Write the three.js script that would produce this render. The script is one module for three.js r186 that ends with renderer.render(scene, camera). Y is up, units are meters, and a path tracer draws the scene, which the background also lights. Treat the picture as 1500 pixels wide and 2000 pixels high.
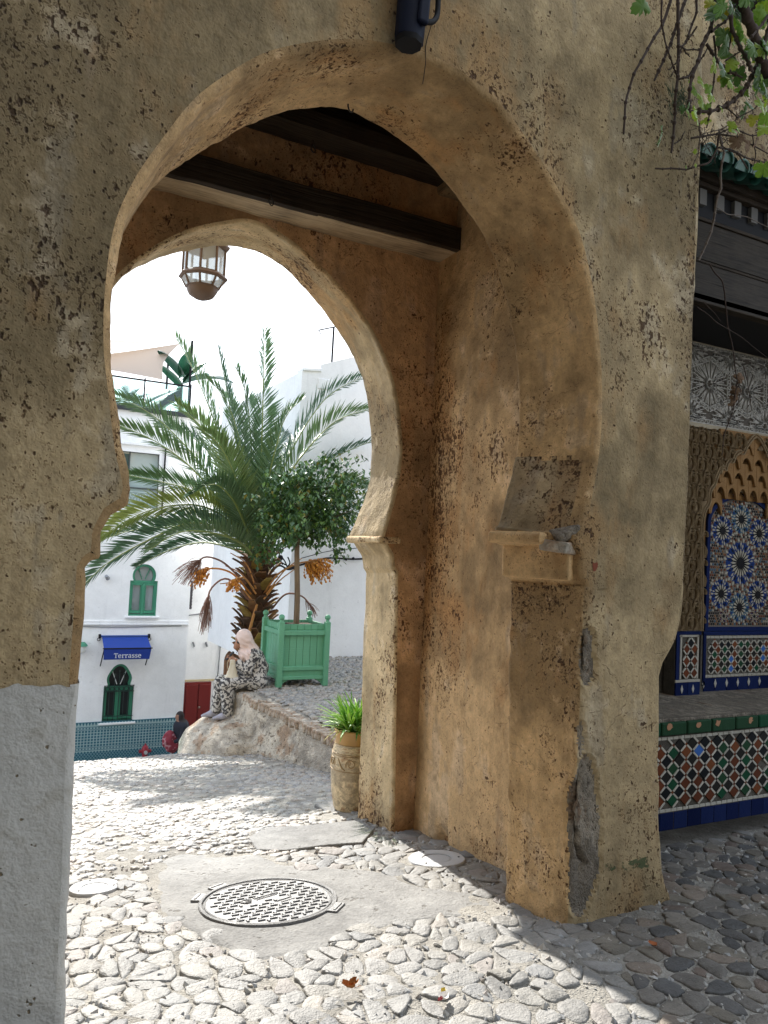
import * as THREE from 'three';
import { RoundedBoxGeometry } from 'three/addons/geometries/RoundedBoxGeometry.js';
import { TextGeometry } from 'three/addons/geometries/TextGeometry.js';
import { FontLoader } from 'three/addons/loaders/FontLoader.js';
import { mergeGeometries, mergeVertices } from 'three/addons/utils/BufferGeometryUtils.js';

// ---------------------------------------------------------------- camera, sky, sun, exposure
const scene = new THREE.Scene();
const camera = new THREE.PerspectiveCamera(67.38, 768 / 1024, 0.05, 500);
const RAD = Math.PI / 180;
camera.position.set(0, 1.6, 0);
camera.rotation.set(3.01 * RAD, -27.28 * RAD, 2.79 * RAD, 'YXZ');
camera.updateMatrixWorld(true);

const renderer = new THREE.WebGLRenderer({ antialias: true });
renderer.setSize(768, 1024);
renderer.toneMapping = THREE.LinearToneMapping;
renderer.toneMappingExposure = 2.3;
renderer.shadowMap.enabled = true;

const SUN_AZ = 3.8 * RAD, SUN_EL = 37 * RAD;                       // from -z, a little towards +x
const sunDir = new THREE.Vector3(Math.sin(SUN_AZ) * Math.cos(SUN_EL), Math.sin(SUN_EL), -Math.cos(SUN_AZ) * Math.cos(SUN_EL));
const sun = new THREE.DirectionalLight(new THREE.Color().setRGB(1, 0.95, 0.87), 4.0);
sun.position.copy(sunDir).multiplyScalar(60).add(new THREE.Vector3(3, 0, -6));
sun.target.position.set(3, 0, -6);
sun.castShadow = true;
sun.shadow.mapSize.set(4096, 4096);
Object.assign(sun.shadow.camera, { left: -26, right: 26, top: 26, bottom: -26, near: 1, far: 140 });
sun.shadow.bias = -0.0004;
sun.shadow.radius = 1.2;
scene.add(sun, sun.target);

// ---------------------------------------------------------------- seeded randomness and noise
function rng(seed) { let a = seed >>> 0; return () => { a = (a + 0x6D2B79F5) | 0; let t = Math.imul(a ^ (a >>> 15), 1 | a); t = (t + Math.imul(t ^ (t >>> 7), 61 | t)) ^ t; return ((t ^ (t >>> 14)) >>> 0) / 4294967296; }; }
const sst = (a, b, x) => { const t = Math.min(1, Math.max(0, (x - a) / (b - a))); return t * t * (3 - 2 * t); };
const lerp = (a, b, t) => a + (b - a) * t;
function h3(x, y, z) { let n = Math.imul(x, 374761393) + Math.imul(y, 668265263) + Math.imul(z, 2147483647 ^ 1274126177); n = Math.imul(n ^ (n >>> 13), 1274126177); return ((n ^ (n >>> 16)) >>> 0) / 4294967296; }
function n3(x, y, z) {
  const xi = Math.floor(x), yi = Math.floor(y), zi = Math.floor(z);
  let u = x - xi, v = y - yi, w = z - zi; u = u * u * (3 - 2 * u); v = v * v * (3 - 2 * v); w = w * w * (3 - 2 * w);
  const L = (k) => lerp(lerp(h3(xi, yi, zi + k), h3(xi + 1, yi, zi + k), u), lerp(h3(xi, yi + 1, zi + k), h3(xi + 1, yi + 1, zi + k), u), v);
  return lerp(L(0), L(1), w) * 2 - 1;
}
const fbm3 = (x, y, z, o = 4) => { let s = 0, a = 0.5; for (let i = 0; i < o; i++) { s += a * n3(x, y, z); x = x * 2.03 + 7.1; y = y * 2.03 + 3.7; z = z * 2.03 + 1.3; a *= 0.5; } return s; };

// tileable noise fields, mean 0 and deviation 1
function addLayer(out, N, fx, fy, amp, seed) {
  const r = rng(seed), g = new Float32Array(fx * fy); for (let i = 0; i < g.length; i++) g[i] = r() * 2 - 1;
  const xs = new Int32Array(N), xt = new Float32Array(N);
  for (let x = 0; x < N; x++) { const p = x * fx / N, i = Math.floor(p), t = p - i; xs[x] = i; xt[x] = t * t * (3 - 2 * t); }
  for (let y = 0; y < N; y++) {
    const p = y * fy / N, j = Math.floor(p); let t = p - j; t = t * t * (3 - 2 * t);
    const r0 = (j % fy) * fx, r1 = ((j + 1) % fy) * fx;
    for (let x = 0; x < N; x++) {
      const i = xs[x], k = (i + 1) % fx, u = xt[x];
      const a = g[r0 + i] + (g[r0 + k] - g[r0 + i]) * u, b = g[r1 + i] + (g[r1 + k] - g[r1 + i]) * u;
      out[y * N + x] += amp * (a + (b - a) * t);
    }
  }
}
function field(N, fx, fy, oct, seed, gain = 0.55) {
  const o = new Float32Array(N * N); let a = 1;
  for (let k = 0; k < oct && fx <= N && fy <= N; k++) { addLayer(o, N, fx, fy, a, seed + k * 101); fx *= 2; fy *= 2; a *= gain; }
  let m = 0, s = 0; for (let i = 0; i < o.length; i += 7) m += o[i]; m /= Math.ceil(o.length / 7);
  for (let i = 0; i < o.length; i += 7) s += (o[i] - m) ** 2; s = Math.sqrt(s / Math.ceil(o.length / 7)) || 1;
  for (let i = 0; i < o.length; i++) o[i] = (o[i] - m) / s;
  return o;
}
const toS = (c) => { c = Math.min(1, Math.max(0, c)); return 255 * (c <= 0.0031308 ? 12.92 * c : 1.055 * Math.pow(c, 1 / 2.4) - 0.055); };
const LUT = new Uint8Array(4097); for (let i = 0; i <= 4096; i++) LUT[i] = Math.round(toS(i / 4096));
function colourTex(N, fn) {                                            // fn(i, out) writes linear rgb
  const d = new Uint8Array(N * N * 4), c = [0, 0, 0];
  for (let i = 0; i < N * N; i++) { fn(i, c); for (let k = 0; k < 3; k++) d[i * 4 + k] = LUT[Math.min(4096, Math.max(0, Math.round(c[k] * 4096)))]; d[i * 4 + 3] = 255; }
  return finish(new THREE.DataTexture(d, N, N), true);
}
function greyTex(N, fn) {
  const d = new Uint8Array(N * N * 4);
  for (let i = 0; i < N * N; i++) { const v = Math.min(255, Math.max(0, Math.round(fn(i) * 255))); d[i * 4] = d[i * 4 + 1] = d[i * 4 + 2] = v; d[i * 4 + 3] = 255; }
  return finish(new THREE.DataTexture(d, N, N), false);
}
function finish(t, srgb) {
  t.wrapS = t.wrapT = THREE.RepeatWrapping; t.magFilter = THREE.LinearFilter; t.minFilter = THREE.LinearMipmapLinearFilter; t.generateMipmaps = true;
  if (srgb) t.colorSpace = THREE.SRGBColorSpace; t.needsUpdate = true; return t;
}

// ---------------------------------------------------------------- the sky: thin bright haze, whiter towards the sun
{
  const w = 1024, h = 512, d = new Float32Array(w * h * 4), D = new THREE.Vector3();
  for (let j = 0; j < h; j++) for (let i = 0; i < w; i++) {
    const el = ((j + 0.5) / h - 0.5) * Math.PI, az = ((i + 0.5) / w - 0.5) * 2 * Math.PI;
    D.set(Math.cos(el) * Math.cos(az), Math.sin(el), Math.cos(el) * Math.sin(az));
    const up = Math.max(0, D.y), c = D.dot(sunDir), glow = Math.exp((c - 1) * 5), q = 1 / (0.35 + up);
    const cl = sst(-0.25, 0.45, fbm3(D.x * q * 1.6 + 4, 3.2, D.z * q * 1.6, 5));
    const hz = Math.pow(1 - up, 3);
    const b = [lerp(0.40, 0.68, hz), lerp(0.54, 0.78, hz), lerp(0.78, 0.90, hz)];
    const k = 0.35 + 0.55 * cl;
    const o = (j * w + i) * 4;
    for (let n = 0; n < 3; n++) d[o + n] = lerp(b[n], [0.76, 0.81, 0.88][n], k) + glow * [0.5, 0.48, 0.45][n];
    d[o + 3] = 1;
  }
  const t = new THREE.DataTexture(d, w, h, THREE.RGBAFormat, THREE.FloatType);
  t.mapping = THREE.EquirectangularReflectionMapping; t.magFilter = t.minFilter = THREE.LinearFilter; t.colorSpace = THREE.LinearSRGBColorSpace; t.needsUpdate = true;
  scene.background = t; scene.environment = t;
}

// ---------------------------------------------------------------- helpers
const V = (x, y, z) => new THREE.Vector3(x, y, z);
const C = (r, g, b) => new THREE.Color().setRGB(r, g, b);
const mat = (r, g, b, rough = 0.85, more = {}) => new THREE.MeshStandardMaterial({ color: C(r, g, b), roughness: rough, side: THREE.DoubleSide, ...more });
const ray = (x, y) => V((x - 750) / 1500, (1000 - y) / 1500, -1).applyQuaternion(camera.quaternion);
const onZ = (x, y, z) => { const r = ray(x, y); return r.multiplyScalar((z - camera.position.z) / r.z).add(camera.position); };   // measuring rod: the point of the plane z that was sighted there
const onX = (x, y, X) => { const r = ray(x, y); return r.multiplyScalar((X - camera.position.x) / r.x).add(camera.position); };
const onY = (x, y, Y) => { const r = ray(x, y); return r.multiplyScalar((Y - camera.position.y) / r.y).add(camera.position); };

const used = {};
const numbered = (n) => { const k = used[n] = (used[n] ?? -1) + 1; return k ? `${n}_${String(k).padStart(3, '0')}` : n; };
function shadows(m) { m.castShadow = m.receiveShadow = true; return m; }
function part(parent, name, geo, material, label, kind) {
  const m = shadows(new THREE.Mesh(Array.isArray(geo) ? merge(geo) : geo, material)); m.name = name; parent.add(m);
  if (label) m.userData.label = label; if (kind) m.userData.kind = kind; return m;
}
function thing(name, label, category, pos = [0, 0, 0], turn = 0, group) {
  const o = new THREE.Group(); o.name = numbered(name); o.position.set(...pos); o.rotation.y = turn; scene.add(o);
  o.userData = { label, category }; if (group) o.userData.group = group; return o;
}
function structure(name, geo, material, label) { const m = part(scene, numbered(name), geo, material); m.userData = { kind: 'structure' }; if (label) m.userData.label = label; return m; }
function merge(list) {
  const l = list.map((g) => {
    const q = g.index ? g.toNonIndexed() : g.clone(), n = q.attributes.position.count;
    if (!q.attributes.normal) q.computeVertexNormals();
    if (!q.attributes.uv) q.setAttribute('uv', new THREE.BufferAttribute(new Float32Array(n * 2), 2));
    for (const k of Object.keys(q.attributes)) if (!['position', 'normal', 'uv', 'color'].includes(k)) q.deleteAttribute(k);
    return q;
  });
  if (l.some((g) => g.attributes.color)) for (const g of l) if (!g.attributes.color) paint(g, 1, 1, 1);
  return mergeGeometries(l);
}
function paint(g, r, gg, b) { const n = g.attributes.position.count, a = new Float32Array(n * 3); for (let i = 0; i < n; i++) { a[i * 3] = r; a[i * 3 + 1] = gg; a[i * 3 + 2] = b; } g.setAttribute('color', new THREE.BufferAttribute(a, 3)); return g; }
const M4 = (p, e = [0, 0, 0], s = [1, 1, 1]) => new THREE.Matrix4().compose(V(...p), new THREE.Quaternion().setFromEuler(new THREE.Euler(...e)), V(...s));
function bx(w, h, d, p, e = [0, 0, 0], r = 0.004) {
  const g = r > 0 ? new RoundedBoxGeometry(w, h, d, 1, Math.min(r, w / 2.1, h / 2.1, d / 2.1)) : new THREE.BoxGeometry(w, h, d);
  metreUV(g); return g.applyMatrix4(M4(p, e));
}
function metreUV(g, s = 1) {                                           // box projection of uv, in metres
  const p = g.attributes.position, n = g.attributes.normal, u = new Float32Array(p.count * 2);
  for (let i = 0; i < p.count; i++) {
    const ax = Math.abs(n.getX(i)), ay = Math.abs(n.getY(i)), az = Math.abs(n.getZ(i));
    const [a, b] = ax > ay && ax > az ? [p.getZ(i), p.getY(i)] : ay > az ? [p.getX(i), p.getZ(i)] : [p.getX(i), p.getY(i)];
    u[i * 2] = a * s; u[i * 2 + 1] = b * s;
  }
  g.setAttribute('uv', new THREE.BufferAttribute(u, 2)); return g;
}
function cy(r0, r1, h, p, e = [0, 0, 0], seg = 12) { return new THREE.CylinderGeometry(r1, r0, h, seg).applyMatrix4(M4(p, e)); }
function ball(r, p, s = [1, 1, 1], a = 12, b = 8) { return new THREE.SphereGeometry(r, a, b).applyMatrix4(M4(p, [0, 0, 0], s)); }
function bar(a, b, r, r1 = r, seg = 6) {                               // a straight round bar between two points
  const d = b.clone().sub(a), g = new THREE.CylinderGeometry(r1, r, d.length(), seg);
  g.applyMatrix4(new THREE.Matrix4().makeRotationFromQuaternion(new THREE.Quaternion().setFromUnitVectors(V(0, 1, 0), d.clone().normalize())));
  const m = a.clone().add(b).multiplyScalar(0.5); return g.translate(m.x, m.y, m.z);
}
function tube(pts, r, seg = 5, steps, taper = 1) {
  const c = new THREE.CatmullRomCurve3(pts), n = steps ?? pts.length * 4, g = new THREE.TubeGeometry(c, n, r, seg, false);
  if (taper !== 1) { const p = g.attributes.position, q = V(), o = V(); for (let i = 0; i <= n; i++) { c.getPointAt(i / n, o); const k = lerp(1, taper, i / n); for (let j = 0; j <= seg; j++) { const x = i * (seg + 1) + j; q.fromBufferAttribute(p, x).sub(o).multiplyScalar(k).add(o); p.setXYZ(x, q.x, q.y, q.z); } } }
  return g;
}
function shapeOf(pts, holes = []) { const s = new THREE.Shape(pts.map((p) => new THREE.Vector2(p[0] ?? p.x, p[1] ?? p.y))); for (const h of holes) s.holes.push(new THREE.Path(h.map((p) => new THREE.Vector2(p[0] ?? p.x, p[1] ?? p.y)))); return s; }
function ext(pts, depth, holes = [], bevel = 0) { return new THREE.ExtrudeGeometry(shapeOf(pts, holes), { depth: depth - 2 * bevel, bevelEnabled: bevel > 0, bevelSize: bevel, bevelThickness: bevel, bevelOffset: -bevel, bevelSegments: 1, curveSegments: 8 }).translate(0, 0, bevel); }
function lathe(pts, seg = 32) { return new THREE.LatheGeometry(pts.map((p) => new THREE.Vector2(p[0], p[1])), seg); }

// a skin round a distance field (surface nets)
function skin(f, lo, hi, cell, colour) {
  const n = [0, 1, 2].map((k) => Math.ceil((hi[k] - lo[k]) / cell) + 1), [nx, ny, nz] = n, v = new Float32Array(nx * ny * nz);
  const at = (i, j, k) => i + nx * (j + ny * k);
  for (let k = 0; k < nz; k++) for (let j = 0; j < ny; j++) for (let i = 0; i < nx; i++) v[at(i, j, k)] = f(lo[0] + i * cell, lo[1] + j * cell, lo[2] + k * cell);
  const id = new Int32Array(nx * ny * nz).fill(-1), pos = [], idx = [];
  for (let k = 0; k < nz - 1; k++) for (let j = 0; j < ny - 1; j++) for (let i = 0; i < nx - 1; i++) {
    let c = 0, x = 0, y = 0, z = 0, neg = 0;
    const cor = [];
    for (let m = 0; m < 8; m++) { const q = v[at(i + (m & 1), j + ((m >> 1) & 1), k + (m >> 2))]; cor.push(q); if (q < 0) neg++; }
    if (neg === 0 || neg === 8) continue;
    for (let m = 0; m < 8; m++) for (const b of [1, 2, 4]) { if (m & b) continue; const o = m | b; if ((cor[m] < 0) === (cor[o] < 0)) continue; const t = cor[m] / (cor[m] - cor[o]); x += (m & 1) + (b === 1 ? t : 0); y += ((m >> 1) & 1) + (b === 2 ? t : 0); z += (m >> 2) + (b === 4 ? t : 0); c++; }
    id[at(i, j, k)] = pos.length / 3; pos.push(lo[0] + (i + x / c) * cell, lo[1] + (j + y / c) * cell, lo[2] + (k + z / c) * cell);
  }
  const quad = (a, b, c, d, flip) => { if (a < 0 || b < 0 || c < 0 || d < 0) return; flip ? idx.push(a, c, b, a, d, c) : idx.push(a, b, c, a, c, d); };
  for (let k = 1; k < nz - 1; k++) for (let j = 1; j < ny - 1; j++) for (let i = 1; i < nx - 1; i++) {
    const a = v[at(i, j, k)] < 0;
    if (a !== (v[at(i + 1, j, k)] < 0)) quad(id[at(i, j - 1, k - 1)], id[at(i, j, k - 1)], id[at(i, j, k)], id[at(i, j - 1, k)], !a);
    if (a !== (v[at(i, j + 1, k)] < 0)) quad(id[at(i - 1, j, k - 1)], id[at(i - 1, j, k)], id[at(i, j, k)], id[at(i, j, k - 1)], !a);
    if (a !== (v[at(i, j, k + 1)] < 0)) quad(id[at(i - 1, j - 1, k)], id[at(i, j - 1, k)], id[at(i, j, k)], id[at(i - 1, j, k)], !a);
  }
  const g = new THREE.BufferGeometry(); g.setAttribute('position', new THREE.BufferAttribute(new Float32Array(pos), 3)); g.setIndex(idx); g.computeVertexNormals(); { const u = new Float32Array(pos.length / 3 * 2); for (let i = 0; i < pos.length / 3; i++) { const X = pos[i * 3], Y = pos[i * 3 + 1], Z = pos[i * 3 + 2]; u[i * 2] = X * 0.8 + Z * 0.6; u[i * 2 + 1] = Y + 0.5 * (X * 0.6 - Z * 0.8); } g.setAttribute('uv', new THREE.BufferAttribute(u, 2)); }
  if (colour) { const c = new Float32Array(pos.length), q = [0, 0, 0], nn = g.attributes.normal; for (let i = 0; i < pos.length / 3; i++) { colour(pos[i * 3], pos[i * 3 + 1], pos[i * 3 + 2], q, nn.getX(i), nn.getY(i), nn.getZ(i)); c.set(q, i * 3); } g.setAttribute('color', new THREE.BufferAttribute(c, 3)); }
  return g;
}
const smin = (a, b, k) => { const h = Math.max(0, Math.min(1, 0.5 + 0.5 * (b - a) / k)); return lerp(b, a, h) - k * h * (1 - h); };
function cap(x, y, z, a, b, ra, rb) {                                   // tapered capsule
  const dx = b[0] - a[0], dy = b[1] - a[1], dz = b[2] - a[2], l = dx * dx + dy * dy + dz * dz || 1e-9;
  const t = Math.max(0, Math.min(1, ((x - a[0]) * dx + (y - a[1]) * dy + (z - a[2]) * dz) / l));
  return Math.hypot(x - a[0] - dx * t, y - a[1] - dy * t, z - a[2] - dz * t) - lerp(ra, rb, t);
}
const ell = (x, y, z, c, r) => { const k = Math.hypot((x - c[0]) / r[0], (y - c[1]) / r[1], (z - c[2]) / r[2]); return (k - 1) * Math.min(...r); };
const rbox = (x, y, z, c, h, r) => { const a = Math.abs(x - c[0]) - h[0] + r, b = Math.abs(y - c[1]) - h[1] + r, d = Math.abs(z - c[2]) - h[2] + r; return Math.hypot(Math.max(a, 0), Math.max(b, 0), Math.max(d, 0)) + Math.min(Math.max(a, b, d), 0) - r; };

// ---------------------------------------------------------------- textures (colour, grain, fine relief and wear)
const T = {};
{ // old limewashed render: 4 m a tile, pits and flaked specks where the wash has gone
  const N = 2048;
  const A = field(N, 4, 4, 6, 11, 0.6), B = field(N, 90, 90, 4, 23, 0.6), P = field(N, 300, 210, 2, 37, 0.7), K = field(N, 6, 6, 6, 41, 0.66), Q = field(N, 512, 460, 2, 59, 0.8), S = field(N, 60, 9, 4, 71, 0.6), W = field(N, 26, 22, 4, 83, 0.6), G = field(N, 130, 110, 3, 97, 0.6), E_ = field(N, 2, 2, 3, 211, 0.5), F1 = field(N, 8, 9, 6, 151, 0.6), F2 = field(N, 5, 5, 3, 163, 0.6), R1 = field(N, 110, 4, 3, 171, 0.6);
  const pit = new Float32Array(N * N), spk = new Float32Array(N * N), crk = new Float32Array(N * N);
  for (let i = 0; i < N * N; i++) {
    crk[i] = sst(0.032, 0.004, Math.abs(F1[i])) * sst(0.7, 1.3, F2[i]);
    const k = Math.max(-1.2, K[i]), vein = 1 - Math.abs(G[i]) * 2.2;                       // broken edges of flaked wash
    pit[i] = 0.92 * sst(1.95, 2.9, P[i] * 1.0 + 0.72 * k + 0.4 * G[i] + 0.3 * W[i]);
    spk[i] = Math.max(sst(0.85, 2.3, Q[i] * 0.85 + 0.6 * k + 0.5 * P[i]), 0.9 * sst(0.5, 1.0, vein + 0.3 * Q[i]) * sst(-0.5, 1.2, k + 0.7 * W[i]));
  }
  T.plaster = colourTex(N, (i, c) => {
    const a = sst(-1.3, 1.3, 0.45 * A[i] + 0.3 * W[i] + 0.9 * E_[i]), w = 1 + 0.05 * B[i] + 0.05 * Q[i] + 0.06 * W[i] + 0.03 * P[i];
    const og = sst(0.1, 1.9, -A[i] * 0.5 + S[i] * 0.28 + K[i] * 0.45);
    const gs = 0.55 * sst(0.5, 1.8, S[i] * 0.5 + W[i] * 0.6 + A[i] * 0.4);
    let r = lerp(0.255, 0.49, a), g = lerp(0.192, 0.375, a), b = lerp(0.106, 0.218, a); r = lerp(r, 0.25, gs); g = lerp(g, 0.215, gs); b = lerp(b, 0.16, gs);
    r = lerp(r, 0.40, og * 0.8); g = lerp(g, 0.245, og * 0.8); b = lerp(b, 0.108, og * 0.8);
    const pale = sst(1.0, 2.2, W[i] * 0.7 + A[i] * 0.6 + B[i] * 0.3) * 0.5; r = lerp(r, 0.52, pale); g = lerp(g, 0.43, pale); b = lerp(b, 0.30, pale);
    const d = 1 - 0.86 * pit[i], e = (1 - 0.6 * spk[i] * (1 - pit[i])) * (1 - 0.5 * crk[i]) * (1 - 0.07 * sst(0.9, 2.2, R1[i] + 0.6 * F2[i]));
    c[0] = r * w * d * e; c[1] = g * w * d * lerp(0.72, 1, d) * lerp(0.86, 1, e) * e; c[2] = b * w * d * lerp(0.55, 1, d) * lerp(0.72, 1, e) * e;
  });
  T.plasterBump = greyTex(N, (i) => 0.62 + 0.03 * B[i] + 0.05 * W[i] + 0.016 * Q[i] + 0.018 * P[i] + 0.02 * G[i] - 0.42 * pit[i] - 0.16 * spk[i] - 0.2 * crk[i]);
}
{ // pale wall paint and cement: 2 m a tile
  const N = 1024;
  const A = field(N, 3, 3, 6, 311, 0.6), B = field(N, 24, 24, 5, 323, 0.6), Q = field(N, 200, 200, 2, 337, 0.8), S = field(N, 40, 4, 4, 349, 0.6), K = field(N, 60, 60, 3, 353, 0.6);
  T.pale = colourTex(N, (i, c) => { const w = 1 + 0.028 * A[i] + 0.014 * B[i] + 0.01 * Q[i] - 0.06 * sst(1.0, 2.6, S[i]) - 0.10 * sst(2.3, 3.0, K[i] + 0.4 * A[i]); c[0] = 0.92 * w; c[1] = 0.915 * w; c[2] = 0.90 * w; });
  T.paleBump = greyTex(N, (i) => 0.5 + 0.08 * A[i] + 0.06 * B[i] + 0.02 * Q[i] - 0.25 * sst(2.4, 3.1, K[i] + 0.3 * A[i]));
  T.cement = colourTex(N, (i, c) => { const w = 1 + 0.10 * A[i] + 0.07 * B[i] + 0.06 * Q[i], p = sst(1.7, 2.6, K[i] + 0.3 * B[i]); c[0] = 0.225 * w * (1 - 0.45 * p); c[1] = 0.222 * w * (1 - 0.47 * p); c[2] = 0.214 * w * (1 - 0.5 * p); });
  T.cementBump = greyTex(N, (i) => 0.55 + 0.08 * B[i] + 0.05 * Q[i] + 0.08 * A[i] - 0.3 * sst(1.6, 2.6, K[i] + 0.3 * B[i]));
  const L = field(N, 5, 6, 6, 383, 0.6);
  T.scuff = colourTex(N, (i, c) => { const w = 1 + 0.035 * A[i] + 0.02 * B[i] + 0.015 * Q[i] - 0.05 * sst(1.0, 2.4, S[i]), ch = sst(2.15, 2.5, K[i] + 0.35 * A[i]), ln = 0.35 * sst(0.03, 0.005, Math.abs(L[i])) * sst(0.4, 1.2, A[i]), dt = 0.16 * sst(0.9, 2.2, L[i] * 0.7 + B[i] * 0.5); c[0] = lerp(0.92 * w * (1 - ln) * (1 - dt), 0.34, ch); c[1] = lerp(0.915 * w * (1 - ln) * (1 - dt * 1.1), 0.27, ch); c[2] = lerp(0.90 * w * (1 - ln) * (1 - dt * 1.3), 0.17, ch); });
  T.scuffBump = greyTex(N, (i) => 0.6 + 0.09 * A[i] + 0.07 * B[i] + 0.02 * Q[i] - 0.3 * sst(2.1, 2.5, K[i] + 0.35 * A[i]) - 0.12 * sst(0.03, 0.005, Math.abs(L[i])) * sst(0.4, 1.2, A[i]));
  // cleaved stone: 1 m a tile
  const F = field(N, 14, 90, 4, 367, 0.6), H = field(N, 9, 9, 5, 373, 0.6);
  T.stone = colourTex(N, (i, c) => { const w = 1 + 0.10 * H[i] + 0.03 * F[i] + 0.05 * Q[i]; c[0] = 0.8 * w; c[1] = 0.8 * w; c[2] = 0.8 * w; });
  T.stoneBump = greyTex(N, (i) => 0.5 + 0.12 * H[i] + 0.022 * F[i] + 0.03 * Q[i]);
  // rock-like rubble render: 2 m
  T.rubble = colourTex(N, (i, c) => { const a = sst(-1, 1.3, A[i] + 0.5 * B[i]), w = 1 + 0.11 * B[i] + 0.08 * Q[i], p = sst(1.5, 2.5, K[i] + 0.4 * A[i]), m = sst(0.9, 1.9, A[i] * 0.4 + H[i] * 0.8); c[0] = lerp(lerp(0.36, 0.50, a), 0.36, m) * w * (1 - 0.55 * p); c[1] = lerp(lerp(0.33, 0.46, a), 0.27, m) * w * (1 - 0.57 * p); c[2] = lerp(lerp(0.29, 0.40, a), 0.20, m) * w * (1 - 0.6 * p); });
}
{ // wood grain along u: 1 m
  const N = 512, G = field(N, 3, 96, 4, 401, 0.65), H = field(N, 6, 10, 4, 409, 0.6), F = field(N, 10, 250, 1, 419);
  T.wood = colourTex(N, (i, c) => { const w = 1 + 0.16 * G[i] + 0.12 * H[i] + 0.08 * F[i], k = 1 - 0.5 * sst(1.4, 2.4, G[i] + F[i] * 0.4); c[0] = 0.8 * w * k; c[1] = 0.78 * w * k; c[2] = 0.75 * w * k; });
  T.woodBump = greyTex(N, (i) => 0.55 + 0.12 * G[i] + 0.06 * F[i] - 0.2 * sst(1.4, 2.4, G[i] + F[i] * 0.4));
}
{ const N = 512, A = field(N, 6, 14, 4, 811, 0.6), B = field(N, 60, 60, 2, 821, 0.7); T.smear = greyTex(N, (i) => 0.75 * sst(-0.5, 0.9, A[i] + 0.5 * B[i])); }
const rep = (t, s, sy = s, ox = 0, oy = 0) => { const c = t.clone(); c.repeat.set(s, sy); c.offset.set(ox, oy); c.needsUpdate = true; return c; };
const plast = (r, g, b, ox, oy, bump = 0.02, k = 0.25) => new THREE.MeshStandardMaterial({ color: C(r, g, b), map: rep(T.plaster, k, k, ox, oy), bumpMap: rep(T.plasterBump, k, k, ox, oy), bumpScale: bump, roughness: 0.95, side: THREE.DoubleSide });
const M = {
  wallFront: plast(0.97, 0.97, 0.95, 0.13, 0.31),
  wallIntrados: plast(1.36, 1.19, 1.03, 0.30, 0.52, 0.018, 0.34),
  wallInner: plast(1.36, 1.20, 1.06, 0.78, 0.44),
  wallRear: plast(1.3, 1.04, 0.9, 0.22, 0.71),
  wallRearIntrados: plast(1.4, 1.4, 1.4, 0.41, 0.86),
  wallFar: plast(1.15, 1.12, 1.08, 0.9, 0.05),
  whitewash: new THREE.MeshStandardMaterial({ color: C(0.60, 0.60, 0.58), map: rep(T.scuff, 0.6), bumpMap: rep(T.scuffBump, 0.6), bumpScale: 0.016, roughness: 0.75, side: THREE.DoubleSide }),
  white: new THREE.MeshStandardMaterial({ color: C(0.93, 0.94, 0.95), map: rep(T.pale, 0.25), bumpMap: rep(T.paleBump, 0.25), bumpScale: 0.006, roughness: 0.85, side: THREE.DoubleSide }),
  cement: new THREE.MeshStandardMaterial({ color: C(1.0, 1.0, 1.0), map: rep(T.cement, 0.5), bumpMap: rep(T.cementBump, 0.5), bumpScale: 0.012, roughness: 0.85, side: THREE.DoubleSide }),
  mortar: new THREE.MeshStandardMaterial({ color: C(1.3, 1.25, 1.16), map: rep(T.cement, 0.9, 0.9, 0.3, 0.6), bumpMap: rep(T.cementBump, 0.9, 0.9, 0.3, 0.6), bumpScale: 0.02, roughness: 0.95, side: THREE.DoubleSide }),
  rubble: new THREE.MeshStandardMaterial({ color: C(0.95, 0.93, 0.88), map: rep(T.rubble, 0.5), bumpMap: rep(T.cementBump, 0.5), bumpScale: 0.03, roughness: 0.95, side: THREE.DoubleSide }),
  oldStone: new THREE.MeshStandardMaterial({ color: C(0.62, 0.58, 0.52), map: rep(T.rubble, 1.3, 0.8, 0.4, 0.2), bumpMap: rep(T.cementBump, 1.3, 0.8, 0.4, 0.2), bumpScale: 0.03, roughness: 0.95, side: THREE.DoubleSide }),
  woodPale: new THREE.MeshStandardMaterial({ color: C(0.52, 0.41, 0.27), map: T.wood, bumpMap: T.woodBump, bumpScale: 0.006, roughness: 0.8, side: THREE.DoubleSide }),
  woodDark: new THREE.MeshPhysicalMaterial({ specularIntensity: 0.3, color: C(0.05, 0.038, 0.028), map: T.wood, bumpMap: T.woodBump, bumpScale: 0.006, roughness: 0.65, side: THREE.DoubleSide }),
  woodGrey: new THREE.MeshPhysicalMaterial({ specularIntensity: 0.3, color: C(0.045, 0.037, 0.029), map: T.wood, bumpMap: T.woodBump, bumpScale: 0.004, roughness: 0.6, side: THREE.DoubleSide }),
  iron: mat(0.03, 0.028, 0.027, 0.6, { metalness: 0.3 }),
  black: new THREE.MeshPhysicalMaterial({ color: C(0.014, 0.014, 0.016), roughness: 0.6, specularIntensity: 0.3, side: THREE.DoubleSide }),
  greyRender: plast(0.92, 0.93, 0.98, 0.66, 0.33),
};
const stoneTones = [[0.50, 0.49, 0.47], [0.46, 0.455, 0.44], [0.54, 0.525, 0.49], [0.41, 0.415, 0.415], [0.54, 0.50, 0.45], [0.48, 0.46, 0.42], [0.39, 0.395, 0.40], [0.47, 0.43, 0.40]];
const stoneMats = stoneTones.map((c, i) => new THREE.MeshStandardMaterial({ color: C(...c.map((v) => v * 0.64)), map: rep(T.stone, 1, 1, i * 0.13, i * 0.29), bumpMap: rep(T.stoneBump, 1, 1, i * 0.13, i * 0.29), bumpScale: 0.012, roughness: 0.62, side: THREE.DoubleSide }));

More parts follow.
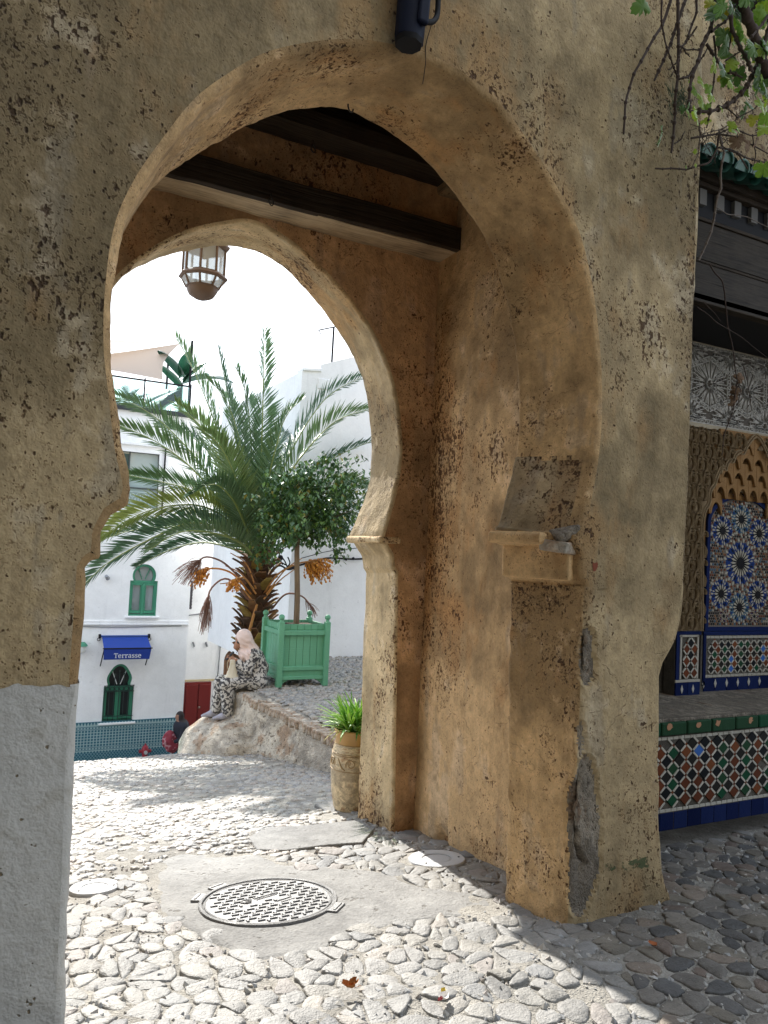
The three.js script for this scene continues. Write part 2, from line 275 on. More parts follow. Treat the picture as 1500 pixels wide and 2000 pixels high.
// paving right of the shadow edge: darker, browner stone copies, shade put into colour
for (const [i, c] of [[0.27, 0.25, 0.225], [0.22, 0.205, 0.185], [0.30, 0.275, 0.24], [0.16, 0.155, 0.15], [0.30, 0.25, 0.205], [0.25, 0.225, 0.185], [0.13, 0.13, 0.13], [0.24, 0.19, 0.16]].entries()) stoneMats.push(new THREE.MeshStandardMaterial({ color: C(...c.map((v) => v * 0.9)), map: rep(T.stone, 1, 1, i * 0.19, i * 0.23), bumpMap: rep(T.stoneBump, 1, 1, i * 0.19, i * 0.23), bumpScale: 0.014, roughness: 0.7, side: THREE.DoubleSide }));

// ---------------------------------------------------------------- the ground
const crest = (x) => -9.55 - 0.06 * (x - 1.5);
function gy(x, z) {
  let y = 0;
  if (z < -2.4) y -= 0.115 * Math.min(2.6, -2.4 - z) * sst(0, 0.25, -2.4 - z);
  if (z < -5) y -= 0.15 * (-5 - Math.max(z, crest(x)));
  if (z < crest(x)) y -= Math.min(2.45, 0.40 * (crest(x) - z));
  return y;
}
const gn = (x, z) => gy(x, z) + 0.012 * fbm3(x * 2.2, 0, z * 2.2, 3) + 0.006 * n3(x * 9, 5, z * 9);
function sheet(x0, x1, z0, z1, step, f) {
  const nx = Math.round((x1 - x0) / step), nz = Math.round((z1 - z0) / step), p = [], u = [], id = [];
  for (let j = 0; j <= nz; j++) for (let i = 0; i <= nx; i++) { const x = x0 + (x1 - x0) * i / nx, z = z0 + (z1 - z0) * j / nz; p.push(x, f(x, z), z); u.push(x, z); }
  for (let j = 0; j < nz; j++) for (let i = 0; i < nx; i++) { const a = j * (nx + 1) + i, b = a + 1, c = a + nx + 1, d = c + 1; id.push(a, c, b, b, c, d); }
  const g = new THREE.BufferGeometry(); g.setAttribute('position', new THREE.Float32BufferAttribute(p, 3)); g.setAttribute('uv', new THREE.Float32BufferAttribute(u, 2)); g.setIndex(id); g.computeVertexNormals(); return g;
}
const ground = new THREE.Group(); ground.name = 'ground'; ground.userData = { kind: 'structure' }; scene.add(ground);
part(ground, 'bedding_mortar', [
  sheet(-1.5, 6.5, -10.5, 1.5, 0.05, gn),
  sheet(-60, -1.5, -10.5, 1.5, 0.75, gy), sheet(6.5, 60, -10.5, 1.5, 0.75, gy),
  sheet(-60, 60, 1.5, 60, 1.5, gy), sheet(-60, 60, -18.5, -10.5, 0.5, gy), sheet(-150, 150, -150, -18.5, 6, () => -3.42),
], M.mortar);

// ---------------------------------------------------------------- the gateway: two horseshoe arches with a short roofed passage between
function resample(pts, n, smooth) {
  const v = pts.map((p) => V(p[0], p[1], 0)), c = smooth ? new THREE.CatmullRomCurve3(v, false, 'centripetal') : (() => { const k = new THREE.CurvePath(); for (let i = 0; i + 1 < v.length; i++) k.add(new THREE.LineCurve3(v[i], v[i + 1])); return k; })();
  if (smooth) c.arcLengthDivisions = 600;
  return Array.from({ length: n + 1 }, (_, i) => { const q = smooth ? c.getPointAt(i / n) : c.getPoint(i / n); return [q.x, q.y]; });
}
const join = (...runs) => runs.reduce((a, r) => (a.length ? [...a, ...r.slice(1)] : r), []);
function outline(L, li, arc, ri, R) { const o = join(resample(L, 44), resample(li, 28), resample(arc, 220, true), resample(ri, 42)); o.jamb = resample(R, 270); o.full = join(o, resample(R, 44)); return o; }
function outline_(L, li, arc, ri, R) { return join(resample(L, 44), resample(li, 28), resample(arc, 220, true), resample(ri, 42), resample(R, 44)); }
const normals2 = (p) => p.map((_, i) => { const a = p[Math.max(0, i - 1)], b = p[Math.min(p.length - 1, i + 1)], dx = b[0] - a[0], dy = b[1] - a[1], l = Math.hypot(dx, dy) || 1; return [-dy / l, dx / l]; });
// the skin of an opening: from the front face round a worn arris, through the thickness, to the back face
function reveal(F, B, zf, zb, r, seed) {
  const nF = normals2(F), nB = normals2(B), rings = [], K = 5, D = 14;
  for (let k = 0; k <= K; k++) { const a = k / K * Math.PI / 2; rings.push({ t: 0, o: r * (1 - Math.sin(a)), z: zf - r * (1 - Math.cos(a)) }); }
  for (let k = 1; k < D; k++) { const t = k / D; rings.push({ t, o: 0, z: lerp(zf - r, zb + r, t) }); }
  for (let k = 0; k <= K; k++) { const a = k / K * Math.PI / 2; rings.push({ t: 1, o: r * (1 - Math.cos(a)), z: zb + r * (1 - Math.sin(a)) }); }
  const p = [], u = [], id = []; let s = 0; const n = F.length;
  for (let i = 0; i < n; i++) {
    if (i) s += Math.hypot(F[i][0] - F[i - 1][0], F[i][1] - F[i - 1][1]);
    let w = 0;
    rings.forEach((q, j) => {
      const nx = lerp(nF[i][0], nB[i][0], q.t), ny = lerp(nF[i][1], nB[i][1], q.t);
      let x = lerp(F[i][0], B[i][0], q.t), y = lerp(F[i][1], B[i][1], q.t), z = q.z;
      const edge = j && j < rings.length - 1 ? 1 : 0;
      const d = q.o + edge * (0.010 * fbm3(x * 3 + seed, y * 3, z * 3, 3) + 0.006 * n3(x * 14, y * 14 + seed, z * 14) + 0.003 * n3(x * 40, y * 40, z * 40 + seed));
      x += nx * d; y += ny * d; p.push(x, y, z);
      if (j) w += Math.hypot(rings[j].z - rings[j - 1].z, rings[j].o - rings[j - 1].o); u.push(w, s);
    });
  }
  const m = rings.length;
  for (let i = 0; i + 1 < n; i++) for (let j = 0; j + 1 < m; j++) { const a = i * m + j, b = a + 1, c = a + m, d = c + 1; id.push(a, b, c, b, d, c); }
  const g = new THREE.BufferGeometry(); g.setAttribute('position', new THREE.Float32BufferAttribute(p, 3)); g.setAttribute('uv', new THREE.Float32BufferAttribute(u, 2)); g.setIndex(id); g.computeVertexNormals(); return g;
}
const pushOut = (P, r) => { const n = normals2(P); return P.map((p, i) => [p[0] + n[i][0] * r, p[1] + n[i][1] * r]); };
function faceOf(outer, z, holes = []) { const g = new THREE.ShapeGeometry(shapeOf(outer, holes), 1); g.translate(0, 0, z); metreUV(g); return g; }

const gate = thing('arched_gateway', 'thick ochre limewashed gateway with two horseshoe arches and a beamed passage', 'gateway');
const ZF = -2.73, ZB = -3.15, ZC = -4.55, ZD = -5.05, RR = 0.032;
const a1F = outline(
  [[0.337, -0.4], [0.318, 0.5], [0.306, 0.83], [0.307, 1.17], [0.306, 1.50]], [[0.306, 1.50], [0.318, 1.52], [0.347, 1.537], [0.347, 1.62], [0.373, 1.684], [0.427, 1.723], [0.436, 1.775], [0.43, 1.81]],
  [[0.43, 1.81], [0.401, 1.908], [0.37, 2.083], [0.342, 2.257], [0.335, 2.472], [0.352, 2.675], [0.403, 2.835], [0.49, 3.009], [0.59, 3.182], [0.697, 3.305], [0.83, 3.43], [0.992, 3.527], [1.165, 3.603], [1.349, 3.648], [1.52, 3.667], [1.703, 3.638], [1.869, 3.575], [2.045, 3.439], [2.2, 3.289], [2.33, 3.126], [2.418, 2.899], [2.479, 2.615], [2.505, 2.373], [2.5, 2.152], [2.476, 1.979], [2.437, 1.80], [2.415, 1.73]],
  [[2.415, 1.73], [2.398, 1.725], [2.396, 1.672], [2.428, 1.655], [2.445, 1.635], [2.446, 1.515], [2.466, 1.495], [2.463, 1.487]], [[2.463, 1.487], [2.462, 0.9], [2.455, 0.4], [2.435, -0.02], [2.42, -0.4]]);
const a1B = outline(
  [[0.335, -0.4], [0.335, 0.5], [0.333, 0.83], [0.333, 1.17], [0.333, 1.50]], [[0.333, 1.50], [0.338, 1.52], [0.35, 1.537], [0.35, 1.62], [0.375, 1.684], [0.41, 1.723], [0.42, 1.775], [0.415, 1.81]],
  [[0.415, 1.81], [0.40, 1.9], [0.37, 2.08], [0.36, 2.26], [0.355, 2.47], [0.37, 2.67], [0.41, 2.82], [0.48, 2.98], [0.60, 3.13], [0.72, 3.245], [0.85, 3.36], [1.0, 3.47], [1.118, 3.541], [1.289, 3.59], [1.45, 3.58], [1.6, 3.54], [1.814, 3.441], [1.967, 3.328], [2.128, 3.159], [2.23, 2.96], [2.29, 2.78], [2.34, 2.55], [2.359, 2.359], [2.358, 2.2], [2.339, 2.08], [2.28, 1.86], [2.25, 1.765]],
  [[2.25, 1.765], [2.236, 1.755], [2.236, 1.672], [2.285, 1.655], [2.312, 1.635], [2.314, 1.515], [2.346, 1.495], [2.343, 1.474]], [[2.343, 1.474], [2.365, 0.9], [2.38, 0.4], [2.392, -0.07], [2.40, -0.4]]);
const TOP = 5.6;
const rightEdge = [[3.10, -0.4], [3.10, -0.03], [3.05, 0.06], [3.02, 0.2], [3.0, 0.4], [2.982, 0.62], [2.972, 0.9], [2.972, 1.06], [3.0, 1.135], [3.05, 1.2], [3.09, 1.27], [3.11, 1.36], [3.134, 1.88], [3.14, 2.66], [3.146, 3.2], [3.155, 3.74], [3.156, 4.2], [3.161, TOP]];
{
  const F = pushOut(a1F, RR), E = [];
  // right edge of the wall is rounded as well
  const re = resample(rightEdge, 90, true).map(([x, y], i) => [x + 0.004 * n3(0.3, y * 6, 4), y]);
  const STRIP = 0.17, jf = pushOut(a1F.jamb, RR + STRIP);
  const face = [[-4.2, -0.4], ...F, ...jf, ...re.map(([x, y]) => [x - 0.022, y]), [-4.2, TOP]];
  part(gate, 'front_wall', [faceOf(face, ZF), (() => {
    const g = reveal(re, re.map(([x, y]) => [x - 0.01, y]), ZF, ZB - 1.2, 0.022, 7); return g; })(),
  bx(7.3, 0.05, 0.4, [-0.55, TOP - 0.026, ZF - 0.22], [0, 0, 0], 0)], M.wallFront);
  { // the springing on the right was made good in grey cement
    const g = reveal(a1F, a1B, ZF, ZB, RR, 3), p = g.attributes.position, I = g.index.array, A = [], B = [];
    for (let i = 0; i < I.length; i += 6) { const x = (p.getX(I[i]) + p.getX(I[i + 4])) / 2, y = (p.getY(I[i]) + p.getY(I[i + 4])) / 2, z = p.getZ(I[i]), e = 2.10 + 0.16 * fbm3(z * 5, x * 3, 2, 4); (x > 2 && y > 1.735 && y < e && z < ZF - 0.035 ? B : A).push(...I.slice(i, i + 6)); }
    const cut = (l) => { const k = g.clone(); k.setIndex(l); return k.toNonIndexed(); };
    part(gate, 'front_arch_soffit', cut(A), M.wallIntrados); part(gate, 'cement_repair', cut(B), M.greyRender, 'grey cement patch on the arch soffit above the right impost');
  }
  const back = [[-4.2, -0.4], ...pushOut(a1B.full, RR), [2.95, -0.4], [2.95, TOP], [-4.2, TOP]];
  part(gate, 'front_wall_inner_face', faceOf(back, ZB), M.wallInner);
  // the right jamb with its arris and a strip of the front face, close-meshed: where the render has come off, old masonry lies bare in real hollows
  const worn = [
    ['small oblong hole in the plaster showing grey stone', onZ(1140, 1222, ZF).y, onZ(1140, 1342, ZF).y, 0.058, 0.055, 1],
    ['narrow chip in the plaster showing pale render', onZ(1128, 1408, ZF).y, onZ(1128, 1480, ZF).y, 0.036, 0.032, 2],
    ['tall hole in the plaster showing cracked grey stone', onZ(1140, 1472, ZF).y, onZ(1130, 1795, ZF).y, 0.082, 0.098, 3],
  ];
  const edge = (w, t, side) => { const e = Math.pow(Math.max(0, Math.sin(Math.PI * Math.min(1, Math.max(0, t)))), 0.45); return w[3] + side * w[4] * e * (1 + 0.45 * fbm3(t * 3.2, side * 2, w[5] * 5, 3) + (side > 0 ? 0.22 * sst(0.5, 0.8, t) : 0.18 * sst(0.45, 0.2, t))) + 0.006 * n3(t * 30, side, w[5]); };
  const FJ = a1F.jamb, BJ = resample([[2.343, 1.474], [2.365, 0.9], [2.38, 0.4], [2.392, -0.07], [2.40, -0.4]], 270), nj = normals2(FJ), q = RR * Math.PI / 2, cols = [];
  for (let k = 0; k <= 13; k++) cols.push(q + STRIP * (1 - k / 13)); for (let k = 5; k >= 1; k--) cols.push(q * k / 6); for (let k = 0; k <= 12; k++) cols.push(-0.1 * k / 12); for (let k = 1; k <= 12; k++) cols.push(lerp(-0.1, -(ZF - RR - ZB - RR), k / 12)); 
  const P = [], U = [], I0 = [], I1 = [], I2 = [[], [], []], own = [], nC = cols.length + 5;
  FJ.forEach(([x, y], i) => {
    const [bx_] = BJ[i]; const row = [];
    for (let c = 0; c < nC; c++) {
      let s = cols[Math.min(c, cols.length - 1)], px, pz, nx, nz;
      if (s >= q) { px = x + RR + s - q; pz = ZF; nx = 0; nz = 1; } else if (s >= 0) { const a = s / RR; px = x + RR - RR * Math.cos(a); pz = ZF - RR + RR * Math.sin(a); nx = -Math.cos(a); nz = Math.sin(a); } else { const t = -s / (ZF - RR - ZB - RR); px = lerp(x, bx_, t); pz = ZF - RR + s; nx = -1; nz = 0; }
      if (c >= cols.length) { const a = (c - cols.length + 1) / 5 * Math.PI / 2; px = bx_ + RR * (1 - Math.cos(a)); pz = ZB + RR * (1 - Math.sin(a)); nx = -Math.cos(a); nz = -Math.sin(a); s -= a * RR; }
      let d = (c && c < nC - 1 ? 1 : 0) * (s > q ? sst(STRIP, STRIP * 0.6, s - q) : 1) * (0.010 * fbm3(px * 3 + 3, y * 3, pz * 3, 3) + 0.006 * n3(px * 14, y * 14, pz * 14) + 0.003 * n3(px * 40, y * 40, pz * 40)), mk = 0, id = -1;
      worn.forEach((w, k) => { const t = (y - w[1]) / (w[2] - w[1]); if (t <= 0 || t >= 1) return; const a = edge(w, t, -1), b = edge(w, t, 1), m = sst(0, 0.012, Math.min(s - a, b - s)); if (m > mk) { mk = m; id = k; const u = (s - a) / (b - a), crack = sst(0.085, 0.02, Math.abs(u - 0.30 - 0.2 * n3(y * 9, w[5], 1) - 0.06 * n3(y * 40, w[5], 2))) * sst(0.12, 0.22, t) * sst(0.8, 0.6, t); d = lerp(d, -(0.012 + 0.014 * fbm3(s * 14, y * 6, w[5], 4) + 0.005 * n3(s * 60, y * 26, w[5]) + 0.045 * crack * (k === 1 ? 0 : 1)), m); } else if (id < 0) d += 0.006 * sst(0.02, 0, Math.min(Math.abs(s - a), Math.abs(b - s))) * (s > a - 0.02 && s < b + 0.02 ? 1 : 0); });
      P.push(px + nx * d, y, pz + nz * d); U.push(x + RR + s - q, y); row.push(mk > 0.5 ? id : -1);
    }
    own.push(row);
  });
  for (let i = 0; i + 1 < FJ.length; i++) for (let c = 0; c + 1 < nC; c++) { const a = i * nC + c, o = own[i][c] >= 0 && own[i + 1][c + 1] >= 0 ? own[i][c] : -1; (o >= 0 ? I2[o] : c < 16 ? I0 : I1).push(a, a + nC, a + 1, a + 1, a + nC, a + nC + 1); }
  const whole = new THREE.BufferGeometry(); whole.setAttribute('position', new THREE.Float32BufferAttribute(P, 3)); whole.setAttribute('uv', new THREE.Float32BufferAttribute(U, 2)); whole.setIndex([...I0, ...I1, ...I2.flat()]); whole.computeVertexNormals();
  const cut = (I) => { const g = whole.clone(); g.setIndex(I); return g.toNonIndexed(); };
  part(gate, 'right_jamb', cut(I1), M.wallIntrados); part(gate, 'right_arris', cut(I0), M.wallFront); worn.forEach((w, k) => I2[k].length && part(gate, 'exposed_masonry', cut(I2[k]), M.oldStone, w[0]));
}
// impost slabs at the springing of the arches
{
  const slab_ = (name, x, y, z, len, turn, m, h = 0.072, out = 0.17) => { const g = new RoundedBoxGeometry(out, h, len, 8, 0.02), p = g.attributes.position; for (let i = 0; i < p.count; i++) { const a = p.getX(i), b = p.getY(i), c = p.getZ(i); p.setXYZ(i, a + 0.009 * n3(b * 16, c * 11, x) + 0.004 * n3(b * 40, c * 40, x), b + 0.007 * n3(a * 14, c * 14, 3 + x) + 0.003 * n3(a * 40, c * 40, x), c + 0.004 * n3(a * 20, b * 20, 5)); } g.computeVertexNormals(); metreUV(g); return part(gate, name, g.applyMatrix4(M4([x, y, z], [0, turn, 0])), m); };
  slab_('impost', 2.318, 1.702, -3.015, 0.30, 0.376, M.wallIntrados, 0.058); slab_('impost', 2.396, 1.592, -2.965, 0.375, 0.376, M.wallIntrados, 0.172, 0.13);
  slab_('impost', 2.395, 1.682, (ZC + ZD) / 2, 0.525, 0.03, M.wallRearIntrados, 0.05, 0.17);
}
// broken corner of the right impost: loose pale stones and a shadowed split
{
  const rr = rng(77), P = onZ(1088, 1040, ZF - 0.05);
  const chunk = (w, h, d, x, y, z, e) => { const g = new RoundedBoxGeometry(w, h, d, 3, 0.012), q = g.attributes.position; for (let i = 0; i < q.count; i++) { const a = q.getX(i), b = q.getY(i), c = q.getZ(i), s = 1 + 0.18 * n3(a * 22 + x * 9, b * 22, c * 22 + 5); q.setXYZ(i, a * s, b * s, c * s); } g.computeVertexNormals(); metreUV(g); return g.applyMatrix4(M4([x, y, z], e)); };
  part(gate, 'broken_impost_stone', chunk(0.13, 0.055, 0.16, 2.395, 1.665, ZF - 0.10, [0.1, 0.3, -0.08]), M.rubble, 'pale broken impost stone at the springing of the near arch');
  part(gate, 'broken_impost_stone', chunk(0.11, 0.05, 0.13, 2.405, 1.735, ZF - 0.085, [0.2, -0.2, 0.55]), M.oldStone);
}
// whitewashed foot of the left pier
{
  const y1 = 1.118, n = 340, e = a1F.filter(([, y], i) => i < 60 && y < y1), top = Array.from({ length: n + 1 }, (_, i) => { const x = lerp(0.296, -4.2, i / n); return [x, y1 + 0.012 * n3(x * 7, 1, 1) + 0.007 * n3(x * 26, 2, 2) + 0.004 * n3(x * 80, 3, 3) + 0.012 * Math.max(0, -x) * 0.3]; });
  const g = new THREE.ShapeGeometry(shapeOf([[-4.2, -0.4], ...e.map(([x, y]) => [x - RR + 0.007, y]), ...top]), 1).translate(0, 0, ZF + 0.004); metreUV(g);
  const q = e.concat([[0.3066, y1]]);
  part(gate, 'whitewashed_band', [g, reveal(q.map(([x, y]) => [x + 0.004, y]), q.map(([x, y], i) => [a1B[Math.min(i, 40)][0] + 0.006, y]), ZF + 0.004, ZB - 0.004, RR, 3)], M.whitewash, 'white painted lower part of the left pier');
}
// rear arch
const a2F = outline(
  [[0.42, -0.7], [0.42, 0.2], [0.42, 0.8], [0.42, 1.47]], [[0.42, 1.47], [0.44, 1.49], [0.46, 1.58], [0.54, 1.66], [0.55, 1.70]],
  [[0.55, 1.70], [0.47, 1.95], [0.435, 2.2], [0.43, 2.5], [0.455, 2.75], [0.51, 2.94], [0.574, 3.081], [0.755, 3.286], [0.954, 3.441], [1.134, 3.531], [1.323, 3.593], [1.561, 3.536], [1.852, 3.367], [2.084, 3.174], [2.269, 2.93], [2.381, 2.668], [2.437, 2.361], [2.442, 2.22], [2.416, 2.012], [2.342, 1.71]],
  [[2.342, 1.71], [2.337, 1.668], [2.36, 1.655], [2.415, 1.585], [2.43, 1.50], [2.455, 1.465]], [[2.455, 1.465], [2.48, 0.85], [2.50, 0.3], [2.519, -0.237], [2.53, -0.7]]);
const a2B = outline(
  [[0.43, -0.7], [0.43, 0.2], [0.43, 0.8], [0.43, 1.47]], [[0.43, 1.47], [0.44, 1.49], [0.46, 1.58], [0.54, 1.66], [0.555, 1.70]],
  [[0.555, 1.70], [0.48, 1.95], [0.44, 2.2], [0.435, 2.5], [0.47, 2.78], [0.54, 3.05], [0.638, 3.234], [0.842, 3.405], [1.066, 3.524], [1.267, 3.605], [1.48, 3.618], [1.668, 3.57], [1.866, 3.447], [2.073, 3.264], [2.268, 3.036], [2.394, 2.789], [2.455, 2.455], [2.465, 2.267], [2.449, 2.039], [2.328, 1.725]],
  [[2.328, 1.725], [2.322, 1.69], [2.35, 1.66], [2.43, 1.57], [2.445, 1.48], [2.473, 1.44]], [[2.473, 1.44], [2.486, 0.773], [2.495, 0.3], [2.504, -0.288], [2.51, -0.7]]);
part(gate, 'rear_arch_soffit', reveal(a2F.full, a2B.full, ZC, ZD, 0.022, 13), M.wallRearIntrados);
part(gate, 'rear_wall', faceOf([[-4.2, -0.7], ...pushOut(a2F.full, 0.022), [3.0, -0.7], [3.0, TOP], [-4.2, TOP]], ZC), M.wallRear);
part(gate, 'rear_wall_outer_face', [faceOf([[-4.2, -0.7], ...pushOut(a2B.full, 0.022), [3.0, -0.7], [3.0, TOP], [-4.2, TOP]], ZD), bx(0.03, 6.3, 0.5, [2.985, 2.45, -4.8], [0, 0, 0], 0)], M.wallFront);
// passage side walls (a lumpy foot where they meet the cobbles) and roof
{
  const side = (X, sgn) => { const g = new THREE.PlaneGeometry(1.42, 5.1, 56, 200); g.rotateY(-sgn * Math.PI / 2); g.translate(X, 1.98, (ZB + ZC) / 2); const p = g.attributes.position; for (let i = 0; i < p.count; i++) { const y = p.getY(i), z = p.getZ(i); p.setX(i, X + sgn * (0.012 * fbm3(y * 1.5, z * 1.5, X, 4) + 0.05 * sst(0.1, 0.3, fbm3(z * 6, 2, 1, 2) + 0.08) * sst(0.12, 0, y - gy(X, z)))); } g.computeVertexNormals(); const u = g.attributes.uv; for (let i = 0; i < p.count; i++) u.setXY(i, p.getZ(i), p.getY(i)); return g; };
  part(gate, 'passage_side_wall', [side(2.685, 1), bx(0.22, 6, 1.39, [2.84, 2.4, (ZB + ZC) / 2], [0, 0, 0], 0)], M.wallInner);
  part(gate, 'passage_side_wall', [side(0.1, -1), bx(0.3, 6, 1.39, [-0.1, 2.4, (ZB + ZC) / 2], [0, 0, 0], 0)], M.wallInner);
  part(gate, 'ceiling_board', bx(2.78, 0.04, 0.235, [1.4, 4.62, -3.28], [0, 0, 0], 0.004), M.woodDark);
  for (let i = 1; i < 6; i++) part(gate, 'ceiling_board', bx(2.78, 0.04, 0.235, [1.4, 4.62 + 0.004 * (i % 2), -3.28 - i * 0.24], [0, 0, 0.002 * (i % 3)], 0.004), M.woodDark);
  part(gate, 'roof_slab', bx(7.15, 0.2, 1.36, [-0.6, 4.78, (ZB + ZC) / 2], [0, 0, 0], 0), M.wallFront);
  // stepped ceiling by the rear wall: pale lower beam with a dark face board, plaster strip, upper beam
  const warp = (g, s) => { const p = g.attributes.position; for (let i = 0; i < p.count; i++) { const x = p.getX(i); p.setY(i, p.getY(i) + 0.008 * n3(x * 2, s, 1) + 0.003 * n3(x * 11, s, p.getZ(i) * 9)); p.setZ(i, p.getZ(i) + 0.006 * n3(x * 2.4, s, 5)); } g.computeVertexNormals(); return g; };
  const longBox = (h, d, y, z, seed) => warp(metreUV(new THREE.BoxGeometry(2.6, h, d, 80, 3, 3).translate(1.39, y, z)), seed);
  part(gate, 'lower_beam', longBox(0.075, 0.235, 3.682, -4.437, 3), M.woodPale, 'pale worn underside of the lower ceiling beam');
  part(gate, 'beam_face_board', longBox(0.150, 0.05, 3.713, -4.306, 9), M.woodDark);
  part(gate, 'plaster_strip', warp(metreUV(new THREE.BoxGeometry(2.6, 0.40, 0.13, 60, 8, 1).translate(1.39, 3.94, -4.40)), 17), M.wallRear);
  part(gate, 'upper_beam', longBox(0.10, 0.30, 4.11, -4.27, 23), M.woodDark);
  part(gate, 'upper_panel', bx(2.6, 0.5, 0.1, [1.39, 4.36, -4.34], [0, 0, 0], 0), M.woodDark);
  const ring = (x, y, z) => part(gate, 'iron_ring', [new THREE.TorusGeometry(0.022, 0.0035, 6, 18).rotateY(0.6).translate(x, y - 0.024, z), bar(V(x, y, z), V(x, y + 0.03, z - 0.01), 0.004)], M.iron);
  const r1 = onZ(530, 386, -4.275); ring(r1.x, r1.y, -4.275); const r2 = onZ(612, 282, -4.10); ring(r2.x, r2.y, -4.10); const r3 = onZ(676, 214, ZB); ring(r3.x, r3.y + 0.01, ZB + 0.05);
}
// green paint smear and a red mark on the front of the right pier
{
  const blot = (px, seed, col) => { const c = px.map(([x, y]) => onZ(x, y, ZF)), k = new THREE.CatmullRomCurve3(c, true), n = 40; return new THREE.ShapeGeometry(shapeOf(Array.from({ length: n }, (_, i) => { const q = k.getPointAt(i / n); return [q.x + 0.008 * n3(q.x * 60, q.y * 60, seed), q.y + 0.008 * n3(q.x * 60, q.y * 60, seed + 4)]; })), 1).translate(0, 0, ZF + 0.0025); };
  const green = new THREE.MeshStandardMaterial({ color: C(0.10, 0.13, 0.06), roughness: 0.9, alphaMap: rep(T.smear, 3), transparent: true, side: THREE.DoubleSide });
  part(gate, 'green_paint_smear', [metreUV(blot([[1212, 1686], [1240, 1678], [1266, 1676], [1264, 1692], [1236, 1697], [1216, 1700]], 3)), metreUV(blot([[1178, 1690], [1196, 1688], [1204, 1698], [1190, 1706]], 5))], green);
  part(gate, 'red_mark', metreUV(blot([[1156, 1098], [1165, 1100], [1166, 1114], [1158, 1112]], 8)), mat(0.22, 0.06, 0.03, 0.9));
}

// ---------------------------------------------------------------- cobbles: every large stone its own piece
function clip(poly, nx, ny, d) { const o = []; for (let i = 0; i < poly.length; i++) { const a = poly[i], b = poly[(i + 1) % poly.length], da = a[0] * nx + a[1] * ny - d, db = b[0] * nx + b[1] * ny - d; if (da <= 0) o.push(a); if ((da < 0) !== (db < 0) && da !== db) { const t = da / (da - db); o.push([lerp(a[0], b[0], t), lerp(a[1], b[1], t)]); } } return o; }
function cells(x0, x1, z0, z1, px, pz, seed, jit = 0.85) {
  const r = rng(seed), nx = Math.ceil((x1 - x0) / px), nz = Math.ceil((z1 - z0) / pz), s = [];
  for (let j = -1; j <= nz; j++) for (let i = -1; i <= nx; i++) s.push({ x: x0 + (i + 0.5 + (j % 2 ? 0.25 : -0.25) + (r() - 0.5) * jit) * px, z: z0 + (j + 0.5 + (r() - 0.5) * jit) * pz, i, j });
  const W = nx + 2, out = [];
  for (const c of s) {
    if (c.i < 0 || c.j < 0 || c.i >= nx || c.j >= nz) continue;
    let p = [[-px * 2, -pz * 2], [px * 2, -pz * 2], [px * 2, pz * 2], [-px * 2, pz * 2]];
    for (let dj = -2; dj <= 2; dj++) for (let di = -2; di <= 2; di++) { const i = c.i + di, j = c.j + dj; if ((!di && !dj) || i < -1 || j < -1 || i > nx || j > nz) continue; const q = s[(j + 1) * W + i + 1], vx = q.x - c.x, vz = q.z - c.z, l = Math.hypot(vx, vz); p = clip(p, vx / l, vz / l, l / 2); if (p.length < 3) break; }
    if (p.length >= 3) out.push({ x: c.x, z: c.z, p });
  }
  return out;
}
function stone(c, gap, hgt, r, flat = 0.5) {
  let p = c.p.map(([a, b]) => { const l = Math.hypot(a, b) || 1, k = Math.max(0.35, (l - gap * 1.35) / l); return [a * k, b * k]; });
  let q = []; p.forEach((a, i) => { const b = p[(i + 1) % p.length]; q.push([lerp(a[0], b[0], 0.25), lerp(a[1], b[1], 0.25)], [lerp(a[0], b[0], 0.75), lerp(a[1], b[1], 0.75)]); if (Math.hypot(a[0] - b[0], a[1] - b[1]) > 0.06) { const e = 0.5 + 0.2 * (r() - 0.5), k = 0.90 + 0.16 * r(); q.push([lerp(a[0], b[0], e) * k, lerp(a[1], b[1], e) * k]); } });
  q.sort((a, b) => Math.atan2(a[1], a[0]) - Math.atan2(b[1], b[0])); { const k = []; for (const a of q) if (!k.length || Math.hypot(a[0] - k[k.length - 1][0], a[1] - k[k.length - 1][1]) > gap * 0.5 + 0.004) k.push(a); if (k.length > 4) q = k; } if (q.length > 13) q = q.filter((_, i) => i % 4 !== 3);
  const n = q.length, tx = (r() - 0.5) * 0.09, tz = (r() - 0.5) * 0.13, s = r() * 90, P = [], U = [], I = [];
  const ringv = [[1.02, -0.03], [1, hgt * 0.25], [0.93, hgt * 0.78], [flat, hgt * 1.04]];
  for (const [k, h] of ringv) q.forEach(([a, b], i) => { const w = 1 + 0.05 * n3(a * 30 + s, h * 20, b * 30), x = a * k * w, z = b * k * w, y = h + (h > 0 ? x * tx + z * tz + hgt * 0.30 * n3(x * 20 + s, 1, z * 24) : 0); P.push(x, y, z); U.push(x + s, z + s * 0.37); });
  P.push(0, hgt * (1.05 + 0.2 * (r() - 0.5)), 0); U.push(s, s * 0.37);
  for (let k = 0; k < ringv.length - 1; k++) for (let i = 0; i < n; i++) { const a = k * n + i, b = k * n + (i + 1) % n; I.push(a, a + n, b, b, a + n, b + n); }
  for (let i = 0; i < n; i++) I.push(3 * n + i, 4 * n, 3 * n + (i + 1) % n);
  const g = new THREE.BufferGeometry(); g.setAttribute('position', new THREE.Float32BufferAttribute(P, 3)); g.setAttribute('uv', new THREE.Float32BufferAttribute(U, 2)); g.setIndex(I); g.computeVertexNormals();
  // ring normals face up: flip where needed
  const nn = g.attributes.normal; if (nn.getY(4 * n) < 0) { for (let i = 0; i < I.length; i += 3) { const t = I[i]; I[i] = I[i + 1]; I[i + 1] = t; } g.setIndex(I); g.computeVertexNormals(); }
  return g;
}
